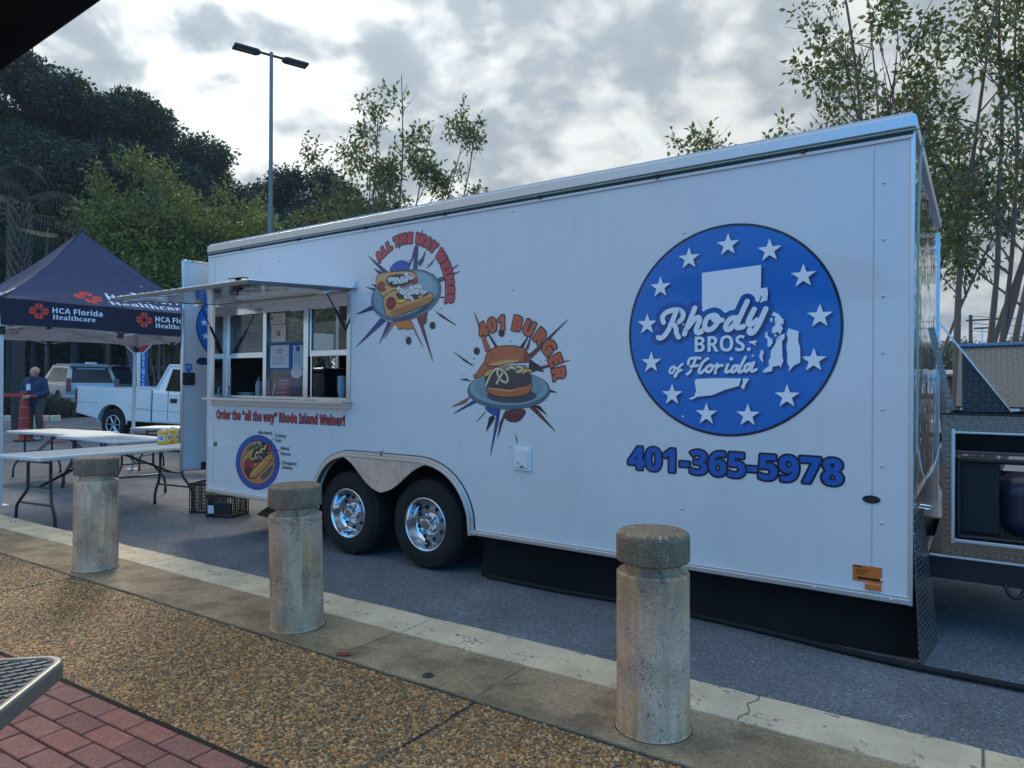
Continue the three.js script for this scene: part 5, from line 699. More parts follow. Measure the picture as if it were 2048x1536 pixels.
  // valances, printed outside; inside one sees the pale reverse with the print showing through
  const vt = (inside) => { const cv = canvasOf(1024, 128), x = cv.getContext('2d'); x.fillStyle = inside ? '#dcdce8' : '#1c2036'; x.fillRect(0, 0, 1024, 128); if (inside) { print(x, 380, 80, 62, true, 0.5); print(x, 960, 80, 62, true, 0.5); } else { print(x, 118, 78, 64, false); print(x, 590, 78, 64, false); } return canvasTex(cv); };
  const vo = std(1, 0.8, 0, { map: vt(false) }), vi = std(1, 0.85, 0, { map: vt(true) });
  for (let i = 0; i < 4; i++) { const a = cor[i], b = cor[(i + 1) % 4], n = 24, mk = (off, flip) => { const pos = [], uv = [], idx = []; for (let j = 0; j <= 1; j++) for (let k = 0; k <= n; k++) { const u = k / n, p = lo(a, j ? yv : yb).lerp(lo(b, j ? yv : yb), u); const out = p.clone().setY(0).normalize(); p.addScaledVector(out, off + (j ? 0 : 0.012 * Math.sin(u * 19 + i))); p.y += (j ? 0 : 0.012 * Math.sin(u * 6.28)) - (j ? 0.0 : 0); pos.push(p.x, p.y, p.z); uv.push(flip ? 1 - u : u, j); } for (let k = 0; k < n; k++) { const q = k, r = k + n + 1; flip ? idx.push(q, r, q + 1, q + 1, r, r + 1) : idx.push(q, q + 1, r, q + 1, r + 1, r); } const g = new THREE.BufferGeometry(); g.setAttribute('position', new THREE.Float32BufferAttribute(pos, 3)); g.setAttribute('uv', new THREE.Float32BufferAttribute(uv, 2)); g.setIndex(idx); g.computeVertexNormals(); return g; };
    part('valance', mk(0.004, false), vo, t); part('valance_reverse', mk(-0.004, true), vi, t); }
  // frame
  const fr = std([0.62, 0.63, 0.63], 0.4, 0.3), lean = [0.02, 0, -0.10, 0.04];
  cor.forEach((p, i) => { const k = lo(p, 0).multiplyScalar(0.985), f = k.clone(); f.x += lean[i]; f.y = rise(p.x + 0) ; const l = part('leg', [beam(f, V(k.x, yv - 0.06, k.z), 0.042, 0.042)], fr, t); part('foot_plate', box(0.15, 0.008, 0.15, f.x, f.y + 0.006, f.z), fr, l); part('slider', box(0.07, 0.1, 0.07, k.x, 2.10, k.z), M.black, l); });
  for (let i = 0; i < 4; i++) { const a = lo(cor[i], 0).multiplyScalar(0.985), b = lo(cor[(i + 1) % 4], 0).multiplyScalar(0.985), m = a.clone().lerp(b, 0.5); const y1 = yv - 0.1, y0 = 2.12, q = (p, y) => V(p.x, y, p.z); part('truss', [beam(q(a, y0), q(m, y1), 0.022, 0.012), beam(q(a, y1), q(m, y0), 0.022, 0.012), beam(q(b, y0), q(m, y1), 0.022, 0.012), beam(q(b, y1), q(m, y0), 0.022, 0.012)], fr, t); part('truss_joint', [box(0.06, 0.07, 0.06, m.x, y1, m.z), box(0.06, 0.07, 0.06, m.x, y0, m.z)], M.black, t); }
}
// ---------------------------------------------------------------- street lamp, signs
{
  const LK = 0.71; const p = at(541, 470, 13.5), base = V(p.x, rise(p.x), p.z), topY = at(540, 103, 13.5).y - base.y; const l = thing('street_lamp', 'tall grey car park lamp with two flat heads behind the trailer', 'street lamp', base, 0);
  const gm = std([0.22, 0.225, 0.23], 0.5, 0.3), dm = std([0.05, 0.053, 0.06], 0.5, 0.3);
  part('pole', [rod([0, 0, 0], [0, topY * 0.62, 0], 0.062, 0.049, 14), rod([0, topY * 0.62, 0], [0, topY, 0], 0.040, 0.034, 12)], gm, l);
  const hd = at(604, 130, 13.9).sub(at(470, 92, 13.15)), dir = hd.clone().setY(0).normalize();
  const turn = Math.atan2(-dir.z, dir.x);
  part('arm', beam(V(0, topY - 0.06, 0).addScaledVector(dir, -0.26), V(0, topY - 0.06, 0).addScaledVector(dir, 0.26), 0.05, 0.043), dm, l);
  for (const s of [-1, 1]) { const h = part('lamp_head', [place(slab(poly([[-0.34, -0.17], [0.27, -0.17], [0.36, -0.08], [0.36, 0.08], [0.27, 0.17], [-0.34, 0.17]]), 0.07, 0.012), 0, 0, 0, -1.5708)], dm, l); h.position.copy(V(0, topY - 0.1, 0).addScaledVector(dir, s * 0.47)); h.scale.setScalar(LK); h.rotation.set(0, turn + (s > 0 ? Math.PI : 0), 0); part('led_panel', box(0.46, 0.012, 0.22, -0.04, -0.002, 0), std([0.12, 0.12, 0.11], 0.4), h); }
  // red octagonal sign and the two blue boards
  const sp = at(277, 690, 20), sg = thing('stop_sign', 'red octagonal stop sign with white border just under the tent edge', 'stop sign', [sp.x, rise(sp.x), sp.z], 0.65); const oct = (r) => { const l = []; for (let i = 0; i < 8; i++) { const a = (i + 0.5) * Math.PI / 4; l.push([r * Math.cos(a), r * Math.sin(a)]); } return poly(l); }; const sy = at(277, 682, 20).y - rise(sp.x);
  { const cv = canvasOf(256, 256), x = cv.getContext('2d'); x.fillStyle = '#b3242c'; x.fillRect(0, 0, 256, 256); x.fillStyle = '#eee'; x.font = 'bold 84px sans-serif'; x.textAlign = 'center'; x.fillText('STOP', 128, 158); const g = new THREE.ShapeGeometry(oct(0.36)); const uv = g.attributes.uv, ps = g.attributes.position; for (let i = 0; i < uv.count; i++) uv.setXY(i, 0.5 + ps.getX(i) / 0.76, 0.5 + ps.getY(i) / 0.76); g.translate(0, sy, 0.008); part('sign_face', g, std(1, 0.5, 0, { map: canvasTex(cv) }), sg); }
  part('sign_border', place(slab(oct(0.39), 0.006), 0, sy, 0), std(0.75, 0.5), sg); part('sign_post', rod([0, 0, -0.02], [0, sy + 0.3, -0.02], 0.025), M.alu, sg);
  const bp = at(280, 740, 23.5), bd = thing('direction_pylon', 'narrow blue sign pylon with white upright EMERGENCY lettering behind the tent pole', 'sign', [bp.x, rise(bp.x), bp.z], 0.62);
  const H = at(283, 640, 23.5).y - rise(bp.x);
  { const cv = canvasOf(64, 512), x = cv.getContext('2d'); x.fillStyle = '#1659a8'; x.fillRect(0, 0, 64, 512); x.fillStyle = '#e6eef8'; x.textAlign = 'center'; x.font = 'bold 44px sans-serif'; [...'EMERGENCY'].forEach((ch, i) => x.fillText(ch, 32, 50 + i * 38)); const wd = 0.20; part('blue_board', box(wd, H, 0.1, 0.14, H / 2, 0), std([0.015, 0.09, 0.36], 0.5), bd); const g = new THREE.PlaneGeometry(wd - 0.01, H * 0.98); g.translate(0.14, H / 2, 0.053); part('board_print', g, std(1, 0.5, 0, { map: canvasTex(cv) }), bd); part('side_board', box(0.15, H * 0.97, 0.1, -0.17, H / 2, 0), std([0.02, 0.10, 0.34], 0.5), bd); part('post', [box(0.05, H, 0.06, -0.05, H / 2, 0.02), box(0.05, H, 0.06, 0.03 - 0.03, H / 2, -0.03)], M.alu, bd); part('small_plate', box(0.1, 0.12, 0.01, -0.17, H * 0.32, 0.056), std(0.7, 0.5), bd); }
}
// ---------------------------------------------------------------- parked vehicles
function bodyShape(outline, arches, yb) { // outline: points over the top from rear bottom to front bottom; arches cut the underside
  const s = new THREE.Shape(); s.moveTo(...outline[0]); for (let i = 1; i < outline.length; i++) { const o = outline[i]; o.length === 4 ? s.quadraticCurveTo(...o) : s.lineTo(...o); }
  for (const [ax, ay, r] of [...arches].sort((a, b) => b[0] - a[0])) { const h = Math.sqrt(r * r - (ay - yb) ** 2); s.lineTo(ax + h, yb); const a0 = Math.asin((yb - ay) / r); s.absarc(ax, ay, r, a0, Math.PI - a0, false); }
  s.closePath(); return s;
}
function loft(bot, top, yb, yt) { // four-cornered frustum: corners [x, z] counter-clockwise from above
  const b = bot.map(([x, z]) => V(x, yb, z)), t = top.map(([x, z]) => V(x, yt, z)), g = [quad(t[0], t[1], t[2], t[3])]; for (let i = 0; i < 4; i++) { const j = (i + 1) % 4; g.push(quad(b[i], b[j], t[j], t[i])); } return { g, b, t };
}
function pane(a, b, c, d, m, out) { // an inset pane on the face a b c d, lifted along the outward direction
  const q = (u, v) => a.clone().lerp(b, u).lerp(d.clone().lerp(c, u), v), n = b.clone().sub(a).cross(d.clone().sub(a)).normalize().multiplyScalar(out); return quad(q(m[0], m[1]).add(n), q(m[2], m[1]).add(n), q(m[2], m[3]).add(n), q(m[0], m[3]).add(n)); }
function carWheel(parent, x, y, z, r, rimR, spokes = 6) {
  const w = new THREE.Group(); w.name = 'wheel'; parent.add(w); w.position.set(x, y, z); w.rotation.x = z > 0 ? Math.PI / 2 : -Math.PI / 2;
  part('tyre', lathe([[rimR, -0.11], [r - 0.03, -0.11], [r, -0.08], [r, 0.08], [r - 0.03, 0.11], [rimR, 0.105], [rimR - 0.01, 0.06]], 36), M.rubber, w);
  part('rim', lathe([[rimR, 0.09], [rimR - 0.005, 0.108], [rimR - 0.02, 0.105], [rimR - 0.03, 0.06]], 36), M.alu, w); part('brake', place(new THREE.CylinderGeometry(rimR - 0.02, rimR - 0.02, 0.02, 24), 0, 0.02, 0), M.dark, w);
  const sp = []; for (let i = 0; i < spokes; i++) { const a = i / spokes * 6.283; sp.push(beam([0.03 * Math.cos(a), 0.09, 0.03 * Math.sin(a)], [(rimR - 0.02) * Math.cos(a), 0.085, (rimR - 0.02) * Math.sin(a)], 0.055, 0.025)); } sp.push(place(new THREE.CylinderGeometry(0.05, 0.06, 0.03, 16), 0, 0.095, 0)); part('spokes', sp, std([0.5, 0.51, 0.52], 0.3, 0.8), w);
}
{ // white pickup
  const wp = at(222, 856, 16.9), gx = wp.x, gz = wp.z, th = Math.atan2(0.274, 0.962);
  const paint = phys([0.84, 0.82, 0.79], 0.28, { clearcoat: 0.8, clearcoatRoughness: 0.05, bumpMap: waveBump, bumpScale: 0.003 });
  const c = thing('pickup_truck', 'white pickup truck with a dented bed side, parked behind the tables', 'pickup truck', [0, 0, 0], th); const ax = 1.22, Wd = 0.97;
  c.position.set(gx - ax * Math.cos(th) - Wd * Math.sin(th), 0, gz + ax * Math.sin(th) - Wd * Math.cos(th)); c.position.y = rise(gx) + 0.05; c.rotation.z = -0.04; c.rotation.order = 'YXZ';
  const yb = 0.50;
  const bed = bodyShape([[0.03, 0.62], [0.02, 0.95], [0.02, 1.29], [2.42, 1.29], [2.42, 0.5]], [[ax, 0.42, 0.47]], yb);
  const side = (z) => { const g = slab(bed, 0.16, 0.03, 20); g.translate(0, 0, z); return g; };
  part('bed_side', [side(Wd - 0.16)], paint, c); part('bed_side', [side(-Wd)], paint, c);
  part('bed_floor', box(2.3, 0.06, 1.7, 1.25, 0.72, 0), M.black, c); part('tailgate', rbox(0.08, 0.62, 1.66, 0.02, 0.06, 0.96, 0), paint, c);
  for (const s of [1, -1]) part('bed_rail_cap', rbox(2.36, 0.02, 0.17, 0.008, 1.24, 1.3, s * (Wd - 0.085)), paint, c);
  const cab = bodyShape([[2.45, 0.5], [2.45, 1.28], [4.15, 1.25], [5.25, 1.12], [5.4, 1.1, 5.42, 0.9], [5.42, 0.5]], [[4.62, 0.42, 0.47]], yb), cg = slab(cab, Wd * 2, 0.05, 20); cg.translate(0, 0, -Wd); part('cab_body', cg, paint, c);
  const gl = loft([[2.5, 0.9], [4.25, 0.9], [4.25, -0.9], [2.5, -0.9]], [[2.72, 0.72], [3.55, 0.72], [3.55, -0.72], [2.72, -0.72]], 1.24, 1.90); part('cab_roof', gl.g, paint, c); part('roof_edge', [rod([2.72, 1.895, 0.72], [3.55, 1.895, 0.72], 0.03), rod([2.72, 1.895, -0.72], [3.55, 1.895, -0.72], 0.03), rod([2.72, 1.895, 0.72], [2.72, 1.895, -0.72], 0.03), rod([2.5, 1.26, 0.9], [2.72, 1.895, 0.72], 0.03)], paint, c);
  const [b, t] = [gl.b, gl.t];
  part('side_window', pane(b[0], b[1], t[1], t[0], [0.16, 0.06, 0.86, 0.86], 0.006), M.carGlass, c); part('side_window', pane(b[2], b[3], t[3], t[2], [0.14, 0.06, 0.84, 0.86], 0.006), M.carGlass, c); part('rear_window', pane(b[3], b[0], t[0], t[3], [0.12, 0.12, 0.88, 0.86], 0.006), M.carGlass, c); part('windscreen', pane(b[1], b[2], t[2], t[1], [0.05, 0.06, 0.95, 0.92], 0.006), M.carGlass, c);
  const dk = std([0.05, 0.06, 0.075], 0.7);
  for (const q of [box(0.012, 0.72, 0.006, 2.95, 0.92, Wd + 0.001), box(0.012, 0.72, 0.006, 4.1, 0.9, Wd + 0.001), box(0.03, 0.75, 0.01, 2.435, 0.9, Wd - 0.03)]) part('door_gap', q, dk, c);
  for (const q of [box(0.66, 0.012, 0.006, 2.08, 0.83, Wd + 0.001), box(0.72, 0.012, 0.006, 0.4, 0.9, Wd + 0.001), box(2.6, 0.012, 0.006, 3.3, 0.8, Wd + 0.001)]) part('crease', q, std([0.35, 0.38, 0.42], 0.6), c);
  part('door_handle', [rbox(0.2, 0.1, 0.03, 0.012, 2.62 + 0.5, 1.06, Wd + 0.004), rbox(0.15, 0.03, 0.02, 0.006, 2.62 + 0.5, 1.07, Wd + 0.02)], M.black, c);
  part('wing_mirror', [rbox(0.12, 0.2, 0.22, 0.03, 3.82, 1.36, Wd + 0.12)], M.black, c); for (const s of [1, -1]) { const p = []; for (let i = 0; i <= 16; i++) { const a = Math.PI * i / 16; p.push([ax + 0.475 * Math.cos(a), 0.42 + 0.475 * Math.sin(a), s * (Wd - 0.004)]); } part('arch_lip', tube(p, 0.014, 6, 40), paint, c); }
  for (const s of [1, -1]) part('tail_lamp', rbox(0.09, 0.5, 0.14, 0.02, 0.03, 1.0, s * (Wd - 0.065)), phys([0.09, 0.006, 0.012], 0.15, { clearcoat: 1 }), c);
  part('rear_bumper', [rbox(0.2, 0.2, 1.9, 0.04, -0.03, 0.60, 0)], M.black, c); part('wheel_liner', [box(1.0, 0.6, 1.5, ax, 0.62, 0), box(1.0, 0.5, 1.5, 4.62, 0.6, 0)], M.dark, c); part('frame_rail', box(4.6, 0.12, 1.0, 2.6, 0.47, 0), M.blackSteel, c); part('hitch', box(0.3, 0.08, 0.08, -0.1, 0.42, 0), M.blackSteel, c);
  for (const x of [ax, 4.62]) for (const z of [1, -1]) carWheel(c, x, 0.39, z * (Wd - 0.14), 0.39, 0.235, 6);
  const dent = part('dent', [(() => { const g = new THREE.SphereGeometry(0.5, 24, 12); g.scale(0.62, 0.40, 0.022); return place(g, 1.92, 1.02, Wd - 0.012, 0, 0, 0.2); })()], phys([0.60, 0.62, 0.66], 0.4, { clearcoat: 0.4 }), c);
}
function makeSUV(name, label, group, paintC, lower, pos, th) {
  const c = thing(name, label, 'SUV', pos, th, group), paint = phys(paintC, 0.3, { clearcoat: 0.8, metalness: 0.5 }), low = std(lower, 0.5, 0.2), Wd = 0.93;
  c.rotation.order = 'YXZ'; c.rotation.z = 0.03;
  const yb = 0.42, sh = bodyShape([[0.02, 0.5], [0.0, 0.9], [0.04, 1.12], [3.3, 1.12], [4.5, 1.02], [4.7, 0.95, 4.72, 0.7], [4.7, 0.42]], [[0.95, 0.40, 0.44], [3.75, 0.40, 0.44]], yb); const g = slab(sh, Wd * 2, 0.06, 20); g.translate(0, 0, -Wd); part('car_body', g, paint, c);
  const gl = loft([[0.06, 0.88], [3.45, 0.88], [3.45, -0.88], [0.06, -0.88]], [[0.42, 0.70], [2.6, 0.70], [2.6, -0.70], [0.42, -0.70]], 1.1, 1.80), { b, t } = gl; part('cabin', gl.g, paint, c);
  part('roof_panel', rbox(2.3, 0.05, 1.44, 0.02, 1.5, 1.805, 0), paint, c);
  for (const m of [[0.06, 0.1, 0.34, 0.86], [0.36, 0.08, 0.62, 0.88], [0.64, 0.08, 0.88, 0.88]]) part('side_window', pane(b[0], b[1], t[1], t[0], m, 0.006), M.carGlass, c);
  for (const m of [[0.12, 0.08, 0.36, 0.88], [0.38, 0.08, 0.64, 0.88], [0.66, 0.1, 0.94, 0.86]]) part('side_window', pane(b[2], b[3], t[3], t[2], m, 0.006), M.carGlass, c);
  part('rear_window', pane(b[3], b[0], t[0], t[3], [0.08, 0.08, 0.92, 0.9], 0.01), phys([0.03, 0.035, 0.038], 0.1, { specularIntensity: 0.5 }), c); part('windscreen', pane(b[1], b[2], t[2], t[1], [0.05, 0.06, 0.95, 0.92], 0.006), M.carGlass, c);
  part('roof_rack', [rod([0.6, 1.86, 0.62], [2.4, 1.86, 0.62], 0.02), rod([0.6, 1.86, -0.62], [2.4, 1.86, -0.62], 0.02), ...[0.6, 1.5, 2.4].flatMap((x) => [rod([x, 1.81, 0.62], [x, 1.86, 0.62], 0.018), rod([x, 1.81, -0.62], [x, 1.86, -0.62], 0.018)]), rod([0.7, 1.87, -0.62], [0.7, 1.87, 0.62], 0.016)], M.alu, c);
  part('roof_spoiler', rbox(0.2, 0.045, 1.3, 0.015, 0.34, 1.80, 0), paint, c);
  for (const s of [1, -1]) part('tail_lamp', rbox(0.14, 0.5, 0.17, 0.03, 0.06, 1.08, s * 0.83, 0, 0, -0.1), phys([0.26, 0.01, 0.012], 0.15, { clearcoat: 1 }), c);
  part('rear_bumper', rbox(0.22, 0.3, 1.86, 0.06, -0.04, 0.55, 0), paint, c); part('sill', [box(1.9, 0.16, 0.04, 2.35, 0.5, Wd), box(1.9, 0.16, 0.04, 2.35, 0.5, -Wd)], low, c); part('tailgate_line', [box(0.008, 0.012, 1.5, -0.012, 1.02, 0), box(0.02, 0.03, 0.9, -0.02, 0.88, 0)], M.alu, c); part('plate_recess', box(0.02, 0.13, 0.4, -0.012, 0.76, 0), std([0.2, 0.2, 0.2], 0.6), c); part('emblem', place(new THREE.TorusGeometry(0.05, 0.012, 6, 16), -0.02, 1.0, 0, 0, 1.57), M.chrome, c);
  part('underbody', box(4.2, 0.2, 1.5, 2.3, 0.4, 0), M.dark, c); part('wheel_liner', [box(0.9, 0.5, 1.5, 0.95, 0.5, 0), box(0.9, 0.5, 1.5, 3.75, 0.5, 0)], M.dark, c);
  for (const x of [0.95, 3.75]) for (const s of [1, -1]) { const p = []; for (let i = 0; i <= 14; i++) { const a = Math.PI * i / 14; p.push([x + 0.45 * Math.cos(a), 0.40 + 0.45 * Math.sin(a), s * (Wd - 0.005)]); } part('fender_flare', tube(p, 0.03, 6, 30), low, c); }
  for (const x of [0.95, 3.75]) for (const z of [1, -1]) carWheel(c, x, 0.37, z * (Wd - 0.13), 0.37, 0.22, 5);
  return c;
}
{
  const p = at(186, 800, 26.5); const s = makeSUV('parked_suv', 'silver grey SUV seen from behind with roof rack and red tail lamps', 'SUVs parked beyond the tent', [0.40, 0.41, 0.42], [0.10, 0.12, 0.12], [p.x, rise(p.x), p.z], 171.95 * Math.PI / 180);
  part('roof_carrier', rbox(0.5, 0.09, 0.3, 0.02, 1.9, 1.92, 0.45), std(0.7, 0.5), s); part('window_banner', box(0.01, 0.05, 1.0, 0.33, 1.70, 0, 0, 0, 0.48), std(0.7, 0.5), s);
  const q = at(266, 800, 28.5); makeSUV('parked_suv', 'black SUV behind the blue sign pylon and tent pole', 'SUVs parked beyond the tent', [0.012, 0.013, 0.015], [0.02, 0.02, 0.02], [q.x, rise(q.x), q.z], 168 * Math.PI / 180);
  const r = at(318, 800, 31); makeSUV('parked_suv', 'dark grey SUV with pale roof, partly behind the white pickup cab', 'SUVs parked beyond the tent', [0.30, 0.31, 0.33], [0.05, 0.05, 0.05], [r.x, rise(r.x), r.z], 168 * Math.PI / 180);
  const w = at(1912, 790, 16); makeSUV('parked_suv', 'white vehicle mostly hidden between the right tree and generator box', 'SUVs parked beyond the tent', [0.7, 0.72, 0.74], [0.05, 0.05, 0.05], [w.x, 0, w.z], 1.1);
}
// ---------------------------------------------------------------- man and the orange delineator
function nets(f, lo, hi, h) { // surface nets: one vertex per crossed cell
  const n = [0, 1, 2].map((k) => Math.ceil((hi[k] - lo[k]) / h) + 1), [nx, ny, nz] = n, val = new Float32Array(nx * ny * nz), id = new Int32Array(nx * ny * nz).fill(-1), pos = [], idx = [];
  const I = (x, y, z) => (z * ny + y) * nx + x;
  for (let z = 0; z < nz; z++) for (let y = 0; y < ny; y++) for (let x = 0; x < nx; x++) val[I(x, y, z)] = f(lo[0] + x * h, lo[1] + y * h, lo[2] + z * h);
  for (let z = 0; z < nz - 1; z++) for (let y = 0; y < ny - 1; y++) for (let x = 0; x < nx - 1; x++) { let sx = 0, sy = 0, sz = 0, c = 0; const v = (a, b, d) => val[I(x + a, y + b, z + d)];
    for (const [a, b] of [[[0, 0, 0], [1, 0, 0]], [[0, 1, 0], [1, 1, 0]], [[0, 0, 1], [1, 0, 1]], [[0, 1, 1], [1, 1, 1]], [[0, 0, 0], [0, 1, 0]], [[1, 0, 0], [1, 1, 0]], [[0, 0, 1], [0, 1, 1]], [[1, 0, 1], [1, 1, 1]], [[0, 0, 0], [0, 0, 1]], [[1, 0, 0], [1, 0, 1]], [[0, 1, 0], [0, 1, 1]], [[1, 1, 0], [1, 1, 1]]]) { const p = v(...a), q = v(...b); if ((p < 0) !== (q < 0)) { const t = p / (p - q); sx += a[0] + (b[0] - a[0]) * t; sy += a[1] + (b[1] - a[1]) * t; sz += a[2] + (b[2] - a[2]) * t; c++; } }
    if (c) { id[I(x, y, z)] = pos.length / 3; pos.push(lo[0] + (x + sx / c) * h, lo[1] + (y + sy / c) * h, lo[2] + (z + sz / c) * h); } }
  const Q = (a, b, c, d, flip) => { if (a < 0 || b < 0 || c < 0 || d < 0) return; flip ? idx.push(a, c, b, a, d, c) : idx.push(a, b, c, a, c, d); };
  for (let z = 1; z < nz - 1; z++) for (let y = 1; y < ny - 1; y++) for (let x = 1; x < nx - 1; x++) { const o = val[I(x, y, z)] < 0;
    if (o !== (val[I(x + 1, y, z)] < 0)) Q(id[I(x, y - 1, z - 1)], id[I(x, y, z - 1)], id[I(x, y, z)], id[I(x, y - 1, z)], !o);
    if (o !== (val[I(x, y + 1, z)] < 0)) Q(id[I(x - 1, y, z - 1)], id[I(x - 1, y, z)], id[I(x, y, z)], id[I(x, y, z - 1)], !o);
    if (o !== (val[I(x, y, z + 1)] < 0)) Q(id[I(x - 1, y - 1, z)], id[I(x, y - 1, z)], id[I(x, y, z)], id[I(x - 1, y, z)], !o); }
  const g = new THREE.BufferGeometry(); g.setAttribute('position', new THREE.Float32BufferAttribute(pos, 3)); g.setIndex(idx); g.computeVertexNormals(); return g;
}
function capsules(bones, k) { // smooth union of tapered capsules [a, b, ra, rb]
  const B = bones.map(([a, b, ra, rb]) => ({ a, d: [b[0] - a[0], b[1] - a[1], b[2] - a[2]], ra, rb: rb ?? ra })); B.forEach((q) => { q.l2 = q.d[0] ** 2 + q.d[1] ** 2 + q.d[2] ** 2 || 1e-9; });
  return (x, y, z) => { let m = 1e9; for (const q of B) { const px = x - q.a[0], py = y - q.a[1], pz = z - q.a[2], t = clamp((px * q.d[0] + py * q.d[1] + pz * q.d[2]) / q.l2), d = Math.hypot(px - q.d[0] * t, py - q.d[1] * t, pz - q.d[2] * t) - mixn(q.ra, q.rb, t); if (m > 1e8) m = d; else { const h = clamp(0.5 + 0.5 * (m - d) / k); m = mixn(m, d, h) - k * h * (1 - h); } } return m; };
}
{
  const p = at(70, 800, 16.5), man = thing('person', 'bald man in blue jacket looking down at red tape beside the orange post', 'person', [p.x, rise(p.x), p.z], Math.atan2(EYE.x - p.x, EYE.z - p.z) - 0.55);
  // facing +z, his left is +x
  const sh = 0.19, hip = 0.095;
  const arm = (s, o) => { const E = [s * 0.285, 1.13, 0.02], H = [s * 0.075, 1.045, 0.29]; return [[[s * sh, 1.43, -0.01], E, 0.062 + o, 0.05 + o], [E, H, 0.048 + o, 0.034 + o * 0.7]]; };
  const legs = (o) => [-1, 1].flatMap((s) => [[[s * hip, 0.93, 0], [s * 0.11, 0.51, 0.02], 0.098 + o, 0.062 + o], [[s * 0.11, 0.51, 0.02], [s * 0.12, 0.09, -0.02], 0.06 + o, 0.042 + o * 1.4]]);
  const torso = (o) => [[[0, 0.98, 0], [0, 1.2, -0.005], 0.135 + o, 0.135 + o], [[-0.06, 1.0, 0], [-0.1, 1.33, -0.01], 0.115 + o, 0.125 + o], [[0.06, 1.0, 0], [0.1, 1.33, -0.01], 0.115 + o, 0.125 + o], [[-sh, 1.43, -0.01], [sh, 1.43, -0.01], 0.06 + o, 0.06 + o]];
  const hd = [0.0, 1.635, 0.045]; // head bent forward and turned
  const head = capsules([[[0, 1.645, 0.035], [0, 1.665, 0.0], 0.092, 0.094], [[0, 1.58, 0.075], [0, 1.60, 0.06], 0.058, 0.07], [[0, 1.625, 0.125], [0, 1.598, 0.146], 0.014, 0.017], [[-0.035, 1.648, 0.112], [0.035, 1.648, 0.112], 0.014], [[-0.09, 1.645, 0.02], [-0.094, 1.61, 0.03], 0.016, 0.012], [[0.09, 1.645, 0.02], [0.094, 1.61, 0.03], 0.016, 0.012], [[-0.022, 1.565, 0.128], [0.022, 1.565, 0.128], 0.009], [[0, 1.545, 0.11], [0, 1.55, 0.1], 0.03], [[0, 1.44, -0.015], [0, 1.58, 0.02], 0.056, 0.055]], 0.022);
  const skinM = std([0.50, 0.27, 0.185], 0.5);
  const core = nets(capsules([...torso(-0.02), ...legs(-0.01), ...arm(1, -0.008), ...arm(-1, -0.008), [[0, 1.40, -0.01], [0, 1.52, 0.0], 0.06, 0.055]], 0.03), [-0.42, 0.03, -0.25], [0.42, 1.56, 0.40], 0.015);
  const hg = nets(head, [-0.13, 1.42, -0.12], [0.13, 1.78, 0.19], 0.006);
  const hand = (s) => { const w = [s * 0.075, 1.045, 0.29], b = [[w, [s * 0.045, 1.035, 0.345], 0.03, 0.034]]; for (let i = 0; i < 4; i++) { const o = (i - 1.5) * 0.017, k = [s * 0.035 + o * 0.3, 1.036 - o, 0.375], m = [s * 0.005 + o * 0.2, 1.03 - o * 0.95, 0.40 - i * 0.003], e = [-s * 0.018, 1.022 - o * 0.9, 0.385]; b.push([[s * 0.05, 1.036 - o * 0.8, 0.345], k, 0.0105, 0.0095], [k, m, 0.0095, 0.0085], [m, e, 0.0085, 0.0075]); } b.push([[s * 0.06, 1.06, 0.325], [s * 0.04, 1.078, 0.35], 0.013, 0.011], [[s * 0.04, 1.078, 0.35], [s * 0.012, 1.072, 0.37], 0.011, 0.0085]); return nets(capsules(b, 0.006), [Math.min(s * 0.13, -s * 0.05), 0.96, 0.24], [Math.max(s * 0.13, -s * 0.05), 1.12, 0.43], 0.0035); };
  part('body', [core, hg, hand(1), hand(-1)], skinM, man);
  part('jacket', nets(capsules([...torso(0.012), ...arm(1, 0.013), ...arm(-1, 0.013), [[-0.05, 0.93, 0], [0.05, 0.93, 0], 0.145, 0.145]], 0.03), [-0.45, 0.78, -0.26], [0.45, 1.52, 0.36], 0.013), std([0.022, 0.04, 0.095], 0.75, 0, { bumpMap: clothTex, bumpScale: 0.002 }), man);
  part('collar', [tube([[-0.085, 1.50, -0.03], [-0.075, 1.515, 0.03], [-0.02, 1.45, 0.115]], 0.018, 6, 14), tube([[0.085, 1.50, -0.03], [0.075, 1.515, 0.03], [0.02, 1.45, 0.115]], 0.018, 6, 14)], std([0.03, 0.06, 0.18], 0.75), man);
  part('name_badge', rbox(0.10, 0.15, 0.004, 0.006, -0.07, 1.27, 0.142, -0.05), std(0.75, 0.5), man);
  part('trousers', nets(capsules([...legs(0.016), [[-hip, 0.93, 0], [hip, 0.93, 0], 0.12, 0.12]], 0.025), [-0.3, 0.05, -0.2], [0.3, 1.04, 0.2], 0.013), std([0.10, 0.078, 0.075], 0.85), man);
  for (const s of [-1, 1]) part('shoe', nets(capsules([[[s * 0.12, 0.05, -0.06], [s * 0.13, 0.04, 0.06], 0.045, 0.042], [[s * 0.13, 0.04, 0.06], [s * 0.14, 0.035, 0.15], 0.042, 0.036]], 0.02), [Math.min(s * 0.05, s * 0.22), 0.0, -0.14], [Math.max(s * 0.05, s * 0.22), 0.13, 0.22], 0.009), std(0.45, 0.6), man);
  for (const x of [-0.034, 0.034]) { part('eye', place(new THREE.SphereGeometry(0.011, 8, 6), x, 1.632, 0.118), std(0.05, 0.3), man); part('eyebrow', rbox(0.034, 0.008, 0.012, 0.003, x, 1.653, 0.121), std([0.16, 0.1, 0.07], 0.8), man); }
  const red = phys([0.50, 0.035, 0.03], 0.45);
  const dp = at(49, 800, 16.2), dl = thing('delineator_post', 'tall orange red delineator post standing beside the man', 'traffic post', [dp.x, rise(dp.x), dp.z]); const h = 1.12, or = std([0.42, 0.04, 0.018], 0.5);
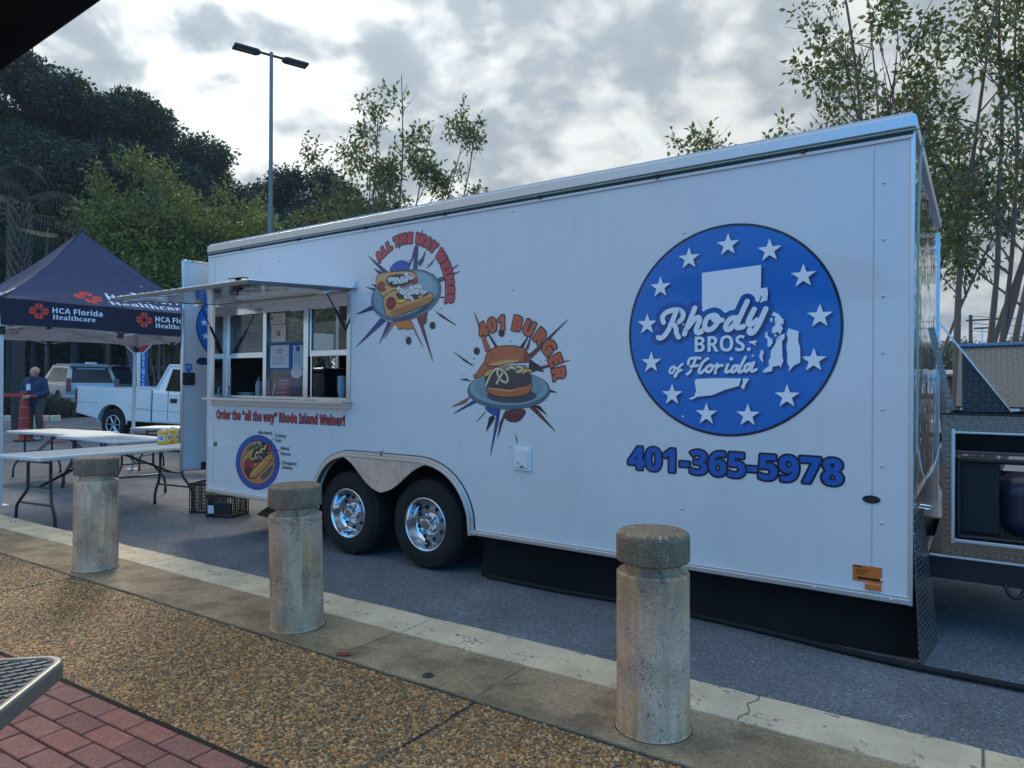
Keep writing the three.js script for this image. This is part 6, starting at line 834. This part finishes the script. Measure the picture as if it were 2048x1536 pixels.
  part('post_body', lathe([[0.16, 0.03], [0.12, 0.05], [0.112, 0.3], [0.110, 0.3], [0.105, 0.55], [0.102, 0.55], [0.095, 0.8], [0.09, 0.83], [0.085, h - 0.12], [0.05, h - 0.09], [0.04, h - 0.02], [0.055, h + 0.02], [0.05, h + 0.05], [0, h + 0.06]], 20), or, dl); part('post_base', lathe([[0, 0.035], [0.2, 0.035], [0.24, 0.0]], 20), M.rubber, dl); part('post_ring', [0.3, 0.55, 0.8].map((y, i) => lathe([[0.118 - i * 0.011, y - 0.008], [0.121 - i * 0.011, y], [0.117 - i * 0.011, y + 0.008]], 20)), std([0.6, 0.2, 0.15], 0.5), dl);
  const y0 = rise(dp.x) + h - 0.04, q = at(-60, 788, 16.6), hnd = at(75, 794, 16.2);
  const tp = part('barrier_tape', [thick([q.x, y0 - 0.04, q.z], [dp.x, y0 - 0.03, dp.z + 0.02], [dp.x, y0 + 0.05, dp.z + 0.02], [q.x, y0 + 0.05, q.z], 0.004), tube([[dp.x, y0, dp.z], V(dp.x, y0 + 0.02, dp.z).lerp(hnd, 0.6), hnd], 0.022, 6, 16), tube([at(54, 795, 16.15), at(50, 806, 16.15), at(46, 812, 16.15)], 0.02, 6, 10), tube([at(84, 830, 16.3), at(88, 845, 16.2), at(89, 868, 16.1), at(100, 884, 15.9), at(135, 882, 15.9)], 0.015, 6, 24)], red, scene); tag(tp, 'red barrier tape from the orange post to the hands of the man', 'barrier tape');
}
// ---------------------------------------------------------------- trees and plants
const leafM = new THREE.MeshPhysicalMaterial({ color: 0xffffff, roughness: 0.55, transmission: 0.55, thickness: 0, side: THREE.DoubleSide });
const leafDark = std(1, 0.6, 0, { side: THREE.DoubleSide });
function clusterGeo(n, R, len, wid, seed, droop = 0.3) { // a spray of folded leaves
  const h = mulberry(seed), pos = [];
  for (let i = 0; i < n; i++) {
    const dir = V(h() - 0.5, h() - 0.35, h() - 0.5).normalize(), c = dir.clone().multiplyScalar(R * Math.pow(h(), 0.5)), ax = dir.clone().add(V((h() - 0.5) * 1.4, (h() - 0.5) - droop, (h() - 0.5) * 1.4)).normalize(), sd = V(h() - 0.5, h() - 0.5, h() - 0.5).cross(ax).normalize(), nm = ax.clone().cross(sd).multiplyScalar(wid * 0.35), l = len * (0.7 + 0.6 * h()), w = wid * (0.7 + 0.6 * h());
    const a = c, b = c.clone().addScaledVector(ax, l * 0.45), e = c.clone().addScaledVector(ax, l), p = b.clone().addScaledVector(sd, w / 2).add(nm), q = b.clone().addScaledVector(sd, -w / 2).add(nm);
    for (const v of [a, p, e, a, e, q]) pos.push(v.x, v.y, v.z);
  }
  const g = new THREE.BufferGeometry(); g.setAttribute('position', new THREE.Float32BufferAttribute(pos, 3)); g.setAttribute('uv', new THREE.Float32BufferAttribute(new Float32Array(pos.length / 3 * 2), 2)); g.computeVertexNormals(); return g;
}
const SPRAY = { fine: clusterGeo(9, 0.17, 0.095, 0.046, 1), mid: clusterGeo(12, 0.26, 0.13, 0.06, 2), oak: clusterGeo(14, 0.42, 0.20, 0.10, 3), far: clusterGeo(14, 0.75, 0.36, 0.2, 4) };
function foliage(name, parent, pts, geo, cols, mat = leafM, vary = 0.35) {
  const im = new THREE.InstancedMesh(geo, mat, pts.length); im.name = name; im.castShadow = im.receiveShadow = true; const m = new THREE.Matrix4(), q = new THREE.Quaternion(), e = new THREE.Euler();
  pts.forEach((p, i) => { e.set(rr(-0.9, 0.9), rr(0, 6.283), rr(-0.9, 0.9)); q.setFromEuler(e); const s = (p[3] ?? 1) * rr(0.75, 1.25); m.compose(V(p[0], p[1], p[2]), q, V(s, s, s)); im.setMatrixAt(i, m); const c = cols[Math.floor(rnd() * rnd() * cols.length * 0.999)], k = 1 + rr(-vary, vary) + (p[4] ?? 0); im.setColorAt(i, new THREE.Color().setRGB(c[0] * k, c[1] * k, c[2] * k)); });
  if (parent !== scene) im.userData.kind = 'stuff'; parent.add(im); return im;
}
const bark = std([0.11, 0.085, 0.068], 0.9, 0, { bumpMap: rep(concreteBump, 3), bumpScale: 0.01 }), barkPale = std([0.21, 0.15, 0.115], 0.75, 0, { bumpMap: rep(concreteBump, 2), bumpScale: 0.006 }), barkDark = std([0.045, 0.04, 0.035], 0.95);
function limb(pts, r0, r1, seg = 6) { const c = new THREE.CatmullRomCurve3(pts), n = Math.max(4, pts.length * 3), g = new THREE.TubeGeometry(c, n, 1, seg, false), p = g.attributes.position, v = V(), o = V(); for (let i = 0; i <= n; i++) { c.getPointAt(i / n, o); const r = mixn(r0, r1, i / n) * (0.92 + 0.16 * HASH[(i * 7 + Math.floor(r0 * 1e5)) & 65535]); for (let j = 0; j <= seg; j++) { const k = i * (seg + 1) + j; v.fromBufferAttribute(p, k).sub(o).multiplyScalar(r).add(o); p.setXYZ(k, v.x, v.y, v.z); } } g.computeVertexNormals(); return g; }
// many-stemmed tree: stems fan out of one foot, twigs near the top carry the sprays
function fanTree(o) {
  const t = thing('crape_myrtle', o.label, 'tree', o.base, 0), wood = [], twig = [], pts = []; const H = o.H;
  const walk = (p, d, len, n, up, wob) => { const l = [p.clone()]; let q = p.clone(), v = d.clone(); for (let i = 0; i < n; i++) { v.add(V(rr(-wob, wob), up + rr(-wob, wob) * 0.5, rr(-wob, wob))).normalize(); q = q.clone().addScaledVector(v, len / n); l.push(q); } return l; };
  for (let s = 0; s < o.stems; s++) {
    const az = s / o.stems * 6.283 + rr(-0.3, 0.3), tilt = o.tilt[0] + (o.tilt[1] - o.tilt[0]) * rnd(), d = V(Math.cos(az) * Math.sin(tilt), Math.cos(tilt), Math.sin(az) * Math.sin(tilt)), p0 = V(Math.cos(az) * o.foot, 0, Math.sin(az) * o.foot), len = H * rr(0.75, 1.0);
    const st = walk(p0, d, len, 9, 0.03, 0.10), r0 = o.r * rr(0.7, 1.1); wood.push(limb(st, r0, r0 * 0.16, 7));
    const c = new THREE.CatmullRomCurve3(st);
    for (let b = 0; b < o.branches; b++) {
      const u = mixn(o.clear, 0.98, Math.pow(rnd(), 0.8)), p = c.getPointAt(u), tg = c.getTangentAt(u), a2 = rr(0, 6.283), side = V(Math.cos(a2), rr(-0.15, 0.5), Math.sin(a2)).normalize(), bl = H * o.bl * rr(0.5, 1.15) * (1.15 - u * 0.55), bd = tg.clone().multiplyScalar(rr(0.5, 1.0)).add(side.multiplyScalar(rr(0.6, 1.1))).normalize(), br = walk(p, bd, bl, 5, rr(-0.03, 0.07), 0.16), rb = r0 * (1 - u) * 0.4 + 0.006; wood.push(limb(br, rb, 0.003, 5));
      const cb = new THREE.CatmullRomCurve3(br);
      for (let k = 0; k < o.twigs; k++) { const w = rr(0.3, 1), pp = cb.getPointAt(w), td = cb.getTangentAt(w).clone().add(V(rr(-0.9, 0.9), rr(-0.4, 0.7), rr(-0.9, 0.9))).normalize(), tl = rr(0.25, 0.7) * o.twig, tw = walk(pp, td, tl, 3, 0, 0.2); twig.push(limb(tw, 0.006, 0.002, 3)); if (rnd() > o.bare) { const n = o.leaves; for (let j = 0; j < n; j++) { const w2 = rr(0.25, 1.08), q = tw[0].clone().lerp(tw[3], w2); pts.push([q.x + rr(-1, 1) * o.puff, q.y + rr(-1, 1) * o.puff, q.z + rr(-1, 1) * o.puff, o.leaf, o.shadeFn ? o.shadeFn(q) : 0]); } } }
    }
  }
  part('trunk', wood, barkPale, t, null, true); part('twigs', twig, bark, t); foliage('crown', t, pts, o.geo ?? SPRAY.fine, o.cols); return t;
}
// broad tree: trunk, limbs and a crown of many leaf clumps of uneven size
function broadTree(o) {
  const t = thing(o.name ?? 'oak_tree', o.label, 'tree', o.base, 0, o.group), pts = [], wood = []; const [rx, ry, rz] = o.crown, cy = o.cy;
  wood.push(limb([V(0, 0, 0), V(rr(-0.1, 0.1), cy * 0.35, rr(-0.1, 0.1)), V(rr(-0.3, 0.3), cy * 0.7, rr(-0.3, 0.3)), V(rr(-0.4, 0.4), cy + ry * 0.5, 0)], o.r, o.r * 0.35, 8));
  const clumps = []; for (let i = 0; i < o.clumps; i++) { let a, b, c; do { a = rr(-1, 1); b = rr(-1, 1); c = rr(-1, 1); } while (a * a + b * b + c * c > 1); const k = 0.6 + 0.4 * Math.pow(rnd(), 0.4), l = Math.hypot(a, b, c) || 1, f = mixn(1, 1 / l, 0.65) * k; clumps.push([a * f * rx, cy + b * f * ry, c * f * rz, rr(0.5, 1.25) * o.cl]); }
  clumps.forEach((c, i) => { if (i % 3 === 0) { const b = V(0, cy * rr(0.45, 0.9), 0), e = V(c[0], c[1], c[2]); wood.push(limb([b, b.clone().lerp(e, 0.4).add(V(0, rr(0, 0.5), 0)), e], o.r * 0.28, 0.015, 5)); } const n = Math.round(o.per * c[3] * c[3] / (o.cl * o.cl)), sh = rr(-0.3, 0.3); for (let j = 0; j < n; j++) { let a, b, d; do { a = rr(-1, 1); b = rr(-1, 1); d = rr(-1, 1); } while (a * a + b * b + d * d > 1); pts.push([c[0] + a * c[3], c[1] + b * c[3] * 0.72, c[2] + d * c[3], o.leaf ?? 1, sh]); } });
  part('trunk', wood, o.bark ?? barkDark, t, null, true); foliage('crown', t, pts, o.geo ?? SPRAY.oak, o.cols, o.mat ?? leafM); return t;
}
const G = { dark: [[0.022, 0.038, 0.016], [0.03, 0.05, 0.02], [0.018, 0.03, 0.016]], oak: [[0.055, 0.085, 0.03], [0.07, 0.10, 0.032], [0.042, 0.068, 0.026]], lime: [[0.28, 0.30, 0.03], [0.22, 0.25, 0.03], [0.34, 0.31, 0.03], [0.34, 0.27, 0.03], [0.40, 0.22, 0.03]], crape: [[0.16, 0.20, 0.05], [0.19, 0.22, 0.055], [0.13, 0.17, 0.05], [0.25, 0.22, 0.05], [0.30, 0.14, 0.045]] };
const pxTree = (u, vTop, vBot, Z) => { const p = at(u, 800, Z), b = V(p.x, rise(p.x), p.z), top = at(u, vTop, Z).y - b.y, bot = at(u, vBot, Z).y - b.y; return { base: b, top, bot }; };

// right: tall fan-shaped crape myrtle behind the generator box
{ const p = at(1932, 800, 8.8); fanTree({ label: 'tall many-stemmed crape myrtle rising behind the generator box at right', base: V(p.x, 0, p.z), H: 7.8, stems: 12, tilt: [0.04, 0.36], foot: 0.2, r: 0.05, branches: 9, clear: 0.36, bl: 0.22, twigs: 5, twig: 0.9, bare: 0.66, leaves: 6, puff: 0.09, leaf: 0.95, cols: G.crape });
  const q = at(1770, 800, 11); fanTree({ label: 'leafy crape myrtle whose crown shows above the trailer roof at right', base: V(q.x, 0, q.z), H: 6.9, stems: 9, tilt: [0.08, 0.46], foot: 0.15, r: 0.05, branches: 7, clear: 0.5, bl: 0.25, twigs: 6, twig: 1.0, bare: 0.5, leaves: 7, puff: 0.14, leaf: 1.1, cols: G.crape }); }
// centre: crape myrtle over the trailer roof
{ const p = at(765, 800, 14); fanTree({ label: 'open crape myrtle with bare stems behind the middle of the trailer roof', base: V(p.x, rise(p.x), p.z), H: 7.4, stems: 12, tilt: [0.03, 0.21], foot: 0.2, r: 0.045, branches: 5, clear: 0.52, bl: 0.15, twigs: 5, twig: 0.8, bare: 0.55, leaves: 7, puff: 0.11, leaf: 1.05, cols: G.crape });
  const r = at(672, 800, 16); fanTree({ label: 'low yellow green crape myrtle just right of the lamp pole', base: V(r.x, rise(r.x), r.z), H: 5.4, stems: 9, tilt: [0.05, 0.28], foot: 0.2, r: 0.045, branches: 7, clear: 0.4, bl: 0.2, twigs: 6, twig: 1.0, bare: 0.2, leaves: 6, puff: 0.18, leaf: 1.2, cols: [...G.crape, ...G.lime] }); }
// left: yellow green crape myrtles in front of the oaks
for (const [u, H, lab, Z] of [[312, 9.6, 'yellow green crape myrtle behind the tent peak', 29], [392, 8.6, 'yellow green crape myrtle behind the open rear door', 29.5], [478, 7.8, 'green crape myrtle left of the lamp pole above the trailer tail', 30]]) { const p = at(u, 800, Z); fanTree({ label: lab, base: V(p.x, rise(p.x), p.z), H: H, stems: 12, tilt: [0.05, 0.38], foot: 0.3, r: 0.075, branches: 9, clear: 0.34, bl: 0.24, twigs: 7, twig: 1.6, bare: 0.05, leaves: 6, puff: 0.3, leaf: 2.0, cols: G.lime }); }
// dark oaks at left and behind
const OAK = [
  [20, 95, 560, 37.2, 5.5, 'dark oak at far left edge, tallest crown against the bright cloud', 32], [150, 120, 600, 38.4, 5.6, 'dark oak rising behind the navy tent peak', 34], [262, 215, 640, 39.7, 4.4, 'dark oak behind the yellow green crape myrtle at left', 40], [345, 265, 640, 40.9, 4.1, 'dark oak between the tent and the lamp pole', 36],
  [-90, 70, 640, 38.4, 6.2, 'dark oak cut by the left edge of the frame', 24], [70, 330, 660, 40.9, 5.4, 'low dark oak crown behind the palm', 34], [210, 380, 680, 42.2, 5.3, 'low dark oak crown behind the tent roof', 34],
];
for (const [u, vt, vb, Z, rx, lab, n] of OAK) { const q = pxTree(u, vt, vb, Z), ry = (q.top - q.bot) / 2; broadTree({ label: lab, base: q.base, crown: [rx, ry * 0.95, rx], cy: (q.top + q.bot) / 2, r: 0.24, clumps: n, cl: 1.4, per: 260, cols: G.oak, geo: SPRAY.oak, leaf: 1.15 }); }
const WOOD = [[430, 395, 640, 39.1, 3.6, 'rounded dark tree behind the crape myrtle left of the lamp'], [500, 405, 620, 43.7, 3.8, 'dark tree directly behind the lamp pole'], [562, 385, 620, 46.0, 3.8, 'grey green tree right of the lamp pole'], [615, 345, 600, 43.7, 3.4, 'taller dark tree right of the lamp pole'], [690, 400, 620, 41.4, 3.8, 'dark tree behind the yellow green crape myrtle'], [780, 455, 620, 43.7, 3.4, 'dark tree just over the trailer roof at centre'], [330, 520, 700, 41.4, 4.5, 'dark low tree behind the tent and door']];
for (const [u, vt, vb, Z, rx, lab] of WOOD) { const q = pxTree(u, vt, vb, Z), ry = (q.top - q.bot) / 2; broadTree({ name: 'woodland_tree', label: lab, base: q.base, crown: [rx, ry, rx], cy: (q.top + q.bot) / 2, r: 0.2, clumps: 30, cl: 1.2, per: 190, cols: G.oak, geo: SPRAY.far, leaf: 0.62 }); }
// undergrowth that closes the view below the crowns
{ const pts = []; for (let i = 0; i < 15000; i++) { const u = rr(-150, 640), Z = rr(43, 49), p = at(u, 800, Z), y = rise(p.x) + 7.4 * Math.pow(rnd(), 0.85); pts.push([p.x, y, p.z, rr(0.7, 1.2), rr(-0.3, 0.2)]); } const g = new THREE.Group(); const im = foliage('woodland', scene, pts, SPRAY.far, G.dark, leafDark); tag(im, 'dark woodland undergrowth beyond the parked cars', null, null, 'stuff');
  const bw = part('wood_shade_sheet', box(60, 7, 0.5, 0, 0, 0), std([0.012, 0.016, 0.01], 1), scene); const a = at(-250, 800, 51), b = at(560, 800, 51); bw.geometry = join(thick([a.x, 0, a.z], [b.x, 0, b.z], [b.x, 6.6, b.z], [a.x, 7.2, a.z], 0.6)); tag(bw, 'dark upright sheet painted as the shaded depth of the wood behind the undergrowth', null, null, 'structure');  // upright sheet, coloured near black for the shade deep in the wood
  for (const [u, v0, Z, r] of [[92, 600, 31, 0.10], [215, 640, 33, 0.12], [335, 640, 33, 0.12]]) { const q = at(u, 800, Z), t = thing('bare_trunk', 'slim grey trunk in the dark wood ' + (u === 92 ? 'right of the man' : u === 215 ? 'above the silver SUV' : 'above the white pickup cab'), 'tree trunk', [q.x, rise(q.x), q.z]); part('trunk', limb([V(0, 0, 0), V(0.05, 2.5, 0), V(-0.05, 5, 0.1), V(0.1, 8, 0)], r, r * 0.6, 8), bark, t); } }
// palm at left: smooth foot, booted head, drooping fans
{ const p = at(36, 800, 19), t = thing('palm_tree', 'palm with criss-cross boots on its trunk at far left', 'palm', [p.x, rise(p.x), p.z]); const y0 = at(36, 590, 19).y - rise(p.x), y1 = at(36, 425, 19).y - rise(p.x);
  part('trunk', limb([V(-0.05, 0, 0), V(0, y0 * 0.5, 0), V(0.02, y0, 0), V(0.03, y1, 0)], 0.15, 0.17, 10), std([0.08, 0.068, 0.058], 0.9, 0, { bumpMap: rep(concreteBump, 2), bumpScale: 0.02 }), t);
  const bt = []; for (let i = 0; i < 130; i++) { const a = i * 2.4, y = mixn(y0 - 0.2, y1, i / 130), r = 0.17; bt.push(beam([r * Math.cos(a), y, r * Math.sin(a)], [(r + 0.13) * Math.cos(a + 0.25), y + 0.30, (r + 0.13) * Math.sin(a + 0.25)], 0.06, 0.02)); } part('boots', bt, std([0.20, 0.155, 0.12], 0.85), t);
  for (let f = 0; f < 18; f++) { const az = f * 2.4, el = mixn(-0.5, 1.25, (f % 11) / 10), d = V(Math.cos(az) * Math.cos(el), Math.sin(el), Math.sin(az) * Math.cos(el)), st = V(0.03, y1, 0), e = st.clone().addScaledVector(d, 1.0).add(V(0, -0.12, 0)), g = [rod(st, e, 0.02, 0.012, 5)]; const sd = d.clone().cross(V(0, 1, 0)).normalize(), up = sd.clone().cross(d).normalize(); for (let i = -12; i <= 12; i++) { const a = i / 12 * 1.35, dir = d.clone().multiplyScalar(Math.cos(a)).addScaledVector(sd, Math.sin(a)), m = e.clone().addScaledVector(dir, 0.55).addScaledVector(up, 0.04), tip = e.clone().addScaledVector(dir, 0.95).add(V(0, -0.45 - 0.35 * Math.abs(a), 0)), w = sd.clone().multiplyScalar(Math.cos(a)).addScaledVector(d, -Math.sin(a)).multiplyScalar(0.011); const q = new THREE.BufferGeometry(); q.setAttribute('position', new THREE.Float32BufferAttribute([e, m.clone().add(w), m.clone().sub(w), m.clone().add(w), tip, m.clone().sub(w)].flatMap((k) => k.toArray()), 3)); q.computeVertexNormals(); g.push(q); } part('frond', g, std([0.022, 0.038, 0.02], 0.7, 0, { side: THREE.DoubleSide }), t); } }
// planted kerb island with clipped shrubs behind the man
{ const k0 = at(-40, 830, 21.5), k1 = at(122, 824, 22.5); const a = onRise(k0), b = onRise(k1), d = b.clone().sub(a), n = 7; const kb = new THREE.Group(); kb.name = 'island_kerb'; scene.add(kb); tag(kb, 'pale kerb of the planted island behind the man', null, null, 'structure'); const ang = Math.atan2(-d.z, d.x), len = d.length();
  for (let i = 0; i < n; i++) { const p = a.clone().lerp(b, (i + 0.5) / n); part('kerb_stone', rbox(len / n - 0.015, 0.26, 0.26, 0.04, p.x, p.y + 0.04, p.z, 0, ang, 0), M.kerb, kb, null, true); }
  for (const [u, Z, s, lab] of [[-10, 22.6, 0.9, 'dark green shrub at the left frame edge behind the kerb island'], [35, 22.8, 0.8, 'dark green shrub directly behind the orange post'], [92, 23.4, 0.75, 'dark green shrub between the man and the silver SUV'], [120, 24.2, 0.6, 'dark green shrub by the front wheel of the silver SUV']]) { const p = at(u, 800, Z), g = thing('shrub', lab, 'shrub', [p.x, rise(p.x), p.z]); const pts = []; for (let i = 0; i < 700; i++) { let x, y, z; do { x = rr(-1, 1); y = rr(-1, 1); z = rr(-1, 1); } while (x * x + y * y + z * z > 1); pts.push([x * s * 1.1, 0.45 * s + y * s * 0.5, z * s * 0.7, 0.8, 0]); } part('stems', [0, 1, 2, 3, 4].map((i) => limb([V(0, 0, 0), V(rr(-0.3, 0.3), 0.3, rr(-0.2, 0.2)), V(rr(-0.6, 0.6) * s, 0.7 * s, rr(-0.4, 0.4))], 0.02, 0.008, 5)), bark, g); foliage('foliage', g, pts, SPRAY.fine, G.oak); } }
// far right: low trees, utility pole, wires and a small lamp
for (const [u, vt, Z, rx, lab] of [[1945, 688, 60, 4.2, 'distant rounded tree between the crape myrtle stems at right'], [2000, 684, 64, 5.2, 'distant dark tree beyond the generator box lid'], [2070, 700, 60, 4, 'distant tree at the right frame edge'], [1895, 735, 40, 3, 'low tree behind the crape myrtle foot']]) { const q = pxTree(u, vt, 785, Z); broadTree({ name: 'distant_tree', label: lab, base: q.base, crown: [rx, (q.top - 1) / 2, rx], cy: (q.top + 1) / 2, r: 0.2, clumps: 22, cl: 1.3, per: 110, cols: G.oak, geo: SPRAY.far, leaf: 0.7 }); }
{ const p = at(1942, 790, 52), u = thing('utility_pole', 'wooden utility pole with cross-arm far off between the right stems', 'utility pole', [p.x, 0, p.z]); const H = at(1942, 630, 52).y; part('pole', rod([0, 0, 0], [0, H, 0], 0.16, 0.12, 8), bark, u); part('cross_arm', box(2.2, 0.12, 0.1, 0.8, H - 0.4, 0), bark, u);
  for (const [v0, v1, n] of [[632, 637, 'topmost'], [647, 650, 'middle'], [661, 668, 'lowest']]) { const a = at(1942, v0, 52), b = at(2120, v1, 46); tag(part('power_line', tube([a, a.clone().lerp(b, 0.5).add(V(0, -0.1, 0)), b], 0.022, 4, 20), M.black, scene), n + ' of the three thin power lines in the low sky at far right', 'power line', 'power lines at far right'); }
  const l = at(1965, 790, 44), lp = thing('street_lamp', 'small distant grey street lamp at right beside the power lines', 'street lamp', [l.x, 0, l.z]); const lh = at(1965, 656, 44).y; part('pole', rod([0, 0, 0], [0, lh, 0], 0.07, 0.05, 8), M.alu, lp); part('lamp_head', rbox(1.1, 0.1, 0.3, 0.03, 0.1, lh, 0), std(0.1, 0.5), lp); }
renderer.render(scene, camera);
